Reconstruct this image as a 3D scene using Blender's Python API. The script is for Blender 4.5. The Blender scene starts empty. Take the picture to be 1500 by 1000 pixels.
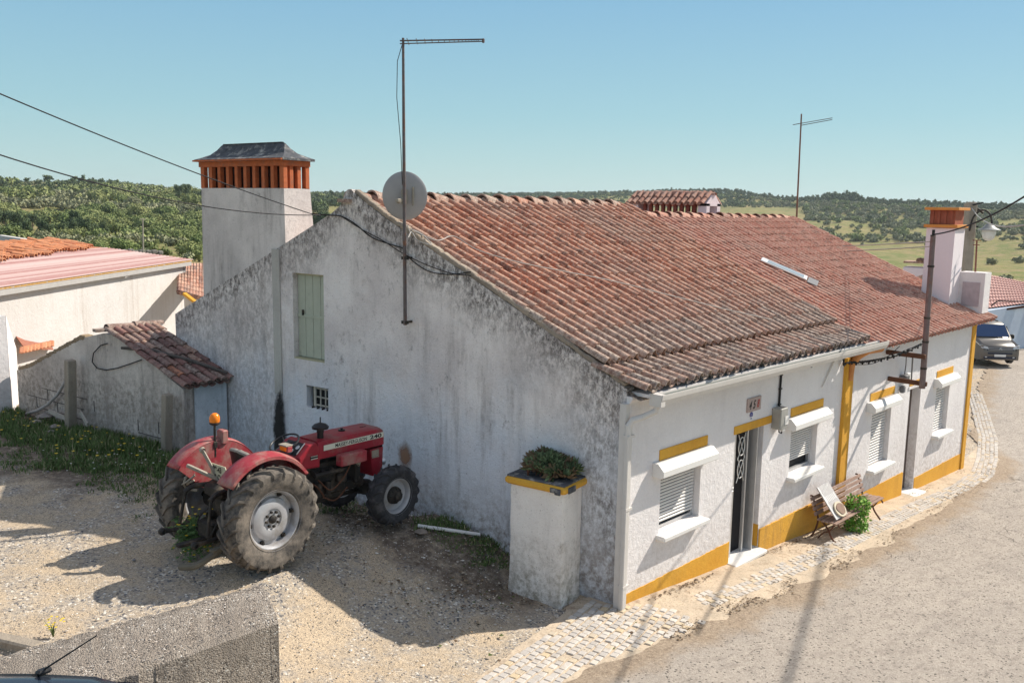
import bpy, math, random
import numpy as np
from mathutils import Vector, Matrix, geometry
random.seed(7); rng = np.random.default_rng(7)
scene = bpy.context.scene
col = scene.collection
R_ = math.radians; PI2 = math.pi / 2
# ------------------------------------------------------------------ camera
F = 1300.0                                  # focal length in pixels of the 1500 px wide photograph
def nz(v): return v / np.linalg.norm(v)
_up = nz(np.array((.0171, -1, -194. / F)))
_u = np.array((1260., -172., F)); _u = nz(_u - _u.dot(_up) * _up)
RM = np.array([_u, np.cross(_up, _u), _up]) # world = RM @ camera (x right, y down, z forward)
CAM = np.array((-9.87, -7.21, 5.65))
cd = bpy.data.cameras.new('camera'); cam = bpy.data.objects.new('camera', cd); col.objects.link(cam)
cd.sensor_width = 36; cd.lens = 36 * F / 1500; cd.clip_start = .1; cd.clip_end = 9000
M = Matrix.Identity(4)
for i in range(3):
    M[i][0] = RM[i][0]; M[i][1] = -RM[i][1]; M[i][2] = -RM[i][2]; M[i][3] = CAM[i]
cam.matrix_world = M
scene.camera = cam
# ------------------------------------------------------------------ light
SUN = Vector((1.1, -.41, 1.0)).normalized()
world = bpy.data.worlds.new('World'); scene.world = world; world.use_nodes = True
wn = world.node_tree; bg = wn.nodes['Background']
sky = wn.nodes.new('ShaderNodeTexSky'); sky.sky_type = 'NISHITA'; sky.sun_disc = False
sky.sun_elevation = math.asin(SUN.z); sky.sun_rotation = math.atan2(SUN.x, SUN.y)
sky.altitude = 100; sky.air_density = 1.0; sky.dust_density = .25; sky.ozone_density = 2.5
EXPO = .42
tcw = wn.nodes.new('ShaderNodeTexCoord'); sxw = wn.nodes.new('ShaderNodeSeparateXYZ'); wn.links.new(tcw.outputs['Generated'], sxw.inputs[0])
rw = wn.nodes.new('ShaderNodeValToRGB'); wn.links.new(sxw.outputs[2], rw.inputs[0]); SKS = .1; kk = 1 / (SKS * 2 ** EXPO)
els = rw.color_ramp.elements; els[0].position = 0; els[0].color = (.53, .725, .69, 1); els[1].position = 1; els[1].color = (.52, .54, .62, 1)
e_ = els.new(.10); e_.color = (.36, .62, .69, 1); e_ = els.new(.24); e_.color = (.235, .485, .70, 1); e_ = els.new(.42); e_.color = (.42, .52, .68, 1)  # sky above the view made brighter than natural to fill the shade
vs_ = wn.nodes.new('ShaderNodeVectorMath'); vs_.operation = 'SCALE'; vs_.inputs['Scale'].default_value = kk; wn.links.new(rw.outputs[0], vs_.inputs[0])
mw = wn.nodes.new('ShaderNodeMix'); mw.data_type = 'RGBA'; mw.inputs[0].default_value = .88; wn.links.new(sky.outputs[0], mw.inputs[6]); wn.links.new(vs_.outputs[0], mw.inputs[7])
wn.links.new(mw.outputs[2], bg.inputs[0]); bg.inputs[1].default_value = SKS
sl = bpy.data.lights.new('sun', 'SUN'); sl.energy = 5.0; sl.angle = R_(.5); sl.color = (1, .93, .82)
so = bpy.data.objects.new('sun', sl); col.objects.link(so); so.rotation_euler = SUN.to_track_quat('Z', 'Y').to_euler()
so.location = (20, -10, 30)
scene.view_settings.view_transform = 'Standard'; scene.view_settings.look = 'None'
scene.view_settings.exposure = EXPO; scene.view_settings.gamma = 1
# ------------------------------------------------------------------ helpers
def ray(px, py): return RM @ np.array((px - 750., py - 500., F))
def on(px, py, n, p0):
    r = ray(px, py); n = np.array(n, float); t = n.dot(np.array(p0, float) - CAM) / n.dot(r)
    return Vector(CAM + t * r)
def zp(px, py, z=0): return on(px, py, (0, 0, 1), (0, 0, z))
def yp(px, py, y=0): return on(px, py, (0, 1, 0), (0, y, 0))
def xp(px, py, x=0): return on(px, py, (1, 0, 0), (x, 0, 0))
def dp(px, py, d):
    r = ray(px, py); return Vector(CAM + r * d / F)
ga = R_(98.4); G = Vector((math.cos(ga), math.sin(ga), 0)); GN = Vector((G.y, -G.x, 0))   # gable direction; GN points into the house (+X)
def gp(px, py, off=0): return on(px, py, GN, GN * off)
def gw(s, z, off=0): return G * s + GN * off + Vector((0, 0, z))
FW = Vector(RM[:, 2]); FW.z = 0; FW.normalize(); RT = Vector(RM[:, 0]); RT.z = 0; RT.normalize()

def tag(o, label=None, cat=None, group=None, kind=None):
    if label: o['label'] = label
    if cat: o['category'] = cat
    if group: o['group'] = group
    if kind: o['kind'] = kind
    return o
def empty(name, loc, rz=0, label=None, cat=None, group=None):
    o = bpy.data.objects.new(name, None); col.objects.link(o); o.location = loc; o.rotation_euler = (0, 0, rz)
    o.empty_display_size = .2
    return tag(o, label, cat, group)
def origin(o):
    p = Vector((0, 0, 0))
    while o: p += o.location; o = o.parent
    return p
class MB:
    def __init__(s): s.v = []; s.f = []; s.c = []; s.cur = None
    def add(s, vs, fs, c=None):
        b = len(s.v); s.v.extend([tuple(v) for v in vs]); s.f.extend([tuple(i + b for i in f) for f in fs])
        s.c.extend([c if c is not None else (s.cur or (0.5, 0.5, 0.5))] * len(fs)); return s
    def box(s, c, d, rot=None, taper=1.0, c_=None):
        hx, hy, hz = d[0] / 2, d[1] / 2, d[2] / 2; c = Vector(c)
        vs = [Vector((x * hx * (taper if z > 0 else 1), y * hy * (taper if z > 0 else 1), z * hz)) for z in (-1, 1) for x, y in ((-1, -1), (1, -1), (1, 1), (-1, 1))]
        if rot is not None: vs = [rot @ v for v in vs]
        return s.add([c + v for v in vs], [(3, 2, 1, 0), (4, 5, 6, 7), (0, 1, 5, 4), (1, 2, 6, 5), (2, 3, 7, 6), (3, 0, 4, 7)], c_)
    def bbox(s, c, d, b=.01, rot=None, c_=None):                       # box with chamfered edges
        hx, hy, hz = d[0] / 2, d[1] / 2, d[2] / 2; c = Vector(c); b = min(b, hx * .9, hy * .9, hz * .9)
        vs = []
        def oct_(z, i): return [(-hx + b + i, -hy + i), (hx - b - i, -hy + i), (hx - i, -hy + b + i), (hx - i, hy - b - i), (hx - b - i, hy - i), (-hx + b + i, hy - i), (-hx + i, hy - b - i), (-hx + i, -hy + b + i)], z
        for (pts, z) in (oct_(-hz, b), oct_(-hz + b, 0), oct_(hz - b, 0), oct_(hz, b)):
            vs += [Vector((x, y, z)) for x, y in pts]
        if rot is not None: vs = [rot @ v for v in vs]
        fs = [tuple(range(7, -1, -1)), tuple(range(24, 32))]
        for k in range(3):
            for i in range(8): fs.append((k * 8 + i, k * 8 + (i + 1) % 8, k * 8 + 8 + (i + 1) % 8, k * 8 + 8 + i))
        return s.add([c + v for v in vs], fs, c_)
    def beam(s, a, b, w, h, up=(0, 0, 1), bev=0, c_=None):              # bar from a to b, w across, h in up
        a, b = Vector(a), Vector(b); x = (b - a); L = x.length; x.normalize(); up = Vector(up); y = up.cross(x)
        if y.length < 1e-4: y = Vector((0, 1, 0)).cross(x)
        y.normalize(); z = x.cross(y); m = Matrix((x, y, z)).transposed()
        if bev: return s.bbox((a + b) / 2, (L, w, h), bev, m, c_)
        return s.box((a + b) / 2, (L, w, h), m, 1, c_)
    def tube(s, pts, r, n=8, cap=True, c_=None):
        pts = [Vector(p) for p in pts]; rs = r if isinstance(r, (list, tuple)) else [r] * len(pts)
        vs = []; prev = None
        for i, p in enumerate(pts):
            t = (pts[min(i + 1, len(pts) - 1)] - pts[max(i - 1, 0)]).normalized()
            if prev is None: a = t.orthogonal().normalized()
            else:
                a = prev - t * prev.dot(t)
                a = a.normalized() if a.length > 1e-6 else t.orthogonal().normalized()
            prev = a; b = t.cross(a)
            for k in range(n):
                an = 2 * math.pi * k / n; vs.append(p + (a * math.cos(an) + b * math.sin(an)) * rs[i])
        fs = []
        for i in range(len(pts) - 1):
            for k in range(n): fs.append((i * n + k, i * n + (k + 1) % n, (i + 1) * n + (k + 1) % n, (i + 1) * n + k))
        if cap: fs.append(tuple(range(n - 1, -1, -1))); fs.append(tuple(range((len(pts) - 1) * n, len(pts) * n)))
        return s.add(vs, fs, c_)
    def lathe(s, prof, c, axis='z', n=24, rot=None, a0=0, a1=2 * math.pi, c_=None):   # prof: (r, h) along axis
        c = Vector(c); full = abs(a1 - a0 - 2 * math.pi) < 1e-6; m = n if full else n + 1
        vs = []
        for r, h in prof:
            for k in range(m):
                an = a0 + (a1 - a0) * k / n; x, y = r * math.cos(an), r * math.sin(an)
                p = {'z': Vector((x, y, h)), 'y': Vector((x, h, y)), 'x': Vector((h, x, y))}[axis]
                if rot is not None: p = rot @ p
                vs.append(c + p)
        fs = []
        for i in range(len(prof) - 1):
            for k in range(n):
                k2 = (k + 1) % m; fs.append((i * m + k, i * m + k2, (i + 1) * m + k2, (i + 1) * m + k))
        return s.add(vs, fs, c_)
    def prism(s, poly, ext, c_=None):                                   # closed polygon (3-D points) extruded by a vector
        poly = [Vector(p) for p in poly]; n = len(poly); ext = Vector(ext)
        return s.add(poly + [p + ext for p in poly], [tuple(range(n - 1, -1, -1)), tuple(range(n, 2 * n))] + [(i, (i + 1) % n, (i + 1) % n + n, i + n) for i in range(n)], c_)
    def sheet(s, outer, holes, o, u, w, n, depth, c_=None):             # 2-D polygon with holes in plane (o;u,w); jambs go depth along n
        o, u, w, n = Vector(o), Vector(u), Vector(w), Vector(n)
        loops = [[Vector((x, y, 0)) for x, y in outer]] + [[Vector((x, y, 0)) for x, y in h] for h in holes]
        flat = [p for l in loops for p in l]; tris = geometry.tessellate_polygon(loops)
        P = [o + u * p.x + w * p.y for p in flat]
        s.add(P, [tuple(t) for t in tris], c_)
        for l in holes:
            q = [o + u * x + w * y for x, y in l]
            s.add(q + [p + n * depth for p in q], [(i, (i + 1) % len(q), (i + 1) % len(q) + len(q), i + len(q)) for i in range(len(q))], c_)
        return s
    def build(s, name, mat, parent=None, local=False, smooth=False, fixn=True, bevel=0):
        me = bpy.data.meshes.new(name)
        off = origin(parent) if (parent and not local) else Vector((0, 0, 0))
        me.from_pydata([(v[0] - off.x, v[1] - off.y, v[2] - off.z) for v in s.v], [], s.f)
        if mat: me.materials.append(mat)
        if s.f:
            at = me.color_attributes.new('tint', 'FLOAT_COLOR', 'CORNER')
            cnt = np.array([len(f) for f in s.f]); arr = np.ones((cnt.sum(), 4), np.float32); arr[:, :3] = np.repeat(np.array(s.c, np.float32), cnt, axis=0)
            at.data.foreach_set('color', arr.ravel())
        if fixn:
            import bmesh
            bm = bmesh.new(); bm.from_mesh(me); bmesh.ops.recalc_face_normals(bm, faces=bm.faces); bm.to_mesh(me); bm.free()
        if smooth:
            me.polygons.foreach_set('use_smooth', [True] * len(me.polygons))
            try: me.set_sharp_from_angle(angle=R_(40))
            except Exception: pass
        o = bpy.data.objects.new(name, me); col.objects.link(o)
        if parent: o.parent = parent
        if bevel:
            b = o.modifiers.new('bevel', 'BEVEL'); b.width = bevel; b.segments = 2; b.limit_method = 'ANGLE'
        return o
def text(body, size, o, u, w, ext=.002, bold=.0, squeeze=1.0, italic=0):
    cu = bpy.data.curves.new('t', 'FONT'); cu.body = body; cu.size = size; cu.offset = bold; cu.shear = italic
    ob = bpy.data.objects.new('t', cu); col.objects.link(ob); dg = bpy.context.evaluated_depsgraph_get(); dg.update()
    me = bpy.data.meshes.new_from_object(ob.evaluated_get(dg)); o, u, w = Vector(o), Vector(u), Vector(w); n = u.cross(w).normalized()
    vs = [o + u * (v.co.x * squeeze) + w * v.co.y + n * ext for v in me.vertices]; fs = [tuple(p.vertices) for p in me.polygons]
    wd = max([v.co.x for v in me.vertices]) * squeeze
    bpy.data.objects.remove(ob); bpy.data.curves.remove(cu); bpy.data.meshes.remove(me)
    return vs, fs, wd
# ------------------------------------------------------------------ materials
class NT:
    def __init__(s, name, rough=.8, metal=0, spec=.3):
        s.m = bpy.data.materials.new(name); s.m.use_nodes = True; s.t = s.m.node_tree; s.b = s.t.nodes['Principled BSDF']
        s.b.inputs['Roughness'].default_value = rough; s.b.inputs['Metallic'].default_value = metal; s.b.inputs['Specular IOR Level'].default_value = spec
        s.tc = s.t.nodes.new('ShaderNodeTexCoord').outputs['Object']
    def n(s, k, **kw):
        x = s.t.nodes.new(k)
        for a, b in kw.items(): setattr(x, a, b)
        return x
    def l(s, a, b): s.t.links.new(a, b)
    def map(s, sc, loc=(0, 0, 0), rot=(0, 0, 0)):
        x = s.n('ShaderNodeMapping'); s.l(s.tc, x.inputs[0]); x.inputs['Scale'].default_value = sc; x.inputs['Location'].default_value = loc; x.inputs['Rotation'].default_value = rot; return x.outputs[0]
    def noise(s, scale, detail=6, rough=.6, vec=None, dist=0):
        x = s.n('ShaderNodeTexNoise'); x.inputs['Scale'].default_value = scale; x.inputs['Detail'].default_value = detail; x.inputs['Roughness'].default_value = rough; x.inputs['Distortion'].default_value = dist
        s.l(vec if vec is not None else s.tc, x.inputs['Vector']); return x.outputs[0]
    def voro(s, scale, vec=None, feat='F1', out='Distance'):
        x = s.n('ShaderNodeTexVoronoi', feature=feat); x.inputs['Scale'].default_value = scale; s.l(vec if vec is not None else s.tc, x.inputs['Vector']); return x.outputs[out]
    def ramp(s, f, a, b, lo=0., hi=1.):
        x = s.n('ShaderNodeMapRange'); x.clamp = True; x.inputs[1].default_value = a; x.inputs[2].default_value = b; x.inputs[3].default_value = lo; x.inputs[4].default_value = hi; s.l(f, x.inputs[0]); return x.outputs[0]
    def mix(s, f, a, b, mode='MIX'):
        x = s.n('ShaderNodeMix', data_type='RGBA', blend_type=mode)
        if isinstance(f, (int, float)): x.inputs[0].default_value = f
        else: s.l(f, x.inputs[0])
        for i, c in ((6, a), (7, b)):
            if isinstance(c, (tuple, list)): x.inputs[i].default_value = (*c, 1) if len(c) == 3 else c
            else: s.l(c, x.inputs[i])
        return x.outputs[2]
    def math(s, op, a, b=None):
        x = s.n('ShaderNodeMath', operation=op)
        for i, c in enumerate((a, b)):
            if c is None: continue
            if isinstance(c, (int, float)): x.inputs[i].default_value = c
            else: s.l(c, x.inputs[i])
        return x.outputs[0]
    def z(s):
        x = s.n('ShaderNodeSeparateXYZ'); s.l(s.tc, x.inputs[0]); return x.outputs
    def tint(s):
        x = s.n('ShaderNodeVertexColor'); x.layer_name = 'tint'; return x.outputs[0]
    def bump(s, h, dist=.01, strength=1.0):
        x = s.n('ShaderNodeBump'); x.inputs['Strength'].default_value = strength; x.inputs['Distance'].default_value = dist; s.l(h, x.inputs['Height'])
        s.l(x.outputs[0], s.b.inputs['Normal']); return s
    def col(s, c):
        if isinstance(c, (tuple, list)): s.b.inputs['Base Color'].default_value = (*c, 1)
        else: s.l(c, s.b.inputs['Base Color'])
        return s
def simple(name, c, rough=.6, metal=0, var=.25, scale=6, bump=.002, dirt=None, dirt_amt=.5):
    t = NT(name, rough, metal); n = t.noise(scale, 8, .65)
    c2 = tuple(x * (1 - var) for x in c); cc = t.mix(t.ramp(n, .3, .7), c, c2)
    if dirt: cc = t.mix(t.ramp(t.noise(scale * .6, 8, .7), .65 - .25 * dirt_amt, .8 - .2 * dirt_amt), cc, dirt)
    t.col(cc)
    if bump: t.bump(t.noise(scale * 8, 5, .6), bump)
    return t.m
def plaster(name, c1, c2, dark, streak=.5, spots=.5, bump=.01, low=None, low_z=(1.2, 2.6), seed=0, zdark=None, fine=30, verge=False):
    t = NT(name, .9, 0, .15)
    base = t.mix(t.ramp(t.noise(.9, 9, .65, t.map((1, 1, 1), (seed, seed, 0))), .38, .62), c1, c2)
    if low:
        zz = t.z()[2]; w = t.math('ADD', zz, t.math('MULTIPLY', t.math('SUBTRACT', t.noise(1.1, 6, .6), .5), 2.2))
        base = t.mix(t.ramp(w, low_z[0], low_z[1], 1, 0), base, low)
    st = t.noise(2.6, 9, .68, t.map((1.3, 1.3, .13), (seed * 2, 3, 1)))
    big = t.noise(.55, 5, .6, t.map((1, 1, .6), (seed, 9, 4)))
    sm = t.math('MULTIPLY', t.math('MULTIPLY', t.ramp(st, .50, .64), t.ramp(big, .40, .58)), t.ramp(t.noise(13, 9, .8, t.map((1, 1, .35))), .36, .58, .35, 1))
    base = t.mix(t.math('MULTIPLY', sm, streak), base, dark)
    bl = t.math('MULTIPLY', t.ramp(t.noise(7, 10, .78, t.map((1, 1, .7), (seed, 2, 2))), .53, .66), t.ramp(t.noise(1.0, 5, .6, t.map((1, 1, 1), (seed, 5, 7))), .42, .62))
    base = t.mix(t.math('MULTIPLY', t.math('MULTIPLY', bl, spots), t.ramp(t.noise(26, 6, .75), .35, .6, .3, 1)), base, dark)
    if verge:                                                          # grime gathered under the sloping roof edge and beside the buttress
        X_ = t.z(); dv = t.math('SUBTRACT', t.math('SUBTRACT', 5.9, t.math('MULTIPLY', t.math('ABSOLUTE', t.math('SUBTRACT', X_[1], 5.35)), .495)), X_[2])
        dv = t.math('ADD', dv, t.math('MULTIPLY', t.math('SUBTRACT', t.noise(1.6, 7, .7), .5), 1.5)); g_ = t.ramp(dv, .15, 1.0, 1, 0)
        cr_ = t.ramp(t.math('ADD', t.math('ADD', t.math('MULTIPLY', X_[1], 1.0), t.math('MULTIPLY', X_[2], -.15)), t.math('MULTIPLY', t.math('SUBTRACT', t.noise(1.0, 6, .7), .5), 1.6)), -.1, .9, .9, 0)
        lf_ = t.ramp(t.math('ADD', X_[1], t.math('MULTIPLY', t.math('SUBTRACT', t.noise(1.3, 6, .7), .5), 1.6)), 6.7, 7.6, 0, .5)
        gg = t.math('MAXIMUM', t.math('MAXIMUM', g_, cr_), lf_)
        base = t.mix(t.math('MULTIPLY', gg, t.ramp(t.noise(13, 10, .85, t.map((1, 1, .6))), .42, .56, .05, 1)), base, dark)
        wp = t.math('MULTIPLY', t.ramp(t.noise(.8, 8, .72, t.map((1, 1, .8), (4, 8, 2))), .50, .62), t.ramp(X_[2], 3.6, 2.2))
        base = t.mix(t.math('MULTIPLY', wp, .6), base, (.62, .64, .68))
    sp = t.ramp(t.noise(45, 3, .6), .63, .72)
    base = t.mix(t.math('MULTIPLY', sp, min(1, spots * .8)), base, dark)
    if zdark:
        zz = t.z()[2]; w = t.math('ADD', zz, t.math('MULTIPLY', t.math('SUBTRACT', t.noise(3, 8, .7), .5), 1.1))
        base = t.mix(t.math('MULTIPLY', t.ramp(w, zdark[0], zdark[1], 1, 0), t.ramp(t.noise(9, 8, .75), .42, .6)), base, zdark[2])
    base = t.mix(.5, base, t.mix(t.ramp(t.noise(fine, 6, .7), .3, .7), tuple(x * .72 for x in c1), tuple(min(1, x * 1.18) for x in c1)), 'SOFT_LIGHT')
    t.col(base)
    h = t.math('ADD', t.noise(9, 8, .7), t.math('MULTIPLY', t.noise(60, 4, .6), .35))
    t.bump(h, bump); return t.m
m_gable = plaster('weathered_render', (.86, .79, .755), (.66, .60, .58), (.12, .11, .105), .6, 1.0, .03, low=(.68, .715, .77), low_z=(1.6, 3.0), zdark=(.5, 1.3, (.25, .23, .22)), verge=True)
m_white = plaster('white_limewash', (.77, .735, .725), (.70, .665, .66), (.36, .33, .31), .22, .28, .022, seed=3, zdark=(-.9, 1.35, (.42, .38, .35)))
m_whitel = plaster('left_building_limewash', (.57, .555, .545), (.52, .50, .48), (.36, .31, .27), .5, .5, .02, seed=5)  # limewash of the left building, a greyer white than the facade
m_pillar = plaster('flaking_limewash', (.88, .82, .76), (.74, .69, .65), (.16, .14, .13), .5, .95, .02, seed=8, zdark=(.1, 1.1, (.30, .27, .22)))
m_shed = plaster('old_rubble_render', (.68, .62, .57), (.48, .43, .40), (.10, .09, .085), .95, .95, .03, seed=11, zdark=(.8, 1.6, (.28, .25, .22)))
m_chim = plaster('chimney_render', (.66, .61, .585), (.50, .465, .45), (.15, .14, .135), 1.0, .8, .015, seed=14)
m_yellow = plaster('ochre_paint', (.66, .40, .09), (.60, .34, .07), (.30, .20, .09), .35, .35, .01, seed=2)
m_ochre = plaster('worn_ochre_paint', (.66, .40, .09), (.58, .35, .10), (.24, .18, .12), .6, .9, .02, seed=22)
m_pinkw = plaster('pinkish_white_wall', (.72, .62, .64), (.66, .58, .60), (.4, .35, .35), .1, .1, .006, seed=4)
m_conc = plaster('old_concrete', (.42, .37, .31), (.33, .29, .245), (.13, .115, .10), .3, .9, .02, seed=6)
def tile_mat(name, a, b, c, lich, lamt, dark=.5, zl=None):
    t = NT(name, .85, 0, .2)
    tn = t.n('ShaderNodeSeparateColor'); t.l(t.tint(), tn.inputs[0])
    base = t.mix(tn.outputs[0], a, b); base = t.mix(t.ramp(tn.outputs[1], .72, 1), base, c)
    base = t.mix(t.math('MULTIPLY', t.ramp(t.noise(22, 8, .75), .50, .64), lamt), base, lich)
    base = t.mix(t.math('MULTIPLY', t.ramp(t.noise(5, 8, .7), .5, .66), dark), base, (.07, .05, .045))
    base = t.mix(t.math('MULTIPLY', tn.outputs[2], 1.0), base, t.mix(t.ramp(t.noise(16, 8, .75), .42, .58), (.50, .41, .34), (.14, .105, .09)))
    t.col(base); t.bump(t.noise(60, 6, .6), .004); return t.m
m_tile1 = tile_mat('old_clay_tiles', (.39, .15, .09), (.52, .29, .20), (.12, .03, .02), (.66, .54, .44), .8, .75)
m_tile2 = tile_mat('newer_clay_tiles', (.43, .175, .12), (.52, .29, .215), (.11, .03, .022), (.66, .54, .45), .75, .6)
m_tiles = tile_mat('mossy_clay_tiles', (.17, .08, .07), (.25, .12, .10), (.46, .19, .11), (.34, .29, .25), .5, .85)
m_tileo = tile_mat('orange_clay_tiles', (.60, .22, .09), (.64, .28, .14), (.50, .15, .06), (.60, .42, .30), .3, .3)
m_brick = simple('orange_brick', (.56, .15, .055), .8, 0, .35, 9, .004, dirt=(.30, .12, .07), dirt_amt=.5)
m_capst = simple('sooty_slab', (.13, .135, .15), .9, 0, .55, 9, .02, dirt=(.50, .47, .42), dirt_amt=.55)
m_soot = simple('soot', (.07, .028, .02), .95)
m_metalp = simple('painted_steel', (.17, .14, .14), .5, .4, .4, 8, .001, dirt=(.20, .08, .04), dirt_amt=.6)
m_alu = simple('aluminium', (.62, .62, .62), .4, .7, .15)
m_gutter = simple('white_gutter', (.66, .62, .58), .55, 0, .12, 5, .001)
m_gutin = simple('gutter_inside', (.035, .055, .045), .6)
m_pvc = simple('white_plastic', (.76, .74, .71), .45, 0, .06, 3, .0005)
m_shutp = simple('shutter_plastic', (.72, .69, .66), .5, 0, .10, 4, .0006)
m_shutg = simple('green_grey_paint', (.47, .49, .39), .6, 0, .12, 6, .002, dirt=(.25, .26, .2), dirt_amt=.3)
m_dark = simple('dark_interior', (.03, .028, .03), .8)
m_glass = simple('window_glass', (.03, .035, .04), .08, 0, .1, 3, 0)
m_marble = simple('stone_sill', (.75, .73, .70), .6, 0, .12, 9, .002)
m_cable = simple('cable_sheath', (.018, .017, .018), .6)
m_cableg = simple('grey_cable', (.42, .39, .36), .6)
m_rubber = NT('dusty_tyre_rubber', .9, 0, .2)
m_rubber.col(m_rubber.mix(m_rubber.ramp(m_rubber.noise(5, 9, .7), .36, .62), (.05, .047, .045), (.21, .18, .15))).bump(m_rubber.noise(40, 6, .6), .004); m_rubber = m_rubber.m
m_rubd = simple('dark_tyre_rubber', (.05, .05, .055), .85, 0, .4, 8, .003, dirt=(.12, .11, .11), dirt_amt=.5)
m_red = simple('tractor_red', (.36, .02, .035), .4, 0, .35, 4, .001, dirt=(.24, .09, .08), dirt_amt=.6)
m_redf = simple('faded_red', (.40, .045, .06), .5, 0, .35, 5, .002, dirt=(.33, .19, .16), dirt_amt=.75)
m_silver = simple('dusty_silver', (.50, .50, .52), .45, .35, .22, 5, .001, dirt=(.30, .27, .24), dirt_amt=.6)
m_iron = simple('oily_iron', (.045, .04, .036), .6, .3, .4, 9, .003, dirt=(.14, .11, .08), dirt_amt=.6)
m_black = simple('black_plastic', (.018, .018, .02), .4, 0, .3)
m_bone = simple('dusty_link', (.38, .34, .28), .7, .2, .3, 10, .002)
m_decal = simple('decal_cream', (.68, .66, .55), .45, 0, .1)
m_ink = simple('black_print', (.015, .015, .015), .5)
m_amber = simple('amber_lens', (.9, .24, .02), .15, 0, .15, 10, 0)
m_wood = simple('bench_wood', (.34, .22, .17), .7, 0, .35, 14, .003, dirt=(.5, .36, .28), dirt_amt=.5)
m_darkwood = simple('weathered_timber', (.15, .125, .11), .85, 0, .45, 12, .006)
m_rust = simple('rusty_steel', (.16, .07, .04), .8, .2, .4, 12, .003)
def leafy(name, a, b, c=None, sss=0):
    t = NT(name, .75, 0, .2); tn = t.n('ShaderNodeSeparateColor'); t.l(t.tint(), tn.inputs[0])
    base = t.mix(tn.outputs[0], a, b)
    if c: base = t.mix(t.ramp(tn.outputs[1], .8, .95), base, c)
    base = t.mix(t.ramp(tn.outputs[2], 0, 1), base, (.5, .5, .5), 'OVERLAY') if False else base
    t.col(base); return t.m
# ------------------------------------------------------------------ ground height
def base_z(x, y):
    return -.072 * x if x < 13 else -.936 - .04 * min(x - 13, 9)
CP = []
for x in (-10, -6, -3, -1, 0, 2, 5, 8, 12, 16, 22, 30):
    for y in (-12, -8, -4, -1.6):
        CP.append((x, y, (min(-.08 * x, .55) if x < 0 else base_z(x, y))))
for x in (0, 2, 5, 8, 12, 15.3): CP.append((x, 0, base_z(x, 0))); CP.append((x, 4, base_z(x, 0)))
CP += [(-.66, .5, .02), (-.82, 1.44, .07), (-.3, 2.3, .5), (-.5, 3.4, .69), (-1.2, 7.6, .78), (-2.3, 8.7, .95), (-3.2, 15, .84), (-4, 2.8, .88), (-4, 4.5, .88), (-1.7, 3.1, .76), (-1.7, 4.3, .76),
       (-3, 1, .26), (-3.8, 1.2, .36), (-5, 3, .80), (-6, 1, .62), (-8, 4, 1.0), (-8, 0, .85), (-10, 8, 1.1), (-6, 10, 1.), (-3, -.4, .22), (-2, .8, .14), (-12, -2, .9), (-6, 18, .85), (-14, 20, 1.), (22, 4, -1.3), (30, 8, -1.3), (30, 0, -1.3), (40, 10, -1.35), (16, 12, -1.1), (0, 20, .4), (20, 22, -1.2)]
CP = np.array(CP, float)
def _k(d): return d                                                   # biharmonic-like linear kernel: smooth, no overshoot
_D = np.linalg.norm(CP[:, None, :2] - CP[None, :, :2], axis=2)
_n = len(CP); _A = np.zeros((_n + 3, _n + 3)); _A[:_n, :_n] = _k(_D); _A[:_n, _n] = 1; _A[:_n, _n + 1:] = CP[:, :2]; _A[_n, :_n] = 1; _A[_n + 1:, :_n] = CP[:, :2].T
_W = np.linalg.solve(_A, np.r_[CP[:, 2], 0, 0, 0])
def gzs(x, y):
    x = np.clip(np.asarray(x, float), -14, 40); y = np.clip(np.asarray(y, float), -12, 22); P = np.stack([x.ravel(), y.ravel()], 1)
    d = np.linalg.norm(P[:, None] - CP[None, :, :2], axis=2); return (d @ _W[:_n] + _W[_n] + P @ _W[_n + 1:]).reshape(x.shape)
def gz(x, y): return float(gzs(np.array([x]), np.array([y]))[0])
def vnoise(x, y, seed=0):
    x = np.asarray(x, float); y = np.asarray(y, float); xi = np.floor(x).astype(int); yi = np.floor(y).astype(int); fx = x - xi; fy = y - yi
    def h(a, b): n = (a * 374761393 + b * 668265263 + seed * 974711) & 0x7fffffff; n = ((n ^ (n >> 13)) * 1274126177) & 0x7fffffff; return (n & 0xffff) / 65535.
    fx = fx * fx * (3 - 2 * fx); fy = fy * fy * (3 - 2 * fy)
    return (h(xi, yi) * (1 - fx) + h(xi + 1, yi) * fx) * (1 - fy) + (h(xi, yi + 1) * (1 - fx) + h(xi + 1, yi + 1) * fx) * fy
def gpt(px, py):                                                      # pixel to ground
    z = .5
    for _ in range(25):
        p = zp(px, py, z); z = .5 * z + .5 * gz(p.x, p.y)
    p = zp(px, py, z); return p
# ================================================================== GROUND, ROAD, PAVEMENT
def grid_sheet(name, mat, fn, nu, nv, lift, kind='structure'):        # fn(u,v)->x,y arrays
    U, V = np.meshgrid(np.linspace(0, 1, nu), np.linspace(0, 1, nv), indexing='ij')
    X, Y = fn(U, V); Z = gzs(X, Y) + lift(X, Y) if callable(lift) else gzs(X, Y) + lift
    me = bpy.data.meshes.new(name); v = np.stack([X.ravel(), Y.ravel(), Z.ravel()], 1)
    i = np.arange((nu - 1) * nv).reshape(nu - 1, nv)[:, :-1].ravel(); f = np.stack([i, i + nv, i + nv + 1, i + 1], 1)
    me.from_pydata(v.tolist(), [], f.tolist()); me.materials.append(mat); me.polygons.foreach_set('use_smooth', [True] * len(me.polygons))
    at = me.color_attributes.new('tint', 'FLOAT_COLOR', 'POINT'); ca = np.ones((v.shape[0], 4), np.float32); ca[:, 0] = V.ravel(); at.data.foreach_set('color', ca.ravel())
    o = bpy.data.objects.new(name, me); col.objects.link(o); o['kind'] = kind; return o
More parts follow.
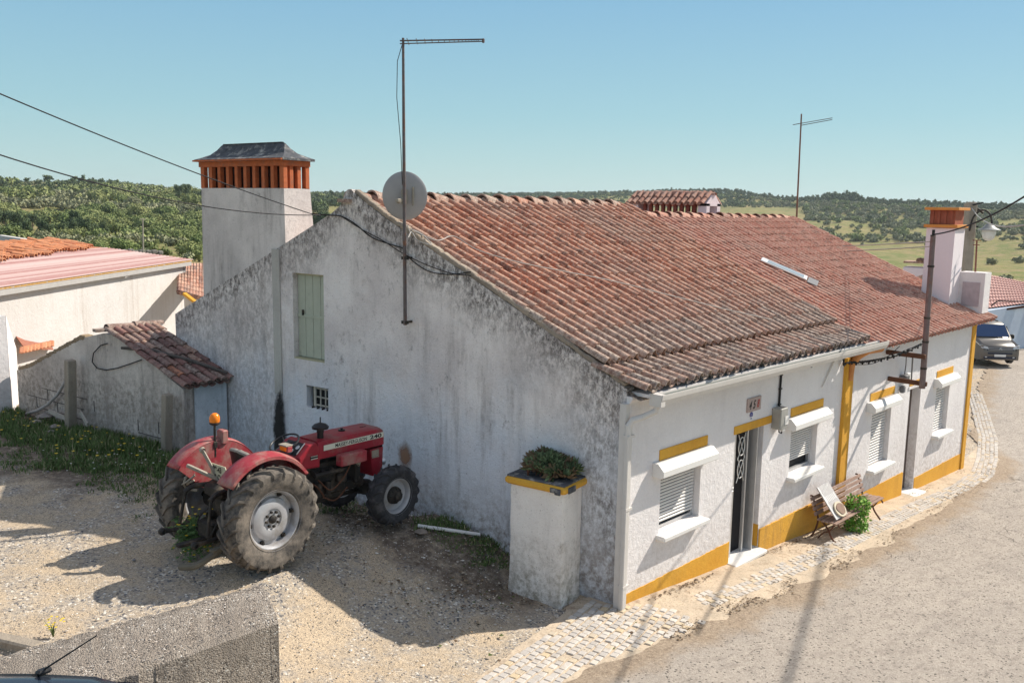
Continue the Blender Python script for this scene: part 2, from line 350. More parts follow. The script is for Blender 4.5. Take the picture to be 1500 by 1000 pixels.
# gravel / soil
t = NT('gravel_ground', .95, 0, .1)
v1 = t.voro(38); st = t.voro(38, out='Color'); hs = t.n('ShaderNodeSeparateColor'); t.l(st, hs.inputs[0])
grav = t.mix(hs.outputs[0], (.56, .46, .34), (.27, .25, .235)); grav = t.mix(t.ramp(hs.outputs[1], .86, .9), grav, (.11, .11, .12)); grav = t.mix(t.ramp(hs.outputs[2], .92, .95), grav, (.75, .70, .62))
fine = t.mix(t.ramp(t.noise(24, 8, .8), .36, .62), (.60, .455, .30), (.38, .30, .22))
vf = t.voro(85, out='Color'); hf = t.n('ShaderNodeSeparateColor'); t.l(vf, hf.inputs[0]); fine = t.mix(.55, fine, t.mix(hf.outputs[0], (.27, .22, .17), (.80, .64, .45))); fine = t.mix(t.ramp(hf.outputs[1], .90, .92), fine, (.13, .12, .115))
base = t.mix(t.ramp(t.noise(1.3, 7, .65), .42, .58), fine, grav)
soil = t.mix(t.ramp(t.noise(14, 8, .75), .35, .65), (.10, .075, .055), (.24, .19, .15))
S = t.z()
def blob(cx, cy, rx, ry, wob=.8, sc=1.4):
    a = t.math('DIVIDE', t.math('SUBTRACT', S[0], cx), rx); b = t.math('DIVIDE', t.math('SUBTRACT', S[1], cy), ry)
    d = t.math('SQRT', t.math('ADD', t.math('MULTIPLY', a, a), t.math('MULTIPLY', b, b)))
    return t.ramp(t.math('ADD', d, t.math('MULTIPLY', t.math('SUBTRACT', t.noise(sc, 7, .7), .5), wob)), .8, 1.15, 1, 0)
mk = t.math('MAXIMUM', t.math('MAXIMUM', blob(-1.1, 3.4, 1.1, 2.6, 1.2), blob(-2.2, 6.6, 1.4, 2.2, 1.0)), blob(-3.6, 11.5, 1.9, 4.6, 1.5))
mk = t.math('MULTIPLY', mk, t.ramp(t.noise(5, 8, .75), .3, .52))
base = t.mix(mk, base, soil)
base = t.mix(t.math('MULTIPLY', blob(-7.6, .9, .9, 1.3, .9), .7), base, t.mix(t.ramp(t.noise(20, 8, .8), .4, .6), (.34, .17, .07), (.55, .42, .26)))
t.col(base); t.bump(t.math('ADD', t.math('MULTIPLY', t.voro(85), -.6), t.noise(28, 8, .8)), .014, .9); m_gravel = t.m
rough_g = lambda X, Y: (vnoise(X * 3, Y * 3, 1) - .5) * .035 + (vnoise(X * 9, Y * 9, 2) - .5) * .014 - .02 + .06 * np.clip(vnoise(X * .9, Y * .9, 5) - .55, 0, 1)
grid_sheet('ground', m_gravel, lambda U, V: (-16 + 61 * U, -13.5 + 38.5 * V), 420, 300, lambda X, Y: rough_g(X, Y) * (Y > -.2) - .012 - .03 * (Y <= -.2))
# asphalt
t = NT('worn_asphalt', .92, 0, .12)
c = t.mix(t.ramp(t.noise(.7, 8, .6), .38, .62), (.43, .37, .31), (.32, .275, .235))
c = t.mix(t.math('MULTIPLY', t.ramp(t.noise(2.2, 9, .72, t.map((.5, 1.6, 1))), .48, .64), .7), c, (.27, .235, .205))
c = t.mix(t.math('MULTIPLY', t.ramp(t.noise(.35, 6, .6, t.map((.35, 2.2, 1), (2, 5, 0), (0, 0, .12))), .5, .6), .45), c, (.50, .43, .36)); c = t.mix(t.math('MULTIPLY', t.ramp(t.noise(9, 9, .82), .54, .66), .7), c, (.19, .16, .135)); c = t.mix(t.math('MULTIPLY', t.ramp(t.noise(16, 9, .85, t.map((1, 1, 1), (7, 1, 2))), .55, .68), .7), c, (.52, .46, .39)); c = t.mix(t.math('MULTIPLY', t.ramp(t.noise(1.1, 9, .75, t.map((1, 1, 1), (3, 9, 1))), .56, .64), .5), c, (.23, .20, .17)); c = t.mix(t.ramp(t.noise(38, 3, .5), .70, .74), c, (.62, .56, .48))
c = t.mix(t.ramp(t.noise(70, 4, .7), .35, .7), c, (.44, .39, .34)); va = t.voro(42, out='Color'); ha = t.n('ShaderNodeSeparateColor'); t.l(va, ha.inputs[0]); c = t.mix(.24, c, t.mix(ha.outputs[0], (.22, .19, .165), (.60, .53, .45))); c = t.mix(t.ramp(ha.outputs[1], .93, .95), c, (.13, .115, .10)); c = t.mix(t.math('MULTIPLY', t.ramp(t.noise(5, 10, .85, t.map((.45, 1.3, 1), (5, 5, 5))), .50, .60), .55), c, (.25, .215, .185))
cr = t.n('ShaderNodeTexVoronoi', feature='DISTANCE_TO_EDGE'); cr.inputs['Scale'].default_value = .9
wv = t.n('ShaderNodeVectorMath', operation='ADD'); t.l(t.tc, wv.inputs[0]); nn = t.n('ShaderNodeTexNoise'); nn.inputs['Scale'].default_value = 1.6; nn.inputs['Detail'].default_value = 8; t.l(t.tc, nn.inputs[0])
sc_ = t.n('ShaderNodeVectorMath', operation='SCALE'); t.l(nn.outputs[1], sc_.inputs[0]); sc_.inputs['Scale'].default_value = 1.5; t.l(sc_.outputs[0], wv.inputs[1]); t.l(wv.outputs[0], cr.inputs['Vector'])
crk = t.math('MULTIPLY', t.ramp(cr.outputs[0], .0, .016, 1, 0), t.ramp(t.noise(.45, 4, .6), .53, .62))
c = t.mix(t.math('MULTIPLY', crk, .5), c, (.17, .145, .125))
sv = t.n('ShaderNodeSeparateColor'); t.l(t.tint(), sv.inputs[0])
ed = t.ramp(t.math('SUBTRACT', sv.outputs[0], t.math('MULTIPLY', t.noise(1.4, 8, .72, t.map((.6, 1, 1))), .085)), -.022, .004, 1, 0)
c = t.mix(t.math('MULTIPLY', ed, .85), c, t.mix(t.ramp(t.noise(18, 9, .8), .38, .62), (.20, .145, .10), (.46, .36, .26)))
t.col(c); t.bump(t.math('SUBTRACT', t.math('ADD', t.noise(30, 8, .8), t.noise(5, 6, .7)), crk), .02); m_road = t.m
EDGE = [gpt(*p) for p in [(830, 1000), (867, 977), (933, 953), (1013, 923), (1100, 883), (1200, 845), (1290, 800), (1340, 765), (1400, 730), (1440, 700), (1462, 672), (1472, 645), (1473, 625), (1462, 605), (1444, 585)]]
ex = np.array([-16, -6] + [p.x for p in EDGE][:11] + [20, 30, 46]); ey = np.array([-3.4, -1.9] + [p.y for p in EDGE][:11] + [1.2, 3.9, 7.5])
def eyf(x): return np.interp(x, ex, ey)
def road_fn(U, V):
    X = -16 + 61 * U; e = eyf(X) + (vnoise(X * 2.3, X * 0, 4) - .5) * .22 + (vnoise(X * 8, X * 0, 6) - .5) * .07; return X, e + (-13.4 - e) * V
grid_sheet('road', m_road, road_fn, 500, 60, .006)
# pavement bed: cement and sand between the wall and the road
t = NT('pavement_cement', .92, 0, .1)
c = t.mix(t.ramp(t.noise(2.5, 9, .7), .4, .6), (.58, .47, .35), (.46, .38, .29)); c = t.mix(t.ramp(t.noise(30, 6, .75), .55, .68), c, (.20, .15, .11))
c = t.mix(t.math('MULTIPLY', t.ramp(t.noise(4, 9, .75), .54, .66), .7), c, (.24, .17, .12)); t.col(c); t.bump(t.noise(16, 8, .7), .015); m_cem = t.m
RB = [gpt(*p) for p in [(690, 1000), (760, 945), (845, 893)]]          # line between ramp and cobbles
def inner_y(X): return np.where(X < -.66, np.interp(X, [RB[0].x - 4, RB[0].x, RB[1].x, -.66], [RB[0].y - 1.2, RB[0].y, RB[1].y, .42]), np.where(X < .0, .5, np.where(X < 15.4, .12, .12 + (X - 15.4) * .15)))
def pav_fn(U, V):
    X = -7 + 40 * U; a = inner_y(X); e = eyf(X) - .25; return X, a + (e - a) * V
grid_sheet('pavement', m_cem, pav_fn, 420, 16, lambda X, Y: .0 + (vnoise(X * 4, Y * 4, 8) - .5) * .012)
# cobbles: individual limestone setts, one surface
t = NT('limestone_setts', .8, 0, .25); s_ = t.n('ShaderNodeSeparateColor'); t.l(t.tint(), s_.inputs[0])
c = t.mix(s_.outputs[0], (.60, .55, .49), (.44, .405, .37)); c = t.mix(t.ramp(s_.outputs[1], .8, 1), c, (.58, .46, .30)); c = t.mix(t.math('MULTIPLY', t.ramp(t.noise(9, 8, .7), .5, .68), .55), c, (.36, .28, .2)); t.col(c); t.bump(t.noise(60, 5, .6), .004); m_sett = t.m
mb = MB()
def sett(x, y, ang, lx, ly, h=.018, tilt=.03):
    z = gz(x, y); rot = Matrix.Rotation(ang, 3, 'Z') @ Matrix.Rotation(random.gauss(0, tilt), 3, 'X') @ Matrix.Rotation(random.gauss(0, tilt), 3, 'Y')
    mb.bbox((x, y, z + h - .03), (lx, ly, .06), .008, rot, (random.random(), random.random(), 0))
DW = Vector((RB[2].x - RB[0].x, RB[2].y - RB[0].y, 0)).normalized(); NW = Vector((DW.y, -DW.x, 0))
if NW.y > 0: NW = -NW
LW = (Vector((RB[2].x, RB[2].y, 0)) - Vector((RB[0].x, RB[0].y, 0))).length
for r in range(16):
    d = -1.2 + (.06 * (r % 2)); off = .08 + r * .118
    while d < LW + 1.5:
        p = Vector((RB[0].x, RB[0].y, 0)) + DW * (d + random.gauss(0, .008)) + NW * (off + random.gauss(0, .006)); d += .128
        if p.y < eyf(p.x) + .04 or p.y > (.44 if p.x < -.12 else -.06) or p.x > .35 + .25 * random.random() or random.random() < .03 + .12 * (p.x > -.2): continue
        sett(p.x, p.y, math.atan2(DW.y, DW.x), .112 * random.uniform(.85, 1.05), .098 * random.uniform(.85, 1.05))
KI = [gpt(*p) for p in [(1010, 880), (1100, 848), (1180, 815), (1330, 742), (1400, 712), (1428, 692), (1436, 670), (1438, 640), (1428, 600), (1420, 575)]]
path = [Vector((p.x, p.y, 0)) for p in KI]
s0 = 0.; pts = []
for a, b in zip(path, path[1:]):
    L = (b - a).length; k = max(1, int(L / .02)); pts += [a.lerp(b, i / k) for i in range(k)]
acc = 0; last = pts[0]
for i in range(1, len(pts)):
    acc += (pts[i] - last).length; last = pts[i]
    if acc < .125: continue
    acc = 0; d = (pts[i] - pts[i - 6]).normalized() if i > 6 else (pts[6] - pts[0]).normalized(); n = Vector((d.y, -d.x, 0)); x = pts[i].x
    if x > 40: break
    for q in range(4 if x < 14 else 5):
        if random.random() < .06 + (.30 if q == 0 and x < 4 else 0): continue
        p = pts[i] + n * (-.05 + q * .112 + random.gauss(0, .005)) + d * (.06 * (q % 2))
        if p.y > -.12 and p.x < 15.3: continue
        sett(p.x, p.y, math.atan2(d.y, d.x) + random.gauss(0, .03), .115 * random.uniform(.85, 1.04), .1 * random.uniform(.85, 1.03), .014)
tag(mb.build('pavement_setts', m_sett, fixn=False), kind='structure')
# loose stones on the gravel
mb = MB(); ico = [(0, 0, 1), (.9, 0, .2), (.28, .85, .2), (-.72, .5, .2), (-.72, -.5, .2), (.28, -.85, .2), (0, 0, -.6)]; icf = [(0, 1, 2), (0, 2, 3), (0, 3, 4), (0, 4, 5), (0, 5, 1), (6, 2, 1), (6, 3, 2), (6, 4, 3), (6, 5, 4), (6, 1, 5)]
for k in range(5200):
    if k < 3400: x, y = random.uniform(-9.5, -1.2), random.uniform(-1.2, 5.5)
    elif k < 4300: x, y = random.uniform(-2.6, -.2), random.uniform(1.0, 4.6)
    else: x, y = random.uniform(-7, -1.5), random.uniform(5, 12)
    if y < inner_y(np.array([x]))[0] + .02 and x < -.6: continue
    s = random.uniform(.006, .017) * (1 if random.random() < .93 else 2.0); z = gz(x, y); a = random.random() * 6.3
    w = [random.uniform(.7, 1.3) for _ in ico]
    g = random.choice([(.62, .55, .46), (.48, .42, .36), (.34, .31, .29), (.7, .66, .6), (.2, .19, .19)])
    mb.add([(x + s * w[i] * (p[0] * math.cos(a) - p[1] * math.sin(a)), y + s * w[i] * (p[0] * math.sin(a) + p[1] * math.cos(a)), z - .005 + s * .6 * w[i] * p[2]) for i, p in enumerate(ico)], icf, g)
t = NT('loose_stone', .9); t.col(t.tint()); tag(mb.build('gravel', t.m, fixn=False), kind='stuff', label='loose pale pebbles scattered over the gravel yard')
mb = MB(); rl = random.Random(77)
for k in range(3600):
    x = rl.uniform(-1.5, 24) if k < 2400 else rl.uniform(-.3, 6); e = float(eyf(np.array([x]))[()]) if False else float(np.interp(x, ex, ey)); u = rl.random()
    y = (e + rl.gauss(.04, .10)) if u < .5 else (rl.uniform(e, -.12) if u < .8 else -.1 - abs(rl.gauss(0, .07)))
    if vnoise(np.array([x * 1.3]), np.array([y * 2.]), 31)[0] < .45 or (x > 15 and u > .5): continue
    s_ = rl.uniform(.006, .022); z = gz(x, y); a = rl.random() * 6.3
    mb.add([(x + s_ * rl.uniform(.6, 1.5) * math.cos(a + q), y + s_ * rl.uniform(.6, 1.5) * math.sin(a + q), z + .012 + rl.uniform(0, .012)) for q in (0, 1.5, 3.1, 4.7)] , [(0, 1, 2), (0, 2, 3)], rl.choice([(.10, .065, .04), (.16, .11, .07), (.07, .05, .035), (.24, .17, .10), (.30, .25, .2)]))
for k in range(2600):
    x, y = rl.gauss(-1.2, .8), rl.gauss(3.2, 1.7)
    if x > -.15 - .15 * y or vnoise(np.array([x * 1.7]), np.array([y * 1.7]), 33)[0] < .42: continue
    s_ = rl.uniform(.006, .03); z = gz(x, y); a = rl.random() * 6.3
    mb.add([(x + s_ * rl.uniform(.5, 1.5) * math.cos(a + q), y + s_ * rl.uniform(.5, 1.5) * math.sin(a + q), z + rl.uniform(0, .022)) for q in (0, 1.5, 3.1, 4.7)] , [(0, 1, 2), (0, 2, 3)], rl.choice([(.10, .065, .04), (.16, .11, .07), (.07, .05, .035), (.30, .22, .14), (.42, .36, .28), (.08, .10, .03)]))
t = NT('dry_litter', .95); t.col(t.tint()); tag(mb.build('litter', t.m, fixn=False), kind='stuff', label='dry brown leaf litter and grit along the road edge')
# ------------------------------------------------------------------ far terrain: polar heightfield round the village
PXK = [-400, 0, 150, 300, 460, 620, 830, 1000, 1080, 1150, 1230, 1300, 1400, 1500, 1900]
SKY = {-400: 272, 0: 277, 150: 275, 300: 285, 460: 288, 620: 289, 830: 286, 1000: 283, 1080: 285, 1150: 295, 1230: 294, 1300: 300, 1400: 304, 1500: 306, 1900: 315}
def az_of(px): r = ray(px, 300); return math.atan2(r[1], r[0])
AZ = np.array([az_of(p) for p in PXK]); PXA = np.array(PXK, float)
def hor(px): return 306 + .0171 * (px - 750)
RR = np.array([38, 60, 90, 130, 200, 300, 430, 620, 850, 1050, 1400, 2200, 4000.])
LEFT = np.array([-.4, .0, .2, -.8, -1.5, 1.5, 6.5, 14, 0, 0, 0, 0, 0]); RIGHT = np.array([-2.2, -4.5, -6.5, -8, -10, -11, -9, 4, 0, 0, 0, 0, 0])
def px_of_az(a): return np.interp(-a, -AZ, PXA) if AZ[0] > AZ[-1] else np.interp(a, AZ, PXA)
def ter(x, y):
    dx, dy = np.asarray(x, float) - CAM[0], np.asarray(y, float) - CAM[1]; r = np.hypot(dx, dy); px = px_of_az(np.arctan2(dy, dx))
    w = np.clip((px - 250) / 700, 0, 1); el = (hor(px) - np.interp(px, PXA, [SKY[k] for k in PXK])) / F
    rr = 850 + 450 * np.exp(-((px - 850) / 260) ** 2)
    top = CAM[2] + el * rr
    mid = (1 - w) * np.interp(r, RR, LEFT) + w * np.interp(r, RR, RIGHT)
    zl = (1 - w) * 14 + w * 2; t_ = np.clip((r - 430) / np.maximum(rr - 430, 1), 0, 1); m430 = (1 - w) * 6.5 + w * (-9)
    z = np.where(r < 430, mid, m430 + (top - m430) * (t_ ** (.95 + .35 * w)))
    z = np.where(r > rr, top - (r - rr) * .05, z)
    amp = np.clip((r - 120) / 400, 0, 1) * (1 - .8 * np.clip((r - rr + 150) / 150, 0, 1))
    return z + amp * ((vnoise(x / 90., y / 90., 3) - .5) * 7 + (vnoise(x / 35., y / 35., 9) - .5) * 3)
t = NT('far_fields', 1.0, 0, .05)
g1 = t.mix(t.ramp(t.noise(.02, 7, .6), .4, .6), (.235, .22, .085), (.155, .19, .065)); g1 = t.mix(t.ramp(t.noise(.12, 8, .7), .44, .62), g1, (.31, .25, .125))
g1 = t.mix(t.math('MULTIPLY', t.ramp(t.noise(.5, 6, .75), .52, .64), .6), g1, (.10, .115, .045))
g1 = t.mix(t.math('MULTIPLY', t.ramp(t.noise(.16, 8, .7, t.map((1, 1, 3), (3, 7, 1))), .56, .63), .7), g1, (.34, .25, .16))
t.col(g1); t.bump(t.noise(1.2, 6, .7), .4); m_field = t.m
NA, NR = 300, 150
a0, a1 = az_of(-380), az_of(1880); A = np.linspace(a0, a1, NA); Rr = 34 * (2300 / 34) ** (np.linspace(0, 1, NR)); Aa, Ra = np.meshgrid(A, Rr, indexing='ij')
X = CAM[0] + Ra * np.cos(Aa); Y = CAM[1] + Ra * np.sin(Aa); Z = ter(X, Y)
me = bpy.data.meshes.new('hills'); i = np.arange((NA - 1) * NR).reshape(NA - 1, NR)[:, :-1].ravel()
me.from_pydata(np.stack([X.ravel(), Y.ravel(), Z.ravel()], 1).tolist(), [], np.stack([i, i + 1, i + NR + 1, i + NR], 1).tolist()); me.materials.append(m_field); me.polygons.foreach_set('use_smooth', [True] * len(me.polygons))
o = bpy.data.objects.new('hills', me); col.objects.link(o); o['kind'] = 'structure'
mb = MB(); mb.add([(-2500, -2500, -45), (4100, -2500, -45), (4100, 4100, -45), (-2500, 4100, -45)], [(0, 1, 2, 3)]); tag(mb.build('terrain', m_field), kind='structure')
# ------------------------------------------------------------------ trees
def leaf_tree(seed, R=1.0, H=1.0, n=90, leaf=.22, lobes=7, inner=True):
    r = np.random.default_rng(seed); V = []; Fc = []; C = []
    cs = [(0, 0, .55 * H, .62 * R)] + [(math.cos(a) * R * r.uniform(.35, .6), math.sin(a) * R * r.uniform(.35, .6), H * r.uniform(.35, .75), R * r.uniform(.3, .48)) for a in np.linspace(0, 6.28, lobes, endpoint=False) + r.uniform(-.3, .3, lobes)]
    if inner:
        for cx, cy, cz, cr in cs:
            b = len(V); nr, ns = 5, 3
            ring = []
            V.append((cx, cy, cz + cr * .8)); C_t = -.6  # inner blobs take the darkest tint: crown shade painted into the colour
            for j in range(ns):
                th = math.pi * (j + 1) / (ns + 1)
                for k in range(nr):
                    q = cr * .66 * r.uniform(.75, 1.1); a = 2 * math.pi * (k + .5 * j) / nr; V.append((cx + q * math.sin(th) * math.cos(a), cy + q * math.sin(th) * math.sin(a), cz + q * math.cos(th)))
            V.append((cx, cy, cz - cr * .8)); e = len(V) - 1
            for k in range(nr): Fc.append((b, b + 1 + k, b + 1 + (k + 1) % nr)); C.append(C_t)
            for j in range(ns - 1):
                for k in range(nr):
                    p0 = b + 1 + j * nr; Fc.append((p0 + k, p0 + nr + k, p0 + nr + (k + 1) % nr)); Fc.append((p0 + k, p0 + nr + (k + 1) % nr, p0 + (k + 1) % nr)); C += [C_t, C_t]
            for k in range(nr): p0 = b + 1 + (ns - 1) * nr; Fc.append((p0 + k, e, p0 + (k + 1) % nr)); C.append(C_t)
    for k in range(n):
        cx, cy, cz, cr = cs[r.integers(len(cs))]; d = r.normal(size=3); d /= np.linalg.norm(d); d[2] = abs(d[2]) * (1 if r.random() < .75 else -1)
        p = np.array((cx, cy, cz)) + d * cr * r.uniform(.8, 1.12); nn = d + r.normal(size=3) * .55; nn /= np.linalg.norm(nn)
        a = np.cross(nn, (0.3, .1, 1)); a /= np.linalg.norm(a); b_ = np.cross(nn, a); s = leaf * R * r.uniform(.5, 1.15); b = len(V)
        V += [tuple(p + a * s * r.uniform(.6, 1.1)), tuple(p + b_ * s * r.uniform(.5, 1.1)), tuple(p - a * s * r.uniform(.6, 1.1)), tuple(p - b_ * s * r.uniform(.5, 1.1))]
        Fc.append((b, b + 1, b + 2)); Fc.append((b, b + 2, b + 3)); q = r.uniform(0, 1); C += [q, q]
    return np.array(V, np.float32), np.array(Fc, np.int32), np.array(C, np.float32)
def raw_mesh(name, V, Fc, C, mat):                                    # C: (faces, 3) tint
    me = bpy.data.meshes.new(name); me.vertices.add(len(V)); me.vertices.foreach_set('co', V.astype(np.float32).ravel())
    me.loops.add(len(Fc) * 3); me.loops.foreach_set('vertex_index', Fc.astype(np.int32).ravel())
    me.polygons.add(len(Fc)); me.polygons.foreach_set('loop_start', np.arange(0, len(Fc) * 3, 3, dtype=np.int32)); me.update(calc_edges=True)
    at = me.color_attributes.new('tint', 'FLOAT_COLOR', 'CORNER'); a = np.ones((len(Fc) * 3, 4), np.float32); a[:, :3] = np.repeat(C, 3, axis=0); at.data.foreach_set('color', a.ravel())
    me.materials.append(mat); return me
def green(name, dark, lite, alt):
    t = NT(name, .8, 0, .15); s = t.n('ShaderNodeSeparateColor'); t.l(t.tint(), s.inputs[0]); oi = t.n('ShaderNodeObjectInfo')
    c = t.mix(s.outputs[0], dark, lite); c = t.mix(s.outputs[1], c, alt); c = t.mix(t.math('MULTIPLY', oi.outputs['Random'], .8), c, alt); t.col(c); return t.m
m_oak = green('broadleaf_foliage', (.10, .145, .05), (.225, .275, .095), (.30, .31, .13)); m_olive = green('olive_foliage', (.10, .125, .065), (.22, .25, .145), (.26, .26, .15)); m_pine = green('dark_conifer_foliage', (.04, .065, .032), (.09, .13, .055), (.12, .15, .07))
m_bark = simple('tree_bark', (.12, .09, .065), .9, 0, .4, 4, .01)
near_t = [leaf_tree(k, 1, 1, 900, .095, 9) for k in range(4)]; near_c = [leaf_tree(40 + k, .62, 1.5, 700, .12, 8) for k in range(2)]
far_t = [leaf_tree(20 + k, 1, 1, 80, .26, 5) for k in range(6)]; far_c = [leaf_tree(60 + k, .6, 1.35, 50, .26, 4) for k in range(3)]
def scatter():
    T = []                                                             # x, y, radius, species
    r = np.random.default_rng(3)
    N = 95000
    px = r.uniform(-130, 1640, N); rr = 90 + (1350 - 90) * r.uniform(0, 1, N) ** .75
    az = np.interp(px, PXA, AZ); x = CAM[0] + rr * np.cos(az); y = CAM[1] + rr * np.sin(az); z = ter(x, y)
    dn = vnoise(x / 60., y / 60., 12) * .6 + vnoise(x / 22., y / 22., 13) * .4; w = np.clip((px - 330) / 500, 0, 1)
    el = hor(px) - (z - CAM[2]) / rr * F                               # picture height of the foot
    pr = (1 - w) * np.where(dn > .43, .85, .07) + w * np.where(dn > .44, .55, .20)
    pr = np.where((px > 30) & (px < 118) & (rr > 215) & (rr < 330) | (px > 150) & (px < 182) & (rr > 180) & (rr < 300) | (px > 222) & (px < 262) & (rr > 170) & (rr < 330), .03, pr)
    pr = np.where((px > 1120) & (el < 336), np.maximum(pr, .30), pr)
    field = (px > 1180) & (el > 352) ; pr = np.where(field, .012, pr)
    fld2 = (px > 1180) & (el > 318) & (el <= 352); pr = np.where(fld2 & (dn < .5), .10, pr)
    rrm = 850 + 450 * np.exp(-((px - 850) / 260) ** 2); pr = np.where(rr > rrm + 25, 0, pr); crest = (rr > rrm - 55) & (rr < rrm + 25); pr = np.where(crest, .95, pr)
    pr = np.where((px < 480) & (el > 318) & (rr < 420), np.where(dn > .40, .85, .10), pr); pr = np.where((px > 1120) & (el < 322), np.maximum(pr, .62), pr); pr = pr * np.clip(rr / 500, .42, 1.6) * .55 * np.where((rr < 330) & (px < 480), 1.7, 1)
    ok = r.uniform(0, 1, N) < pr
    hide = (px > 480) & (px < 1180) & (el > 305)                        # behind the roofs
    ok &= ~hide
    for k in np.nonzero(ok)[0]:
        nn_ = float(vnoise(np.array([x[k] / 48.]), np.array([y[k] / 48.]), 21)[0]); sp = ('pine' if nn_ > .62 else ('olive' if nn_ < .36 else 'oak')) if (px[k] < 480 and not crest[k]) else 'olive' if (px[k] > 1100 and not crest[k] and r.random() < .8) or (px[k] < 480 and dn[k] < .42) else ('pine' if crest[k] or (470 < px[k] < 1100 and r.random() < .8) or r.random() < .12 else 'oak')
        R = {'olive': r.uniform(1.3, 2.6), 'oak': r.uniform(1.5, 3.4), 'pine': r.uniform(1.8, 3.6)}[sp] * (1.7 if crest[k] and 1205 < px[k] < 1258 else 1) * r.uniform(.7, 1.3)
        R *= float(np.clip(rr[k] / 330., .42, 1)); T.append((x[k], y[k], float(z[k]), R, sp, px[k], rr[k]))
    return T
TREES = scatter()
TREES.sort(key=lambda q: -q[3] / q[6])
print('trees', len(TREES))
import bisect
mats = {'oak': m_oak, 'olive': m_olive, 'pine': m_pine}
lib = {}
for sp in ('oak', 'olive'): lib[sp] = [raw_mesh('crown', V, Fc, np.stack([C, C * 0, C * 0], 1), mats[sp]) for V, Fc, C in near_t]
lib['pine'] = [raw_mesh('crown', V, Fc, np.stack([C, C * 0, C * 0], 1), mats['pine']) for V, Fc, C in near_c]
tm = MB(); tm.tube([(0, 0, -.5), (.03, .02, .3), (-.02, .05, .7)], [.09, .07, .04], 7); tm.tube([(0, 0, .25), (.25, .1, .6)], [.05, .02], 5); tm.tube([(0, .0, .3), (-.2, -.15, .65)], [.045, .02], 5)
_tr = tm.build('trunk', m_bark); trunk_me = _tr.data; bpy.data.objects.remove(_tr)
NIND = 290
WH = {'oak': ('broadleaf_tree', 'round bushy green broadleaf tree', 'trees on the wooded slopes'), 'olive': ('olive_tree', 'small rounded grey-green olive tree', 'olive trees on the hillsides'), 'pine': ('pine_tree', 'dark green pine on the far slopes', 'pines on the far slopes')}
rt = random.Random(5)
for (x, y, z, Rr_, sp, px, r_) in TREES[:NIND]:
    nm, lb, gr = WH[sp]
    spot = next(b for a, b in ((35, 'at the left edge'), (75, 'above the small white block'), (120, 'over the loose orange tiles'), (165, 'over the left roof'), (205, 'just left of the thin pole'), (245, 'right of the thin pole'), (300, 'beside the big chimney'), (480, 'right of the chimney'), (700, 'over the old roof near the dish'), (920, 'over the old roof'), (1170, 'over the far ridge'), (1250, 'past the far aerial'), (1330, 'over the red roof slope'), (1400, 'behind the end chimney'), (1455, 'behind the street lamp'), (9999, 'at the right edge')) if px < a)
    py_ = hor(px) - (z - CAM[2]) / r_ * F; row = next(b for a, b in ((285, 'on the crest'), (296, 'high on the slope'), (308, 'on the upper slope'), (320, 'on the middle slope'), (334, 'on the lower slope'), (350, 'near the foot'), (9999, 'lowest of all')) if py_ < a)
    size = 'broad' if Rr_ > 3.6 else ('small' if Rr_ < 2.3 else 'medium'); lb = {'oak': 'bushy green tree', 'olive': 'grey-green olive tree', 'pine': 'dark pine'}[sp]
    o = empty(nm, (x, y, z - .2), rt.random() * 6.3, size + ' ' + lb + ' ' + row + ' ' + spot, 'tree', gr + (' at left' if px < 480 else (' at right' if px > 1150 else ' in the middle')))
    h = Rr_ * (.9 if sp != 'pine' else 1.2); o.scale = (1, 1, 1)
    c = bpy.data.objects.new('crown', rt.choice(lib[sp])); col.objects.link(c); c.parent = o; c.scale = (Rr_, Rr_, h * rt.uniform(.9, 1.2)); c.location = (0, 0, Rr_ * (.25 if sp != 'pine' else .2))
    k = bpy.data.objects.new('trunk', trunk_me); col.objects.link(k); k.parent = o; k.scale = (Rr_, Rr_, Rr_ * 1.3)
_by = {}
for o in [o for o in col.objects if o.get('category') == 'tree']: _by.setdefault(o['label'], []).append(o)
for lb, os_ in _by.items():
    if 2 <= len(os_) <= 4:
        os_.sort(key=lambda o: -math.atan2(o.location.y - CAM[1], o.location.x - CAM[0]))
        for nm_, o in zip({2: ('left of two:', 'right of two:'), 3: ('leftmost of three', 'middle of three', 'rightmost of three'), 4: ('leftmost of four', 'second of four', 'third of four', 'rightmost of four')}[len(os_)], os_): o['label'] = nm_ + ' ' + lb
for sp in ('oak', 'olive', 'pine'):
    Vs, Fs, Cs = [], [], []; b = 0
    for (x, y, z, Rr_, s2, px, r_) in TREES[NIND:]:
        if s2 != sp: continue
        V, Fc, C = rt.choice(far_c if (sp == 'pine') else far_t)
        a = rt.random() * 6.3; ca, sa = math.cos(a), math.sin(a); W = V * np.array((Rr_, Rr_, Rr_ * rt.uniform(.85, 1.2)), np.float32)
        W = np.stack([W[:, 0] * ca - W[:, 1] * sa + x, W[:, 0] * sa + W[:, 1] * ca + y, W[:, 2] + z], 1); Vs.append(W); Fs.append(Fc + b); b += len(V)
        Cs.append(np.stack([C, np.full_like(C, min(1, rt.random() ** 2 * .6 + 1.1 * max(0, float(vnoise(np.array([x / 70.]), np.array([y / 70.]), 44)[0]) - .45))), C * 0], 1))
    if Vs:
        me = raw_mesh('woodland', np.concatenate(Vs), np.concatenate(Fs), np.concatenate(Cs), mats[sp])
        o = bpy.data.objects.new({'oak': 'broadleaf_woodland', 'olive': 'olive_groves', 'pine': 'pine_woodland'}[sp], me); col.objects.link(o)
        tag(o, {'oak': 'far-off green woodland covering the hills', 'olive': 'far-off olive groves dotting the hills', 'pine': 'dark far-off pine woodland along the hill crests'}[sp], kind='stuff')
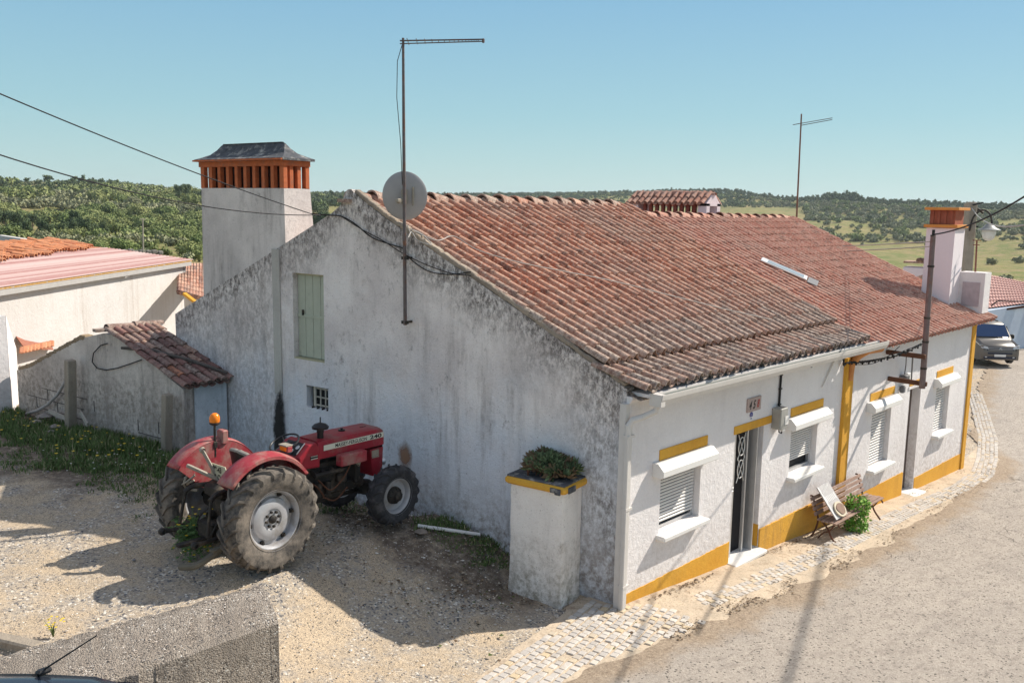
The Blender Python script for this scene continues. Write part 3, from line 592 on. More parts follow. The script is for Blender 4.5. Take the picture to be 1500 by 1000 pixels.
# ================================================================== ROOF TILES
def tile_roof(mb, x0, x1, k0, k1, ya, yb, za, slope, pitch, rows_len, lich=lambda x, y: 0, thick=1.0, seed=1, jit=1.0, miss=()):
    """barrel tiles on a plane rising with y; columns start at x on the eave line and lean by k*y"""
    r = random.Random(seed); n = max(1, round((x1 - x0) / pitch)); cs = math.sqrt(1 + slope * slope); nrow = int(math.ceil((yb - ya) * cs / rows_len)); dy = (yb - ya) / nrow
    for i in range(n + 1):
        xb = x0 + (x1 - x0) * i / n; k = k0 + (k1 - k0) * i / n; ox = r.gauss(0, .006)
        d = Vector((k, 1, slope)).normalized(); U = Vector((1, 0, 0)); N = U.cross(d).normalized(); U = d.cross(N)
        for cover in (0, 1):
            if cover == 0 and i == n: continue
            for j in range(nrow):
                y = ya + j * dy; yy = y - ya; x = xb + k * (y) + (pitch * .5 if cover == 0 else 0) + ox
                p = Vector((x, y, za + slope * yy)) + U * r.gauss(0, .004 * jit) + N * r.gauss(0, .003 * jit) + d * r.gauss(0, .008 * jit)
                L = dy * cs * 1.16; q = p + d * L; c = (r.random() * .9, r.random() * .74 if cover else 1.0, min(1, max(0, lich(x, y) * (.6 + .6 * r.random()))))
                if cover:
                    ra, rb = pitch * .295 * thick, pitch * .262; la, lb = .030 * thick, .022
                    seg = 7; A_ = [math.pi * t_ / (seg - 1) for t_ in range(seg)]
                    P0 = [p + U * math.cos(a) * ra + N * (math.sin(a) * ra * 1.12 + la) for a in A_]; P1 = [q + U * math.cos(a) * rb + N * (math.sin(a) * rb * 1.12 + lb) for a in A_]
                    P2 = [p + U * math.cos(a) * ra * .84 + N * (math.sin(a) * ra * .94 + la - .002) for a in A_]
                    vs = P0 + P1 + P2; fs = [(a, a + 1, seg + a + 1, seg + a) for a in range(seg - 1)] + [(a + 1, a, 2 * seg + a, 2 * seg + a + 1) for a in range(seg - 1)]
                    mb.add(vs, fs, c)
                    if j == 0: mb.add([v for v in P2] + [v + d * .12 for v in P2], [(a, a + 1, seg + a + 1, seg + a) for a in range(seg - 1)], (.2, 0, 1))
                else:
                    ra, rb = pitch * .42, pitch * .44; seg = 5; A_ = [math.pi + math.pi * t_ / (seg - 1) for t_ in range(seg)]
                    P0 = [p + U * math.cos(a) * ra + N * (math.sin(a) * ra * .62 + .045) for a in A_]; P1 = [q + U * math.cos(a) * rb + N * (math.sin(a) * rb * .62 + .035) for a in A_]
                    P2 = [v - N * .014 for v in P0]
                    mb.add(P0 + P1 + P2, [(a, a + 1, seg + a + 1, seg + a) for a in range(seg - 1)] + [(a + 1, a, 2 * seg + a, 2 * seg + a + 1) for a in range(seg - 1)], (c[0] * .6, c[1] * .7, c[2]))  # channel tint lowered: shade between the covers painted into the colour
def ridge_tiles(mb, a, b, r0, L=.42, seed=2, lich=.3, flare=1.0, mortar=True):
    r = random.Random(seed); a, b = Vector(a), Vector(b); T = (b - a).length; n = max(1, int(T / L)); d = (b - a).normalized(); S_ = Vector((-d.y, d.x, 0)).normalized(); N = d.cross(S_) * -1
    if N.z < 0: N = -N
    for i in range(n):
        p = a + d * (i * T / n); q = p + d * (T / n * 1.1); seg = 9; ra, rb = r0 * 1.18 * flare, r0 * .92; c = (r.random(), r.random(), lich * r.random())
        jz = r.gauss(0, .008)
        A_ = [math.pi * t_ / (seg - 1) for t_ in range(seg)]
        rings = [(p, ra, .0), (p + d * .05, ra * .98, 0), (q, rb, -.01)]
        vs = []
        for (o_, rr_, h) in rings: vs += [o_ + S_ * math.cos(t_) * rr_ + N * (math.sin(t_) * rr_ * .9 + h + jz) for t_ in A_]
        vs += [p + S_ * math.cos(t_) * ra * .85 + N * (math.sin(t_) * ra * .75 + jz) for t_ in A_]
        fs = [(g * seg + u, g * seg + u + 1, (g + 1) * seg + u + 1, (g + 1) * seg + u) for g in range(2) for u in range(seg - 1)] + [(u + 1, u, 3 * seg + u, 3 * seg + u + 1) for u in range(seg - 1)]
        mb.add(vs, fs, c)
        if mortar: mb.box(p + d * .0 + N * (-.02), (T / n * .8, r0 * 2.1, .06), None, 1, (.5, .5, .75))
# ================================================================== HOUSE ONE
A1 = 7.35                                                              # boundary between the two houses on the facade
H1 = empty('village_house', (0, 0, 0), 0, 'long low house with old lichen-stained tile roof, bare grey gable wall and big chimney', 'house')
zb = -1.6
W1 = [(.93, .86, 2.04, 1.86)]; W2 = [(5.08, .88, 6.17, 1.86)]
def rect(a, b, c, d): return [(a, b), (c, b), (c, d), (a, d)]
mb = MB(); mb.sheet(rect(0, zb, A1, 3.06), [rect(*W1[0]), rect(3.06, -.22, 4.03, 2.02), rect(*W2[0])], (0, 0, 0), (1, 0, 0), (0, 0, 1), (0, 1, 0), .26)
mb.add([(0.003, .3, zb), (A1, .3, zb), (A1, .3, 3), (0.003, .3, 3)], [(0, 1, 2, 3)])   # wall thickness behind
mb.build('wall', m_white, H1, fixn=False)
# gable with its two openings; outline (s,z)
GO = [(0, zb), (10.51, zb), (10.51, 3.39), (7.02, 4.98), (5.85, 5.52), (5.62, 5.66), (5.5, 5.86), (5.44, 5.93), (5.36, 5.93), (5.28, 5.86), (4.65, 5.5), (3.47, 4.93), (1.87, 4.15), (.44, 3.42), (0, 3.2)]
SH = (6.07, 2.87, 6.88, 4.44); SW = (5.99, 2.0, 6.56, 2.41)
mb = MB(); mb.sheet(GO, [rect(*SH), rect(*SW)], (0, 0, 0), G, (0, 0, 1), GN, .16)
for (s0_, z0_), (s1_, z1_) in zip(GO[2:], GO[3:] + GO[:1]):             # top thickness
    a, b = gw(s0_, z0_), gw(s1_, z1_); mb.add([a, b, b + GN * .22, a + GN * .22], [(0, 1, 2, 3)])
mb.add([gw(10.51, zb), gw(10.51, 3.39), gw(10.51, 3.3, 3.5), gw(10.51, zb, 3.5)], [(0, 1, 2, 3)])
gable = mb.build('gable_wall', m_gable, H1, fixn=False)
mb = MB(); a = gw(7.30, 1.9, -.0); mb.box(gw(7.31, 3.5, -.012), (.2, .03, 2.7), Matrix((G, GN, Vector((0, 0, 1)))).transposed()); mb.build('buttress_strip', plaster('pale_strip', (.52, .50, .46), (.44, .42, .40), (.16, .15, .14), .6, .4, .01, seed=31), H1)
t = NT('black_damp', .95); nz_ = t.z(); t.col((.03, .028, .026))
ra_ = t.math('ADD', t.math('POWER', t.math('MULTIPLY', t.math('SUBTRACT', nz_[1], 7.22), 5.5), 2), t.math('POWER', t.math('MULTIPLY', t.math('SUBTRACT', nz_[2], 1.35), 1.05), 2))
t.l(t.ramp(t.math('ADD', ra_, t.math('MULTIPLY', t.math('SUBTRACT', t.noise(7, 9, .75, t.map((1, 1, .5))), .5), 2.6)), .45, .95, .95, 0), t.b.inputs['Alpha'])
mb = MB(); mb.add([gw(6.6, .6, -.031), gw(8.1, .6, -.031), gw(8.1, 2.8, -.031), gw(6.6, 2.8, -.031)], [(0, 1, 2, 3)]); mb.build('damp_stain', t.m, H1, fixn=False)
t = NT('rust_stain', .9); nz_ = t.z()
rr2 = t.math('SQRT', t.math('ADD', t.math('POWER', t.math('MULTIPLY', t.math('SUBTRACT', nz_[1], 4.1), 4.6), 2), t.math('POWER', t.math('MULTIPLY', t.math('SUBTRACT', nz_[2], 1.5), 3.0), 2)))
al = t.ramp(t.math('ADD', rr2, t.math('MULTIPLY', t.math('SUBTRACT', t.noise(9, 7, .7), .5), .9)), .25, .85, .9, 0); t.col((.36, .20, .12)); t.l(al, t.b.inputs['Alpha'])
mb = MB(); mb.add([gw(3.6, .95, -.004), gw(4.65, .95, -.004), gw(4.65, 2.1, -.004), gw(3.6, 2.1, -.004)], [(0, 1, 2, 3)]); mb.build('rust_stain', t.m, H1, fixn=False)
# roof slabs + tiles. front slope
mb = MB(); EV = -.31; sl1 = (5.72 - 3.12) / (5.4 - EV)
def rz1(y): return 3.12 + sl1 * (y - EV)
mb.add([(.02, EV + .1, 3.06), (A1 + .05, EV + .1, 3.06), (A1 - .45, 5.4, 5.66), (-.75, 5.4, 5.66)], [(0, 1, 2, 3)], (.2, .2, 1))
mb.add([(-.75, 5.4, 5.6), (A1 - .45, 5.4, 5.6), (A1 - .6, 10.6, 3.2), (-1.45, 10.4, 3.28)], [(0, 1, 2, 3)], (.2, .2, .6))
_rn = random.Random(9)
def lich1(x, y):
    e = x + .147 * y; v = .75 if y < .75 else 0; v = max(v, .55 - (y - .7) * .35 if y < 2.2 else 0); v = max(v, 1.0 - e * 1.6, float(vnoise(x * .8, y * .8, 3)) * 1.3 - .85); return v
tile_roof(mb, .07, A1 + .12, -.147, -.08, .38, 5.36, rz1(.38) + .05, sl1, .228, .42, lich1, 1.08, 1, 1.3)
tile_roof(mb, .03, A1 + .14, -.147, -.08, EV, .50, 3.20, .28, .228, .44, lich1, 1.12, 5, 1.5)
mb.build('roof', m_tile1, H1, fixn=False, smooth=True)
mb = MB(); ridge_tiles(mb, (-.72, 5.42, 5.76), (A1 - .5, 5.42, 5.73), .125, .44, 3, .9, 1.4); mb.build('ridge_tiles', m_tile1, H1, fixn=False, smooth=True)
# verge mortar on the gable
mb = MB()
for k in range(60):
    s_ = .1 + 5.2 * k / 60; zt = np.interp(s_, [g[0] for g in GO[::-1][:8]], [g[1] for g in GO[::-1][:8]])
    p = gw(s_, zt + .03 + .02 * random.random(), .06); mb.bbox(p, (.16, .12, .06 + .03 * random.random()), .015, Matrix.Rotation(ga + random.gauss(0, .05), 3, 'Z') @ Matrix.Rotation(random.gauss(-.42, .08), 3, 'Y'))
mb.build('verge_mortar', plaster('verge_mortar', (.42, .36, .30), (.30, .26, .22), (.08, .07, .06), .6, .9, .02, seed=41), H1)
# cornice, gutter, downpipe
mb = MB(); mb.prism([(0.0, 0, 2.98), (0.0, -.05, 3.0), (0.0, -.10, 3.06), (.0, -.10, 3.10), (0.0, 0.1, 3.10)], (A1, 0, 0)); mb.build('cornice', m_white, H1)
GT = MB(); prof = [(-.30, 3.15), (-.31, 3.10), (-.33, 3.04), (-.38, 3.015), (-.43, 3.04), (-.45, 3.10), (-.485, 3.165), (-.50, 3.17), (-.50, 3.15), (-.49, 3.09), (-.46, 3.02), (-.38, 2.995), (-.32, 3.02), (-.295, 3.10), (-.29, 3.15)]
L_ = A1 + .6
GT.prism([(0.15, y, z) for y, z in prof], (L_, 0, 0)); gut = GT.build('gutter', m_gutter, H1)
mb = MB(); mb.add([(.16, -.29, 3.14), (L_ + .1, -.29, 3.14), (L_ + .1, -.36, 3.06), (L_ + .1, -.485, 3.10), (.16, -.485, 3.10), (.16, -.36, 3.06)], [(0, 1, 2, 5), (5, 2, 3, 4)])
so_ = MB(); so_.box((A1 / 2 + .05, -.15, 3.13), (A1 - .1, .29, .05)); so_.build('soffit', m_white, H1); mb.build('gutter_bed', m_gutin, gut, fixn=False)
mb = MB(); mb.box((.19, -.38, 3.08), (.1, .2, .17)); mb.tube([(.20, -.38, 3.02), (.20, -.36, 2.92), (.12, -.2, 2.82), (-.02, -.12, 2.78), (-.06, -.09, 2.70), (-.06, -.09, 2.5)], .045, 10)
mb.bbox((-.06, -.09, 1.2), (.085, .075, 2.75), .012); mb.bbox((.01, -.075, 1.25), (.05, .05, 2.9), .008)
for z in (2.55, 1.5, .35): mb.box((-.03, -.085, z), (.15, .1, .035))
mb.build('downpipe', m_gutter, H1)
mb = MB(); mb.box((-.03, .0, 1.45), (.10, .10, 3.1)); mb.build('corner_strip', m_gutter, H1)
def facade_window(H, x0, z0, x1, z1, lx0=None, gap=.0, hood=True, hoff=.0, slat_n=17, tilt=0):
    lx0 = x0 - .07 if lx0 is None else lx0; lx1 = lx0 + 1.32 if x1 - x0 > 1 else x1 + .12
    w = MB(); w.box(((x0 + x1) / 2, .20, (z0 + z1) / 2), (x1 - x0, .01, z1 - z0)); win = w.build('window', m_dark, H)
    f = MB()
    for xx in (x0 + .03, x1 - .03): f.box((xx, .15, (z0 + z1) / 2), (.055, .06, z1 - z0 - .002))
    f.box(((x0 + x1) / 2, .15, z0 + .03), (x1 - x0 - .115, .055, .05)); f.box(((x0 + x1) / 2, .15, z1 - .03), (x1 - x0 - .115, .055, .05))
    f.build('frame', m_alu, win)
    s = MB(); n = slat_n; top = z1 - .02; bot = z0 + gap; h = (top - bot) / n
    for k in range(n):
        z = bot + (k + .5) * h; s.prism([(x0 + .035, .115, z - h * .42), (x0 + .035, .098, z - h * .2), (x0 + .035, .096, z + h * .2), (x0 + .035, .112, z + h * .42), (x0 + .035, .125, z)], (x1 - x0 - .07, 0, 0))
    s.build('roller_shutter', m_shutp, win)
    b = MB(); b.prism([(lx0 - .16 + hoff, .0, z1 + .14), (lx0 - .16 + hoff, -.10, z1 + .14), (lx0 - .16 + hoff, -.20, z1 + .04), (lx0 - .16 + hoff, -.20, z1 - .05), (lx0 - .16 + hoff, -.17, z1 - .07), (lx0 - .16 + hoff, .0, z1 - .07)], (x1 - x0 + .42, 0, 0))
    b.build('shutter_box', m_pvc, win, bevel=.006)
    q = MB(); q.bbox(((x0 + x1) / 2, -.02, z0 - .045), (x1 - x0 + .16, .30, .075), .012); q.build('sill', m_marble, win)
    l = MB(); l.box(((lx0 + lx1) / 2, -.006, z1 + .225), (lx1 - lx0, .02, .16)); l.build('lintel', m_yellow, win)
    return win
facade_window(H1, *W1[0], gap=.10)
facade_window(H1, *W2[0], gap=.22)
# front door with iron grille
d = MB(); d.box((3.545, .24, .9), (.97, .01, 2.24)); door = d.build('door', m_dark, H1)
d = MB(); d.box((3.25, .12, .90), (.05, .05, 2.24)); d.box((3.67, .12, .90), (.04, .05, 2.24)); d.box((3.09, .12, .90), (.04, .05, 2.24)); d.box((3.17, .12, 2.0), (.2, .05, .05))
d.box((3.17, .13, .45), (.12, .02, 1.25)); d.build('door_frame', m_alu, door)
d = MB()
def scroll(cx, cz, w, h, ph=0):
    pts = [(cx + w * math.sin(t_ * 2 * math.pi / 16 + ph), .10, cz + h * math.cos(t_ * 2 * math.pi / 16)) for t_ in range(17)]; d.tube(pts, .009, 6)
for i, z in enumerate((1.75, 1.45, 1.15)):
    scroll(3.17, z, .055, .14); scroll(3.17, z + .03, .03, .08)
for z in (1.72, 1.32):
    scroll(3.48, z, .10, .16); d.tube([(3.36, .1, z - .22), (3.48, .1, z), (3.6, .1, z + .22)], .008, 6); d.tube([(3.6, .1, z - .22), (3.48, .1, z), (3.36, .1, z + .22)], .008, 6)
for z in (1.9, .98, 1.04): d.tube([(3.09, .1, z), (3.26, .1, z)], .01, 6)
for k in range(3): d.tube([(3.12 + .05 * k, .1, -.2), (3.12 + .05 * k, .1, .95)], .008, 6)
d.build('grille', m_alu, door)
d = MB(); d.box((3.86, .11, .9), (.02, .2, 2.24)); d.build('door_leaf', m_alu, door)
d = MB(); d.box((3.64, -.008, 2.09), (1.26, .02, .135)); d.build('lintel', m_yellow, door)
d = MB(); d.bbox((3.55, .02, -.24), (1.1, .4, .07), .015); d.build('threshold', m_marble, door)
# ochre plinth (follows the falling street)
def plinth(H, x0, x1, z0, z1, mat=m_yellow, y=-.012):
    rp = random.Random(int(x0 * 10)); n = int((x1 - x0) / .05); T_ = [(x1 + (x0 - x1) * i / n, y, z1 + (z0 - z1) * i / n + rp.gauss(0, .004) - (.015 * rp.random() if rp.random() < .12 else 0)) for i in range(n + 1)]
    p = MB(); p.prism([(x0, y, -1.8), (x1, y, -1.8)] + T_, (0, -y + .003, 0)); return p.build('plinth', mat, H)
plinth(H1, .02, 3.04, .14, .17); plinth(H1, 4.07, A1 - .18, .13, .12, m_ochre, -.03)
p = MB(); p.box((4.035, .13, .02), (.02, .26, .4)); p.build('plinth', m_yellow, H1)
# pilaster + pipe between the houses
p = MB(); p.box((A1, -.035, 1.0), (.34, .07, 3.7)); p.build('pilaster', m_yellow, H1)
p = MB(); p.tube([(8.05, -.36, 3.0), (7.55, -.30, 3.0), (7.36, -.2, 2.9), (7.33, -.09, 2.72), (7.33, -.075, 2.4)], [.075, .075, .075, .07, .06], 12); p.build('rain_pipe', simple('orange_pipe', (.62, .26, .08), .5, 0, .3, 6, .001), H1, smooth=True)
# number plaque, relief numeral, old plaque
pl = MB(); pl.bbox((3.61, -.012, 2.455), (.46, .025, .24), .006); pq = pl.build('house_number_plaque', simple('terracotta_plaque', (.46, .35, .32), .6, 0, .2, 20, .001), H1)
pl = MB()
for ch, xx, mt in (('4', 3.43, 0), ('5', 3.56, 0)):
    vs, fs, w_ = text(ch, .2, (xx - .01, -.028, 2.385), (1, 0, 0), (0, 0, 1), .001, .004, .8, .3); pl.add(vs, fs)
pl.build('numeral', m_ink, pq, fixn=False)
pl = MB(); vs, fs, w_ = text('8', .19, (3.69, -.028, 2.39), (1, 0, 0), (0, 0, 1), .001, .004, .8, .2); pl.add(vs, fs); pl.build('red_numeral', simple('red_print', (.42, .05, .04), .5), pq, fixn=False)
pl = MB(); vs, fs, w_ = text('8', .21, (3.50, -.004, 2.172), (1, 0, 0), (0, 0, 1), .004, .010, 1.0); pl.add(vs, fs); pl.build('blue_numeral', simple('blue_enamel', (.06, .07, .28), .4), H1, fixn=False)
pl = MB(); pl.bbox((5.92, -.01, 2.98), (.40, .025, .27), .004); pq = pl.build('plaque', simple('pale_plaque', (.60, .57, .54), .6, 0, .15, 12, .002), H1)
pl = MB(); pl.box((5.71, -.012, 2.98), (.02, .028, .29)); pl.box((5.92, -.012, 3.125), (.42, .028, .015)); pl.box((5.93, -.024, 3.03), (.14, .004, .02)); pl.box((5.92, -.024, 2.97), (.10, .004, .04)); pl.build('plaque_edge', m_ink, pq)
mb_ = MB(); mb_.bbox((4.42, -.09, 2.1), (.26, .18, .38), .015); mbx = mb_.build('meter_box', simple('grey_box', (.36, .35, .32), .6, 0, .2, 8, .001), H1)
mb_ = MB(); mb_.box((4.50, -.183, 2.06), (.12, .012, .15)); mb_.bbox((4.46, -.14, 1.9), (.1, .05, .07), .01); mb_.build('cover', m_pvc, mbx)
mb_ = MB(); mb_.tube([(4.42, -.09, 1.92), (4.40, -.1, 1.85), (4.46, -.12, 1.82), (4.52, -.1, 1.88)], .012, 6); mb_.tube([(4.50, -.025, 2.28), (4.5, -.025, 2.6), (4.51, -.025, 3.0)], .02, 8)
for z in (2.32, 2.6, 2.85): mb_.box((4.5, -.03, z), (.08, .03, .025))
mb_.build('conduit', m_cable, mbx)
# green shutter and barred window in the gable
MG = Matrix((G, GN, Vector((0, 0, 1)))).transposed()
def gbox(m, s_, z_, off, ds, dn, dz, c_=None): m.box(gw(s_, z_, off), (ds, dn, dz), MG, 1, c_)
w = MB(); gbox(w, 6.475, 3.655, .15, .81, .012, 1.57); sh = w.build('window', m_shutg, H1)
w = MB()
for k in range(4): gbox(w, 6.17 + k * .2, 3.655, .125, .19, .03, 1.50)
gbox(w, 6.475, 3.66, .105, .79, .02, .05); w.build('shutter', m_shutg, sh)
w = MB(); gbox(w, 6.475, 2.88, .08, .81, .15, .03); gbox(w, 6.475, 4.425, .1, .81, .05, .03); w.build('frame', simple('cream_frame', (.50, .46, .30), .6, 0, .3, 8, .002), sh)
w = MB(); gbox(w, 6.72, 3.72, .09, .03, .03, .1); w.build('latch', m_iron, sh)
w = MB(); gbox(w, 6.275, 2.205, .15, .57, .01, .41); bw = w.build('window', m_dark, H1)
w = MB()
for k in range(4): gbox(w, 6.03 + k * .13, 2.205, .10, .022, .022, .37)
for z in (2.05, 2.2, 2.36): gbox(w, 6.22, z, .10, .42, .022, .022)
gbox(w, 6.44, 2.205, .10, .05, .03, .40); w.build('bars', simple('cream_bars', (.55, .50, .42), .6, 0, .2, 8, .001), bw)
w = MB()
for k in range(4): gbox(w, 6.03 + k * .13, 2.01, .03, .018, .06, .04)
w.build('bar_stubs', m_iron, bw)
# back and end walls so the house is closed
w = MB(); w.add([(-1.4, 10.4, zb), (A1 - .6, 10.6, zb), (A1 - .6, 10.6, 3.2), (-1.45, 10.4, 3.28)], [(0, 1, 2, 3)]); w.build('back_wall', m_white, H1)
# big chimney on the gable
cx0, cx1 = 7.07, 9.55
ch = MB()
def cpt(s_, n_, z_): return gw(s_, z_, n_)
D0, D1 = .80, .64
bz, tz = 3.2, 5.95
b_ = [cpt(cx0 - .02, .02, bz), cpt(cx1 + .02, .02, bz), cpt(cx1 + .02, D0 + .06, bz), cpt(cx0 - .02, D0 + .06, bz)]
m_ = [cpt(cx0 + .02, .02, tz), cpt(cx1 - .04, .02, tz), cpt(cx1 - .04, D1, tz), cpt(cx0 + .02, D1, tz)]
ch.add(b_ + m_, [(0, 1, 5, 4), (1, 2, 6, 5), (2, 3, 7, 6), (3, 0, 4, 7), (4, 5, 6, 7)])
chim = ch.build('chimney', m_chim, H1)
nb = 10
def brick(s_, off, ds, dn):
    b = MB(); gbox(b, s_, 6.15, off, ds, dn, .40); b.build('louvre_brick', m_brick, chim, bevel=.004)
for k in range(nb):
    for off in (.06, D1 - .06): brick(cx0 + .07 + (cx1 - cx0 - .16) * k / (nb - 1), off, .085 if k not in (0, nb - 1) else .11, .09)
for off in (.22, .40): brick(cx0 + .08, off, .09, .085); brick(cx1 - .1, off, .09, .085)
ch = MB(); gbox(ch, (cx0 + cx1) / 2, 6.40, D1 / 2, cx1 - cx0 - .0, D1 - .0, .10); ch.build('brick_band', m_brick, chim, bevel=.004)
ch = MB(); gbox(ch, (cx0 + cx1) / 2, 6.1, D1 / 2, cx1 - cx0 - .34, D1 - .30, .5); ch.build('flue', m_soot, chim)
ch = MB(); ov = .06
for k in range(12):
    s_ = cx0 - ov + (cx1 - cx0 + 2 * ov) * (k + .5) / 12; gbox(ch, s_, 6.465, -ov / 2 + .02, (cx1 - cx0 + 2 * ov) / 12 - .008, .18, .03); 
ch.build('tile_edge', m_brick, chim)
ch = MB(); lv = []
zz0 = 6.49; prof2 = [(0, 0), (.10, .04), (.22, .10), (.31, .19), (.37, .28), (.44, .31)]
for ins, hh in prof2:
    e = min(ins, (D1 + .2) / 2 - .02)
    lv.append([cpt(cx0 - ov + ins, -ov + e, zz0 + hh), cpt(cx1 + ov - ins, -ov + e, zz0 + hh), cpt(cx1 + ov - ins, D1 + ov - e, zz0 + hh), cpt(cx0 - ov + ins, D1 + ov - e, zz0 + hh)])
base_ = [v - Vector((0, 0, .04)) for v in lv[0]]; lv = [base_] + lv
vs = [v for l in lv for v in l]; fs = [(i * 4 + k, i * 4 + (k + 1) % 4, i * 4 + 4 + (k + 1) % 4, i * 4 + 4 + k) for i in range(len(lv) - 1) for k in range(4)] + [(3, 2, 1, 0), tuple(range(len(vs) - 4, len(vs)))]
ch.add(vs, fs); ch.build('chimney_cap', m_capst, chim)
# ================================================================== HOUSE TWO
B1 = 15.15
H2 = empty('village_house', (A1, 0, 0), 0, 'white house with pink-red tile roof, skylight and ochre corner further down the lane', 'house')
W3 = (8.80, .25, 9.86, 1.62); W4 = (12.70, .33, 13.66, 1.62)
mb = MB(); mb.sheet(rect(A1, zb - .6, B1 + .06, 2.98), [rect(*W3), rect(10.92, -.82, 11.62, 1.72), rect(*W4)], (0, 0, 0), (1, 0, 0), (0, 0, 1), (0, 1, 0), .26)
mb.add([(A1, .3, -2), (B1, .3, -2), (B1, .3, 3), (A1, .3, 3)], [(0, 1, 2, 3)])
mb.add([(B1 + .06, 0, -2.2), (B1 + .55, .75, -2.2), (B1 + .55, .75, 3.2), (B1 + .06, 0, 2.98)], [(0, 1, 2, 3)])
mb.add([(B1 + .55, .75, -2.2), (B1 + .4, 10.5, -2.2), (B1 + .4, 5.5, 5.4), (B1 + .55, .75, 3.3)], [(0, 1, 2, 3)])
mb.add([(A1, 10.6, -2), (B1 + .4, 10.5, -2), (B1 + .4, 10.5, 3.2), (A1, 10.6, 3.2)], [(0, 1, 2, 3)])
mb.build('wall', m_white, H2, fixn=False)
facade_window(H2, *W3, lx0=8.62, gap=0, slat_n=22); facade_window(H2, *W4, lx0=12.62, gap=0, slat_n=20)
d = MB(); d.box((11.27, .2, .45), (.7, .01, 2.56)); door = d.build('door', simple('brown_door', (.12, .085, .07), .5, 0, .2, 8, .001), H2)
d = MB(); d.box((11.27, .04, 1.75), (.95, .12, .06)); d.build('lintel', m_white, door)
d = MB(); d.bbox((11.27, -.07, -.85), (.9, .45, .09), .02); d.build('threshold', m_marble, door)
d = MB(); d.box((11.1, .18, .35), (.1, .03, .05)); d.build('letter_slot', simple('brass', (.5, .32, .2), .4, .5), door)
plinth(H2, A1 + .18, 10.88, -.22, -.23); plinth(H2, 11.66, B1 - .14, -.55, -.58)
p = MB(); p.box((11.25, -.006, 1.84), (.8, .018, .1)); p.build('door_band', m_yellow, H2)
p = MB(); p.box((B1, -.02, .7), (.24, .045, 4.6)); p.build('pilaster', m_yellow, H2)
p = MB(); p.add([(B1 + .066, -.01, -2), (B1 + .56, .74, -2), (B1 + .56, .74, -.55), (B1 + .066, -.01, -.55)], [(0, 1, 2, 3)]); p.build('plinth', m_yellow, H2, fixn=False)
p = MB(); p.box((11.75, -.012, 2.02), (.12, .02, .2)); p.build('number_plate', simple('dark_blue_plate', (.03, .04, .10), .4), H2)
EV2 = -.36; sl2 = (5.50 - 2.98) / (5.45 - EV2)
def rz2(y): return 2.98 + sl2 * (y - EV2)
mb = MB(); mb.add([(A1 + .1, EV2 + .1, 2.94), (B1 + .3, EV2 + .1, 2.94), (B1 + .15, 5.45, 5.44), (A1 - .6, 5.45, 5.44)], [(0, 1, 2, 3)], (.2, .2, 1))
mb.add([(A1 - .6, 5.45, 5.4), (B1 + .15, 5.45, 5.4), (B1 + .15, 10.6, 3.1), (A1 - .6, 10.6, 3.1)], [(0, 1, 2, 3)], (.4, .2, 0))
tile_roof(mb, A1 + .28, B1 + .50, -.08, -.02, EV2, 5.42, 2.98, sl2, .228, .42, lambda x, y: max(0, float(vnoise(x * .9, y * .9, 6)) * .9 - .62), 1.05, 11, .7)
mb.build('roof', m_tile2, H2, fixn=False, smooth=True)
mb = MB(); ridge_tiles(mb, (A1 - .45, 5.46, 5.53), (B1 + .12, 5.46, 5.49), .10, .47, 4, .15, 1.35, False); mb.build('ridge_tiles', m_tile2, H2, fixn=False, smooth=True)
# skylight
def rp2(x, y, h=.12): return Vector((x, y, rz2(y) + h))
a, b = on(1112, 378, (0, -sl2, 1), (0, 0, rz2(0) + .13)), on(1192, 412, (0, -sl2, 1), (0, 0, rz2(0) + .13))
m = MB(); up2 = Vector((0, -sl2, 1)).normalized(); ax = (b - a).normalized()
m.beam(a.lerp(b, .04), a.lerp(b, .88), .34, .035, up2, .01); skf = m.build('skylight', m_alu, H2)
m = MB(); m.beam(a.lerp(b, .16) + up2 * .018, a.lerp(b, .82) + up2 * .018, .24, .012, up2); m.build('pane', simple('pale_skylight_glass', (.30, .34, .36), .1, 0, .1), skf)
m = MB(); m.beam(a.lerp(b, .90) - up2 * .02, b.lerp(a, -.08) - up2 * .02, .5, .03, up2); m.build('flashing', simple('lead_flashing', (.14, .14, .15), .6, .2), skf)
# louvred chimney behind the ridge
lx0_, lx1_ = 9.0, 11.5
lc = MB(); lc.box(((lx0_ + lx1_) / 2, 6.45, 4.95), (lx1_ - lx0_, .7, 1.2)); chm = lc.build('chimney', m_pinkw, H2)
lc = MB(); lc.box((lx0_ + .12, 6.45, 5.72), (.24, .7, .34)); lc.build('end_wall', m_pinkw, chm); lc = MB(); lc.box((lx1_ - .14, 6.18, 5.72), (.28, .16, .34)); lc.box((lx1_ - .14, 6.72, 5.72), (.28, .16, .34)); lc.box((lx1_ - .14, 6.45, 5.86), (.28, .7, .07))
lc.prism([(lx1_ - .01, 6.1, 5.89), (lx1_ - .01, 6.8, 5.89), (lx1_ - .01, 6.45, 6.2)], (-.26, 0, 0)); lc.build('end_wall', m_pinkw, chm); lc = MB(); lc.prism([(lx0_ + .01, 6.1, 5.89), (lx0_ + .01, 6.8, 5.89), (lx0_ + .01, 6.45, 6.17)], (.2, 0, 0)); lc.build('gable_end', m_pinkw, chm)
m_lb = simple('dark_red_brick', (.26, .07, .05), .8, 0, .3, 9, .003)
for k in range(9):
    for yy in (6.15, 6.75): lc = MB(); lc.box((lx0_ + .45 + k * (lx1_ - lx0_ - .85) / 8, yy, 5.72), (.09, .08, .34)); lc.build('louvre_brick', m_lb, chm)
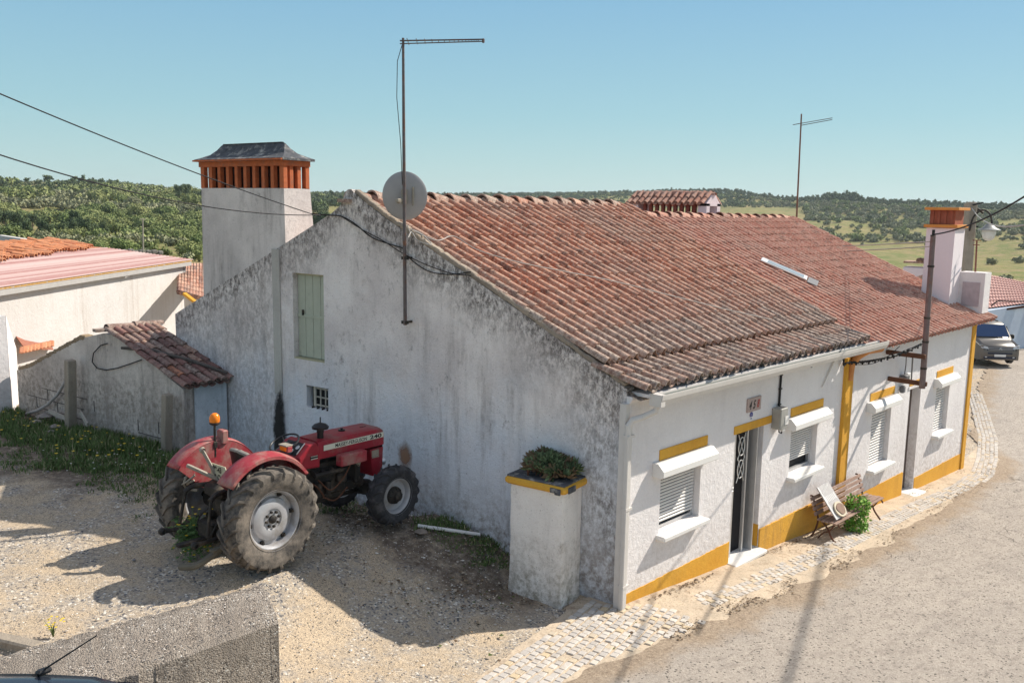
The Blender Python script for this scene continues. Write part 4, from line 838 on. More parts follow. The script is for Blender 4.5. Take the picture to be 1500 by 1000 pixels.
lc = MB(); tile_roof(lc, lx0_ - .04, lx1_ - .1, 0, 0, 6.0, 6.42, 5.86, .72, .2, .42, lambda x, y: .15, 1.1, 21); tile_roof(lc, lx0_ - .04, lx1_ - .1, 0, 0, 6.48, 6.9, 6.16, -.72, .2, .5, lambda x, y: .15, 1.1, 22)
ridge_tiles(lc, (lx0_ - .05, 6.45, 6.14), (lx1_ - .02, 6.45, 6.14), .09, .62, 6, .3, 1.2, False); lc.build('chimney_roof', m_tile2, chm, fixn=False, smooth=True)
chm.location = (11.25 - A1 - 6.1, 5.8 + lx1_ - A1, -.01); chm.rotation_euler = (0, 0, -PI2)
# white chimney with orange brick head at the far end
wc = MB(); wx, wy0, wy1 = 14.35, .42, 1.12
wc.box((wx + .38, (wy0 + wy1) / 2, 4.1), (.76, wy1 - wy0, 2.5)); wch = wc.build('chimney', plaster('white_chimney', (.76, .70, .72), (.72, .66, .68), (.5, .45, .45), .1, .1, .005, seed=51), H2)
wc = MB(); wc.box((wx + .38, (wy0 + wy1) / 2, 5.40), (.88, wy1 - wy0 + .12, .08)); wc.box((wx + .38, (wy0 + wy1) / 2, 5.84), (.90, wy1 - wy0 + .14, .07)); wc.build('orange_band', simple('orange_paint', (.72, .30, .07), .6, 0, .2, 6, .002), wch, bevel=.008)
wc = MB(); wc.box((wx + .38, (wy0 + wy1) / 2, 5.62), (.64, wy1 - wy0 - .08, .37)); 
for k in range(4): wc.box((wx + .05, wy0 + .12 + k * .155, 5.62), (.04, .05, .34))
wc.build('brick_louvres', simple('terracotta_louvre', (.38, .12, .07), .8, 0, .3, 9, .003), wch)
wc = MB(); wx2 = 15.1; wc.box((wx2 + .2, .12, 3.7), (.5, .62, 1.05)); wbx = wc.build('parapet_block', m_white, H2); 
wc = MB(); wc.box((wx2 - .06, .12, 3.66), (.02, .42, .62)); wc.build('recessed_panel', simple('dull_pink_panel', (.52, .44, .46), .7), wbx)  # flat pinkish panel, darker than the block it sits on
# ================================================================== LEFT SIDE: shed, ruined wall, white building
SD = empty('tool_shed', (-2.35, 8.7, .9), 0, 'low ruined lean-to shed of stained block walls under dark mossy tiles', 'shed')
w = 1.0
def gl(s_, z_, off): return gw(s_, z_, off)
# long wall parallel to the gable, one metre out
prof_s = [(8.85, -.5), (15.25, -.5), (15.25, 1.78), (14.6, 1.95), (13.4, 2.42), (12.4, 2.8), (11.5, 3.0), (10.9, 2.98), (10.2, 2.72), (9.5, 2.42), (8.85, 2.18)]
m = MB(); m.prism([gl(s_, z_, -w) for s_, z_ in prof_s], GN * .2)
m.prism([gl(8.85, -.5, -w + .202), gl(8.85, 2.2, -w + .202), gl(8.85, 2.32, -.03), gl(8.85, -.5, -.03)], G * .18)
m.build('wall', m_shed, SD)
m = MB(); q = [gl(8.84, .3, -w + .22), gl(8.84, .3, -.05), gl(8.84, 2.3, -.05), gl(8.84, 2.18, -w + .22)]; m.prism(q, G * -.012); m.build('blue_white_render', plaster('bluish_render', (.64, .68, .72), (.46, .50, .53), (.15, .15, .15), .7, .8, .015, seed=61), SD)
m = MB()
for k in range(9):                                                     # crumbling mortar along the top edge
    for j in range(3):
        s_ = 12.3 + (15.2 - 12.3) * (k * 3 + j) / 27; z_ = np.interp(s_, [12.4, 13.4, 14.6, 15.25], [2.8, 2.42, 1.95, 1.78]); m.bbox(gl(s_, z_ + .02, -w + .1), (.13, .22, .07 + .05 * random.random()), .02, MG @ Matrix.Rotation(random.gauss(.2, .1), 3, 'Y'))
m.build('crumbling_top', plaster('brown_mortar', (.36, .29, .21), (.28, .23, .17), (.1, .09, .07), .3, .6, .02, seed=63), SD)
m_joint = simple('dark_joint', (.14, .12, .11), .9)
for s_, z_, l_, h_ in [(a, b, .02, .23) for a, b in ((12.0, 1.4), (13.0, 1.4), (13.9, 1.4), (12.5, 1.15), (13.5, 1.15), (14.4, 1.15), (9.7, 1.3), (10.4, 1.25))] + [(13.2, 1.51, 1.9, .015), (13.6, 1.27, 2.4, .015), (13.4, 1.04, 2.0, .015), (9.9, 1.1, 1.0, .015)]:
    m = MB(); m.box(gl(s_, z_, -w - .003), (l_, .012, h_), MG); m.build('mortar_joint', m_joint, SD)
# tiles: slope falls toward the camera along G, columns run along G
m = MB(); n = 6; rr_ = random.Random(4)
A_s = Vector((-G.x * 0 - G.x, -G.y, 0))
def shed_pt(s_, off): return gl(s_, 2.24 + (s_ - 8.75) * .335, off)
pit = .17
for i in range(7):
    for j in range(7):
        s_ = 8.68 + j * .37; d = (shed_pt(s_ + .42, 0) - shed_pt(s_, 0)).normalized(); U = -GN; N = d.cross(U); N = N if N.z > 0 else -N
        for cover in (0, 1):
            off = -w - .06 + i * pit + (pit / 2 if not cover else 0)
            if off > -.02: continue
            p = shed_pt(s_, off) + N * (.06 if cover else .03) + GN * rr_.gauss(0, .006) + N * rr_.gauss(0, .006); q = p + d * .42 - N * .02
            ra = pit * (.46 if cover else .42); seg = 6; c = (rr_.random(), 1 if rr_.random() < .07 else rr_.random() * .7, .7 * rr_.random())
            sg = 1 if cover else -1
            An = [math.pi * t_ / (seg - 1) for t_ in range(seg)]
            P0 = [p + U * math.cos(a) * ra + N * math.sin(a) * ra * .8 * sg for a in An]; P1 = [q + U * math.cos(a) * ra * .8 + N * math.sin(a) * ra * .7 * sg for a in An]; P2 = [p + U * math.cos(a) * ra * .82 + N * math.sin(a) * ra * .62 * sg for a in An]
            m.add(P0 + P1 + P2, [(a, a + 1, seg + a + 1, seg + a) for a in range(seg - 1)] + [(a + 1, a, 2 * seg + a, 2 * seg + a + 1) for a in range(seg - 1)], c)
m.add([shed_pt(8.75, -w), shed_pt(8.75, -.02), shed_pt(11.3, -.02), shed_pt(11.3, -w)], [(0, 1, 2, 3)], (.1, 0, .8))
ridge_tiles(m, shed_pt(11.3, -w - .05) + Vector((0, 0, .02)), shed_pt(11.3, .15) + Vector((0, 0, .02)), .09, .4, 12, .8)
m.build('roof', m_tiles, SD, fixn=False, smooth=True)
m = MB(); a = on(178, 511, GN, GN * (-w - .12)); b = shed_pt(8.75, -.08) + Vector((0, 0, .14)); a.z += .02; m.tube([a, a.lerp(b, .3) + Vector((0, 0, .10)), a.lerp(b, .65) + Vector((0, 0, .08)), b], [.028, .035, .035, .03], 7)
tag(m.build('timber_pole', m_darkwood), 'long grey weathered pole lying across the mossy shed tiles', 'pole')
# cable loop on the shed wall
pts = [on(*p, GN, GN * (-w - .04)) for p in [(157, 503), (147, 506), (137, 517), (135, 530), (142, 539), (155, 542), (172, 539), (190, 533), (207, 527)]]
m = MB(); m.tube(pts, .012, 6); tag(m.build('cable', m_cable), 'black cable hanging in a loop on the block wall of the shed', 'cable')
# concrete posts
def post(px, py0, py1, off, wd, label, lean=0):
    a = on(px, py1, GN, GN * off); b = on(px + lean, py0, GN, GN * off); m = MB(); m.beam(a - Vector((0, 0, .2)), b, wd, wd * 1.1, GN, .015)
    return tag(m.build('concrete_post', m_conc), label, 'post', 'old concrete fence posts')
m_conc2 = m_conc
post(103, 527, 628, -1.25, .17, 'square concrete fence post standing before the block wall with the pipe')
post(243, 577, 660, -1.22, .15, 'short leaning concrete fence post at the shed corner behind the tractor', 2)
# pale pipe leaning against the wall
pts = [on(*p, GN, GN * (-1.12)) for p in [(95, 560), (84, 578), (70, 592), (55, 601), (38, 606)]]
m = MB(); m.tube(pts, .035, 8); tag(m.build('plastic_pipe', simple('grey_plastic', (.45, .43, .42), .5)), 'bent grey plastic pipe leaning on the block wall', 'pipe')
m = MB()
for (px, py, s_) in ((66, 609, .22), (54, 615, .14), (80, 622, .14), (76, 628, .1)):
    p = gpt(px, py + 6); rr2_ = random.Random(px); m.add([(p.x + s_ * v[0] * rr2_.uniform(.8, 1.3), p.y + s_ * v[1] * rr2_.uniform(.8, 1.3), p.z + s_ * .3 + s_ * .5 * v[2]) for v in ico], icf)
tag(m.build('rubble', simple('rubble_stone', (.42, .37, .34), .9, 0, .4, 7, .02)), 'broken rubble heaped at the foot of the block wall', 'rubble', kind='stuff')
for (px0, py0, px1, py1, lb) in ((72, 602, 100, 614, 'broken pale board lying behind the concrete post'), (118, 604, 128, 622, 'short pale stick leaning right of the concrete post')):
    m = MB(); a, b = on(px0, py0, GN, GN * -1.2), on(px1, py1, GN, GN * -1.3); m.beam(a, b, .03, .09, (0, 0, 1)); tag(m.build('board', simple('bleached_board', (.50, .46, .40), .8, 0, .3, 10, .003)), lb, 'board')
# white corner of the next yard wall at the far left
WL = empty('yard_wall', (-3.6, 14.6, .8), 0, 'white and blue-shaded end of a yard wall at the left edge', 'wall')
a = dp(24, 612, 21.6); b = dp(-120, 640, 19.5)
def vface(m, p, q, z0, z1, thick):
    d = Vector((q.x - p.x, q.y - p.y, 0)).normalized(); n_ = Vector((-d.y, d.x, 0)); 
    if n_.dot(FW) < 0: n_ = -n_
    m.prism([(p.x, p.y, z0), (q.x, q.y, z0), (q.x, q.y, z1), (p.x, p.y, z1)], n_ * thick)
m = MB(); c1_, c2_ = dp(9, 470, 20.2), dp(24, 512, 21.8)
m.prism([(c1_.x, c1_.y, .2), (c2_.x, c2_.y, .2), (c2_.x, c2_.y, dp(24, 540, 21.8).z), (c2_.x, c2_.y, dp(24, 510, 21.8).z), (c1_.x, c1_.y, dp(9, 462, 20.2).z)], Vector((-.6, .5, 0)) * .3)
d1_ = dp(-160, 470, 18.5); m.prism([(c1_.x - .01, c1_.y, .2), (d1_.x, d1_.y, .2), (d1_.x, d1_.y, dp(9, 462, 20.2).z), (c1_.x - .01, c1_.y, dp(9, 462, 20.2).z)], Vector((-.3, .6, 0)) * .4)
m.build('wall', m_white, WL)
# small red-brown lean-to roof between
LT = empty('lean_to_roof', dp(50, 500, 23), 0, 'small sagging rust-red tile lean-to above the block wall', 'roof')
m = MB(); P_ = [dp(8, 471, 23.5), dp(40, 475, 25.5), dp(78, 510, 24.2), dp(35, 508, 22.3)]
m.prism(P_, Vector((0, 0, -.05))); m.build('slab', simple('rust_red_slab', (.36, .14, .09), .85, 0, .3, 8, .006), LT)
m = MB(); 
for k in range(9):
    p = dp(32 + k * 5.4, 517 - k * 1.2, 22.0 + k * .12); m.beam(p, p + Vector((.12, .32, .1)), .13, .05, (0, 0, 1), .02, (random.random(), random.random(), .2))
m.build('broken_tiles', m_tileo, LT)
# the white building with the corrugated roof
WB = empty('white_building', dp(130, 600, 20), 0, 'long white building with pink corrugated roof edge and loose orange tiles', 'house')
D_far, D_near = 24.5, 14.0
ea, eb = dp(272, 384, D_far), dp(-60, 430, D_near); zE = 3.45; ea.z = zE; eb.z = zE
r_ = ray(272, 384); D_far = (zE - CAM[2]) / r_[2] * F
ea = dp(272, 384, D_far); r_ = ray(-60, 433); eb = dp(-60, 433, (zE - CAM[2]) / r_[2] * F)
dE = Vector((ea.x - eb.x, ea.y - eb.y, 0)).normalized(); nE = Vector((-dE.y, dE.x, 0))           # nE points to the left (into the building)
if nE.dot(RT) > 0: nE = -nE
m = MB(); ex_ = ea + dE * .0; m.prism([(ea.x, ea.y, 0), (eb.x, eb.y, 0), (eb.x, eb.y, zE), (ea.x, ea.y, zE)], nE * .3)
fa = ea + nE * 7; m.prism([(ea.x, ea.y, 0), (ea.x, ea.y, zE), (fa.x, fa.y, zE + .9), (fa.x, fa.y, 0)], dE * -.3)
m.build('wall', m_whitel, WB)
m = MB(); m.beam(eb - nE * .10 + Vector((0, 0, -.05)), ea - nE * .10 + Vector((0, 0, -.05)) + dE * .05, .20, .14, (0, 0, 1)); m.build('cornice', simple('grey_cornice', (.40, .385, .37), .8, 0, .15, 4, .003), WB)
m = MB(); m.beam(eb - nE * .16 + Vector((0, 0, .06)), ea - nE * .16 + Vector((0, 0, .06)) + dE * .1, .10, .07, (0, 0, 1), .01); m.build('roof_edge', simple('lichened_edge', (.62, .36, .12), .9, 0, .3, 16, .004, dirt=(.5, .45, .38), dirt_amt=.6), WB)
m = MB(); nC = 150; RW = 3.4; L_e = (ea - eb).length + .15
up_ = .115
for side in range(1):
    vs = []
    # corrugations run up the slope; ridge-to-eave sheets seen as long stripes
    NW_ = 26
    for j in range(NW_ * 4 + 1):
        off = -.24 + RW * j / (NW_ * 4); hh = .10 + up_ * (off + .2) + .022 * math.sin(j * math.pi / 2)
        vs += [eb + nE * off + Vector((0, 0, hh)), eb + dE * L_e + nE * off + Vector((0, 0, hh))]
    rs_ = random.Random(15); m.add(vs, [], None)
    for j in range(NW_ * 4):
        if j % 4 == 0: g_ = rs_.random()
        m.f.append((2 * j, 2 * j + 1, 2 * j + 3, 2 * j + 2)); m.c.append((g_ * .8 + .2 * rs_.random(), 0, 0))
t = NT('pink_corrugated_sheet', .7); s_ = t.n('ShaderNodeSeparateColor'); t.l(t.tint(), s_.inputs[0]); c = t.mix(s_.outputs[0], (.27, .115, .105), (.47, .36, .34)); c = t.mix(t.math('MULTIPLY', t.ramp(t.noise(3, 8, .7), .5, .65), .5), c, (.40, .26, .24)); t.col(c); t.bump(t.noise(20, 4), .003)
m.build('roof', t.m, WB, fixn=False)
m = MB(); rq = random.Random(8)
for i in range(62):
    for j in range(9):
        off = 1.5 + i * .0; u_ = 3.0 + i * .27 + rq.gauss(0, .03); v_ = 1.9 + j * .33 + rq.gauss(0, .03)
        if v_ < 1.9 + (i / 62) * 1.9 or rq.random() < .04: continue
        p = eb + dE * u_ + nE * v_ + Vector((0, 0, .15 + up_ * v_ + .05 * rq.random())); U = dE; d_ = (nE + Vector((0, 0, .14 + rq.gauss(0, .05)))).normalized(); N = Vector((0, 0, 1)); seg = 6; ra = .11
        if u_ > L_e - .6: continue
        An = [math.pi * t_ / (seg - 1) for t_ in range(seg)]; q = p + d_ * .42
        P0 = [p + U * math.cos(a) * ra + N * math.sin(a) * ra for a in An]; P1 = [q + U * math.cos(a) * ra * .85 + N * math.sin(a) * ra * .85 for a in An]; P2 = [p + U * math.cos(a) * ra * .8 + N * math.sin(a) * ra * .78 for a in An]
        m.add(P0 + P1 + P2, [(a, a + 1, seg + a + 1, seg + a) for a in range(seg - 1)] + [(a + 1, a, 2 * seg + a, 2 * seg + a + 1) for a in range(seg - 1)], (rq.random(), rq.random(), .15 * rq.random()))
m.add([eb + nE * 1.8 + Vector((0, 0, .12 + up_ * 1.8)), eb + dE * L_e + nE * 3.2 + Vector((0, 0, .12 + up_ * 3.2)), eb + dE * L_e + nE * 5.2 + Vector((0, 0, .62)), eb + nE * 5.2 + Vector((0, 0, .62))], [(0, 1, 2, 3)], (.3, .9, .3))
m.build('loose_tiles', m_tileo, WB, fixn=False, smooth=True)
m = MB()
for k in range(3): m.bbox(dp(140 + k * 4, 398 + 2 * k, 0) if False else eb + dE * (L_e * .60 + .12 * k) - nE * .12 + Vector((0, 0, -.16 + .02 * k)), (.06, .06, .08), .01)
m.build('bracket', m_pvc, WB)
# little tiled roof behind, stone wall, white block, thin pole
LR = empty('small_house', dp(285, 430, 31), 0, 'small tiled roof and cream wall glimpsed left of the big chimney', 'house')
m = MB(); p0, p1, p2, p3 = dp(264, 387, 36), dp(306, 388, 36), dp(306, 440, 29), dp(262, 428, 29.5); rq = random.Random(2)
for i in range(11):
    a, b = p0.lerp(p1, i / 10), p3.lerp(p2, i / 10)
    for j in range(9):
        u0, u1 = a.lerp(b, 1 - j / 9), a.lerp(b, 1 - (j + 1.1) / 9); m.tube([u0, u1], [.085, .07], 6, True, (rq.random(), rq.random(), .35 * rq.random()))
m.prism([p0, p1, p2, p3], Vector((0, 0, -.08)), (.2, .9, .4)); m.build('roof', m_tile1, LR, smooth=True)
m = MB(); q0, q1 = dp(270, 442, 28.8), dp(306, 462, 28); m.prism([(q0.x, q0.y, 0), (q1.x, q1.y, 0), (q1.x, q1.y, q1.z + .12), (q0.x, q0.y, q0.z + .2)], Vector((.2, .4, 0))); m.build('wall', simple('cream_wall', (.55, .50, .44), .8, 0, .2, 3, .004), LR)
m = MB(); m.beam(dp(270, 430, 28.7), dp(306, 458, 27.9), .12, .08, (0, 0, 1)); m.build('fascia', m_yellow, LR)
SWL = MB(); pa, pb = dp(-60, 366, 46), dp(246, 376, 52); rq = random.Random(6)
T_ = pb - pa; dT = Vector((T_.x, T_.y, 0)).normalized(); nT = Vector((-dT.y, dT.x, 0))
L = Vector((T_.x, T_.y, 0)).length
for k in range(int(L / .32)):
    for j in range(4):
        s_ = rq.uniform(.24, .40); p = Vector((pa.x, pa.y, 0)) + dT * (k * .32 + rq.uniform(-.05, .05)); zt_ = pa.z + T_.z * k * .32 / L
        SWL.bbox((p.x, p.y, zt_ + .22 - j * .24 + rq.uniform(-.04, .05)), (s_, .4, .24), .05, Matrix.Rotation(math.atan2(dT.y, dT.x) + rq.gauss(0, .1), 3, 'Z') @ Matrix.Rotation(rq.gauss(0, .15), 3, 'Y'))
p = Vector((pa.x, pa.y, 0)); q = p + dT * L; SWL.prism([(p.x, p.y, -2), (q.x, q.y, -2), (q.x, q.y, pb.z - .3), (p.x, p.y, pa.z - .3)], nT * .25)
tag(SWL.build('stone_wall', simple('dry_stone', (.27, .245, .22), .95, 0, .5, 3, .03)), 'long dry stone wall behind the orange-tiled roof at left', 'wall')
m = MB(); p = dp(-4, 356, 44); m.bbox((p.x, p.y, p.z - .7), (1.9, 1.5, 1.7), .02, Matrix.Rotation(-.5, 3, 'Z')); tag(m.build('white_shed', m_white), 'small white block of a building behind the stone wall', 'building')
m = MB(); a = dp(209, 368, 48); b = dp(209, 321, 48); m.tube([a - Vector((0, 0, 1)), b], [.05, .035], 6); m.box(b, (.3, .05, .05)); tag(m.build('thin_pole', m_bone), 'thin pale pole standing behind the white building roof', 'pole')
# ================================================================== PLANTER PILLAR
c0 = Vector((-.66, .55, 0)); dA = Vector((-.16, .89, 0)).normalized(); dB = Vector((dA.y, -dA.x, 0))   # dA along the gable, dB toward the house
PT = empty('gate_pillar', (-.45, .95, 0), 0, 'squat white pillar of flaking limewash with an ochre cap slab', 'pillar')
def pp(a, b, z): return c0 + dA * a + dB * b + Vector((0, 0, z))
rotP = Matrix((dA, dB * -1, Vector((0, 0, 1)))).transposed()
m = MB(); nz_l = 14; ring = []
rq = random.Random(3); PW, PD = .90, .575
vs = []; NS = 12
for k in range(nz_l + 1):
    z = -.3 + (1.70 + .3) * k / nz_l
    for j in range(NS * 4):
        e, u_ = divmod(j, NS); u_ /= NS; cr = [(0, 0), (PW, 0), (PW, PD), (0, PD)]; a, b = cr[e], cr[(e + 1) % 4]; x, y = a[0] + (b[0] - a[0]) * u_, a[1] + (b[1] - a[1]) * u_
        wob = .010 * (rq.random() - .5) + (.022 if z < .25 else 0) * rq.random(); cxm, cym = PW / 2, PD / 2; corner = .012 * (1 if u_ == 0 else 0)
        sx, sy = (1 if x > cxm else -1), (1 if y > cym else -1)
        vs.append(pp(x + sx * (wob - corner - (.06 if z < -.0 else 0) * 0), y + sy * (wob - corner), z))
fs = [(k * NS * 4 + j, k * NS * 4 + (j + 1) % (NS * 4), (k + 1) * NS * 4 + (j + 1) % (NS * 4), (k + 1) * NS * 4 + j) for k in range(nz_l) for j in range(NS * 4)] + [tuple(range(nz_l * NS * 4, (nz_l + 1) * NS * 4))]
m.add(vs, fs); m.build('shaft', m_pillar, PT, smooth=True)
m = MB(); m.bbox(pp(PW / 2, PD / 2 + .03, 1.755), (PW + .13, PD + .19, .11), .03, rotP); cap = m.build('cap', m_yellow, PT)
m = MB(); m.bbox(pp(PW / 2, PD / 2 + .03, 1.82), (PW + .08, PD + .14, .03), .012, rotP); m.build('cap_top', m_capst, cap)
m = MB(); m.bbox(pp(.12, -.085, 1.755), (.10, .02, .07), .008, rotP); m.bbox(pp(-.07, .12, 1.75), (.03, .2, .09), .01, rotP); m.bbox(pp(.05, -.078, 1.74), (.10, .02, .09), .008, rotP); m.build('chipped_concrete', m_capst, cap)
# succulent rosettes on the cap
m_suc = leafy('succulent_leaf', (.05, .075, .035), (.20, .25, .12), (.17, .075, .05)); m = MB(); rq = random.Random(12)
def rosette(c, R, tilt, col_):
    rot = Matrix.Rotation(tilt[0], 3, 'X') @ Matrix.Rotation(tilt[1], 3, 'Y')
    for ring_, (n_, el, L) in enumerate(((5, 1.25, .55), (7, .85, .8), (9, .4, 1.0), (8, .05, 1.0))):
        for k in range(n_):
            a = 2 * math.pi * (k + .5 * ring_) / n_ + rq.uniform(-.1, .1); d = Vector((math.cos(a) * math.cos(el), math.sin(a) * math.cos(el), math.sin(el))); s_ = Vector((-math.sin(a), math.cos(a), 0)); u_ = d.cross(s_)
            if u_.z < 0: u_ = -u_
            L_ = R * L; w_ = R * .19; cc = (rq.random(), .9 if (ring_ >= 2 and rq.random() < .7 or rq.random() < .15) and col_ else rq.random() * .78, 0)
            pts = [Vector((0, 0, 0)), s_ * w_ + d * L_ * .55 + u_ * .1 * L_, d * L_ + u_ * .18 * L_, -s_ * w_ + d * L_ * .55 + u_ * .1 * L_, d * L_ * .5 - u_ * .08 * L_]
            m.add([c + rot @ p for p in pts], [(0, 1, 2), (0, 2, 3), (0, 4, 1), (0, 3, 4), (1, 4, 2), (4, 3, 2)], cc)
for k in range(64):
    a, b = rq.uniform(.06, PW - .10), rq.uniform(.06, PD - .06); e = 1 - ((a / PW - .5) * 1.9) ** 2; h = (.03 + .17 * max(0, e) * rq.uniform(.3, 1) + .05 * (b > .3)); R = rq.uniform(.11, .18)
    rosette(pp(a, b + .03, 1.83 + h), R, (rq.gauss(0, .4), rq.gauss(0, .4)), h < .1 or rq.random() < .5)
for k in range(30):
    a, b = rq.uniform(.1, PW - .1), rq.uniform(.06, PD - .03); p = pp(a, b + .03, 1.82); m.tube([p, p + Vector((rq.gauss(0, .03), rq.gauss(0, .03), .12))], .012, 5, True, (.2, .95, 0))
tag(m.build('succulent', m_suc, fixn=False), 'dense clump of green and reddish succulent rosettes growing on the pillar cap', 'plant')
# ================================================================== MAST WITH DISH AND AERIAL
off_m = -.16
MA = empty('aerial_mast', gw(4.14, 3.74, off_m), 0, 'tall rusty aerial mast clamped to the grey gable wall with satellite dish', 'antenna')
m = MB(); mt_ = on(590.5, 56, GN, GN * off_m); mbm = on(593.5, 476, GN, GN * off_m); m.tube([mbm, mbm.lerp(mt_, .5), mt_], [.030, .028, .02], 10); m.build('mast', m_metalp, MA, smooth=True)
m = MB()
for py in (472, 378):
    p = on(593.3, py, GN, GN * off_m); m.beam(p, p + GN * .16, .035, .035); m.box(p, (.12, .05, .05), MG)
m.build('wall_bracket', m_iron, MA)
m = MB(); b0 = on(586, 57, GN, GN * off_m); b0 = mt_ - Vector((0, 0, .04)); bd = Vector((b0.x, b0.y, 0)); r_ = ray(708, 58); tt = None
e_far = Vector(CAM + ray(708, 58) * ((b0 - Vector(CAM)).length / np.linalg.norm(ray(708, 58)) * 1.0)); e_far.z = b0.z + (e_far.z - b0.z)
dB_ = (e_far - b0).normalized(); m.beam(b0 - dB_ * .05, e_far, .022, .02); m.beam(b0 - dB_ * .05 - Vector((0, 0, .045)), e_far - Vector((0, 0, .03)), .018, .015)
m.bbox(e_far - Vector((0, 0, .02)), (.04, .04, .07), .01); m.build('boom', m_metalp, MA)
m = MB(); cr_ = dB_.cross(Vector((0, 0, 1))).normalized(); n_e = 16
for k in range(n_e):
    L = .32 * (.86 ** k) + .04; p = b0.lerp(e_far, .06 + .9 * (1 - .9 ** k) / (1 - .9 ** n_e)); d_ = (cr_ + Vector((0, 0, .10 * 0)) + dB_ * .0).normalized(); m.tube([p - d_ * L, p + d_ * L - Vector((0, 0, .03))], .006, 5)
m.build('elements', m_metalp, MA)
dc = gp(593, 287, off=.06); m = MB(); look = (Vector(CAM) - dc).normalized(); nD = Vector((look.x, look.y, -.12)).normalized() + RT * -.08; nD.normalize()
qd = nD.to_track_quat('Z', 'Y').to_matrix(); prof_d = [(0.0, .055), (.1, .052), (.2, .04), (.3, .02), (.365, .0), (.372, -.008), (.365, -.012), (.2, .028), (0.001, .045)]
sc_d = .372 * 1.0; m.lathe([(r_ * .98, h_) for r_, h_ in prof_d], dc, 'z', 40, qd @ Matrix.Diagonal((1.0, 1.08, 1)).to_3x3()); m.build('dish', simple('grey_dish', (.36, .35, .36), .55, .1, .12, 4, .001), MA, smooth=True)
m = MB(); m.bbox(dc + nD * .09, (.09, .07, .24), .01); m.beam(dc + nD * .05, gw(4.14, 5.72, off_m), .04, .04); m.bbox(gw(4.14, 5.75, off_m), (.08, .08, .06), .01); m.box(dc + nD * .07 + Vector((.0, 0, .0)) + RT * .14, (.03, .02, .3)); m.build('dish_mount', m_bone, MA)
m = MB(); cpts = [mt_ - Vector((0, 0, .05)), mt_ - RT * .09 - Vector((0, 0, .35)), mt_ - RT * .10 - Vector((0, 0, .9)), mt_ - RT * .04 - Vector((0, 0, 1.6)), mt_.lerp(mbm, .5) - RT * .03]; m.tube(cpts, .006, 5); m.build('lead', m_cable, MA)
# second aerial at the far ridge end
M2 = empty('ridge_aerial', (15.4, 5.5, 5.4), 0, 'slim rusty aerial mast at the far end of the pink ridge', 'antenna')
m = MB(); a, b = yp(1168, 318, 5.5), yp(1174, 167, 5.5); a.x = b.x = (a.x + b.x) / 2; a = yp(1167, 322, 5.5); b = yp(1174, 167, 5.5); m.tube([a - Vector((0, 0, .3)), b], [.03, .022], 8); m.build('mast', simple('rusty_pole', (.26, .14, .10), .7, .2, .3), M2)
m = MB(); p = yp(1173, 181, 5.5); q = yp(1219, 173, 5.0); d_ = (q - p).normalized(); m.beam(p - d_ * .28, q, .03, .02); m.beam(p - Vector((0, 0, .06)), q - Vector((0, 0, .05)), .02, .02); m.build('boom', m_metalp, M2)
m = MB(); cr_ = d_.cross(Vector((0, 0, 1))).normalized()
for k in range(11): pk = p.lerp(q, .05 + .09 * k); L = .22 * .88 ** k; m.tube([pk - cr_ * L, pk + cr_ * L], .007, 5)
m.build('elements', m_metalp, M2)
# ================================================================== FACADE POLE WITH BRACKETS
FP = empty('cable_pole', (9.4, -.75, 2.1), 0, 'brown steel tube pole bracketed off the white facade carrying cables', 'pole')
pt, pb_ = yp(1367, 345, -.75), yp(1351, 565, -.75); m = MB(); m.tube([pb_ - Vector((0, 0, .05)), pt], [.062, .052], 12); m.build('mast', simple('brown_steel', (.23, .17, .165), .55, .2, .35, 6, .002, dirt=(.2, .1, .07), dirt_amt=.5), FP, smooth=True)
m = MB()
for f in (.12, .3, .46, .8): p = pb_.lerp(pt, f); m.lathe([(.068, -.02), (.068, .02)], p, 'z', 12)
m.tube([pt, pt + Vector((0, 0, .12))], .03, 8); m.beam(pt + Vector((.1, 0, .0)), pt + Vector((-.12, 0, .0)), .03, .03); m.build('collar', m_iron, FP)
for (px, py) in ((1350, 522), (1352, 562)):
    m = MB(); p = yp(px, py, -.75); w_ = Vector((p.x + .05, 0, p.z)); m.beam(p + Vector((0, -.08, 0)), w_, .07, .10, (0, 0, 1), .012); m.build('bracket', m_rust, FP)
m = MB(); a = yp(1322, 530, -.1); m.tube([yp(1328, 515, -.35), yp(1327, 535, -.12), yp(1325, 548, -.08)], .012, 6); m.tube([yp(1337, 523, -.4), yp(1335, 556, -.15)], .016, 6); m.bbox(yp(1325, 553, -.08), (.22, .16, .14), .02); m.bbox(yp(1322, 570, -.07), (.13, .1, .16), .02)
m.build('cable_box', simple('dark_grey_box', (.14, .14, .15), .6), FP)
m = MB(); m.bbox(yp(1330, 551, -.06), (.16, .06, .16), .01); m.build('junction_box', m_pvc, FP)
def cable(pts, r, label, mat=m_cable, n=14, sag=0, name='cable', group=None, cat='cable', seg=6):
    P = [Vector(p) for p in pts]
    if len(P) == 2: P = [P[0].lerp(P[1], i / n) - Vector((0, 0, sag * 4 * (i / n) * (1 - i / n))) for i in range(n + 1)]
    m = MB(); m.tube(P, r, seg); return tag(m.build(name, mat, smooth=True), label, cat, group)
def bez(P, n=10):                                                     # catmull-rom through points
    P = [Vector(p) for p in P]; Q = [P[0] * 2 - P[1]] + P + [P[-1] * 2 - P[-2]]; out = []
    for i in range(1, len(Q) - 2):
        for k in range(n):
            t_ = k / n; a, b, c, d = Q[i - 1], Q[i], Q[i + 1], Q[i + 2]; out.append(.5 * ((2 * b) + (c - a) * t_ + (2 * a - 5 * b + 4 * c - d) * t_ ** 2 + (3 * b - a - 3 * c + d) * t_ ** 3))
    return out + [P[-1]]
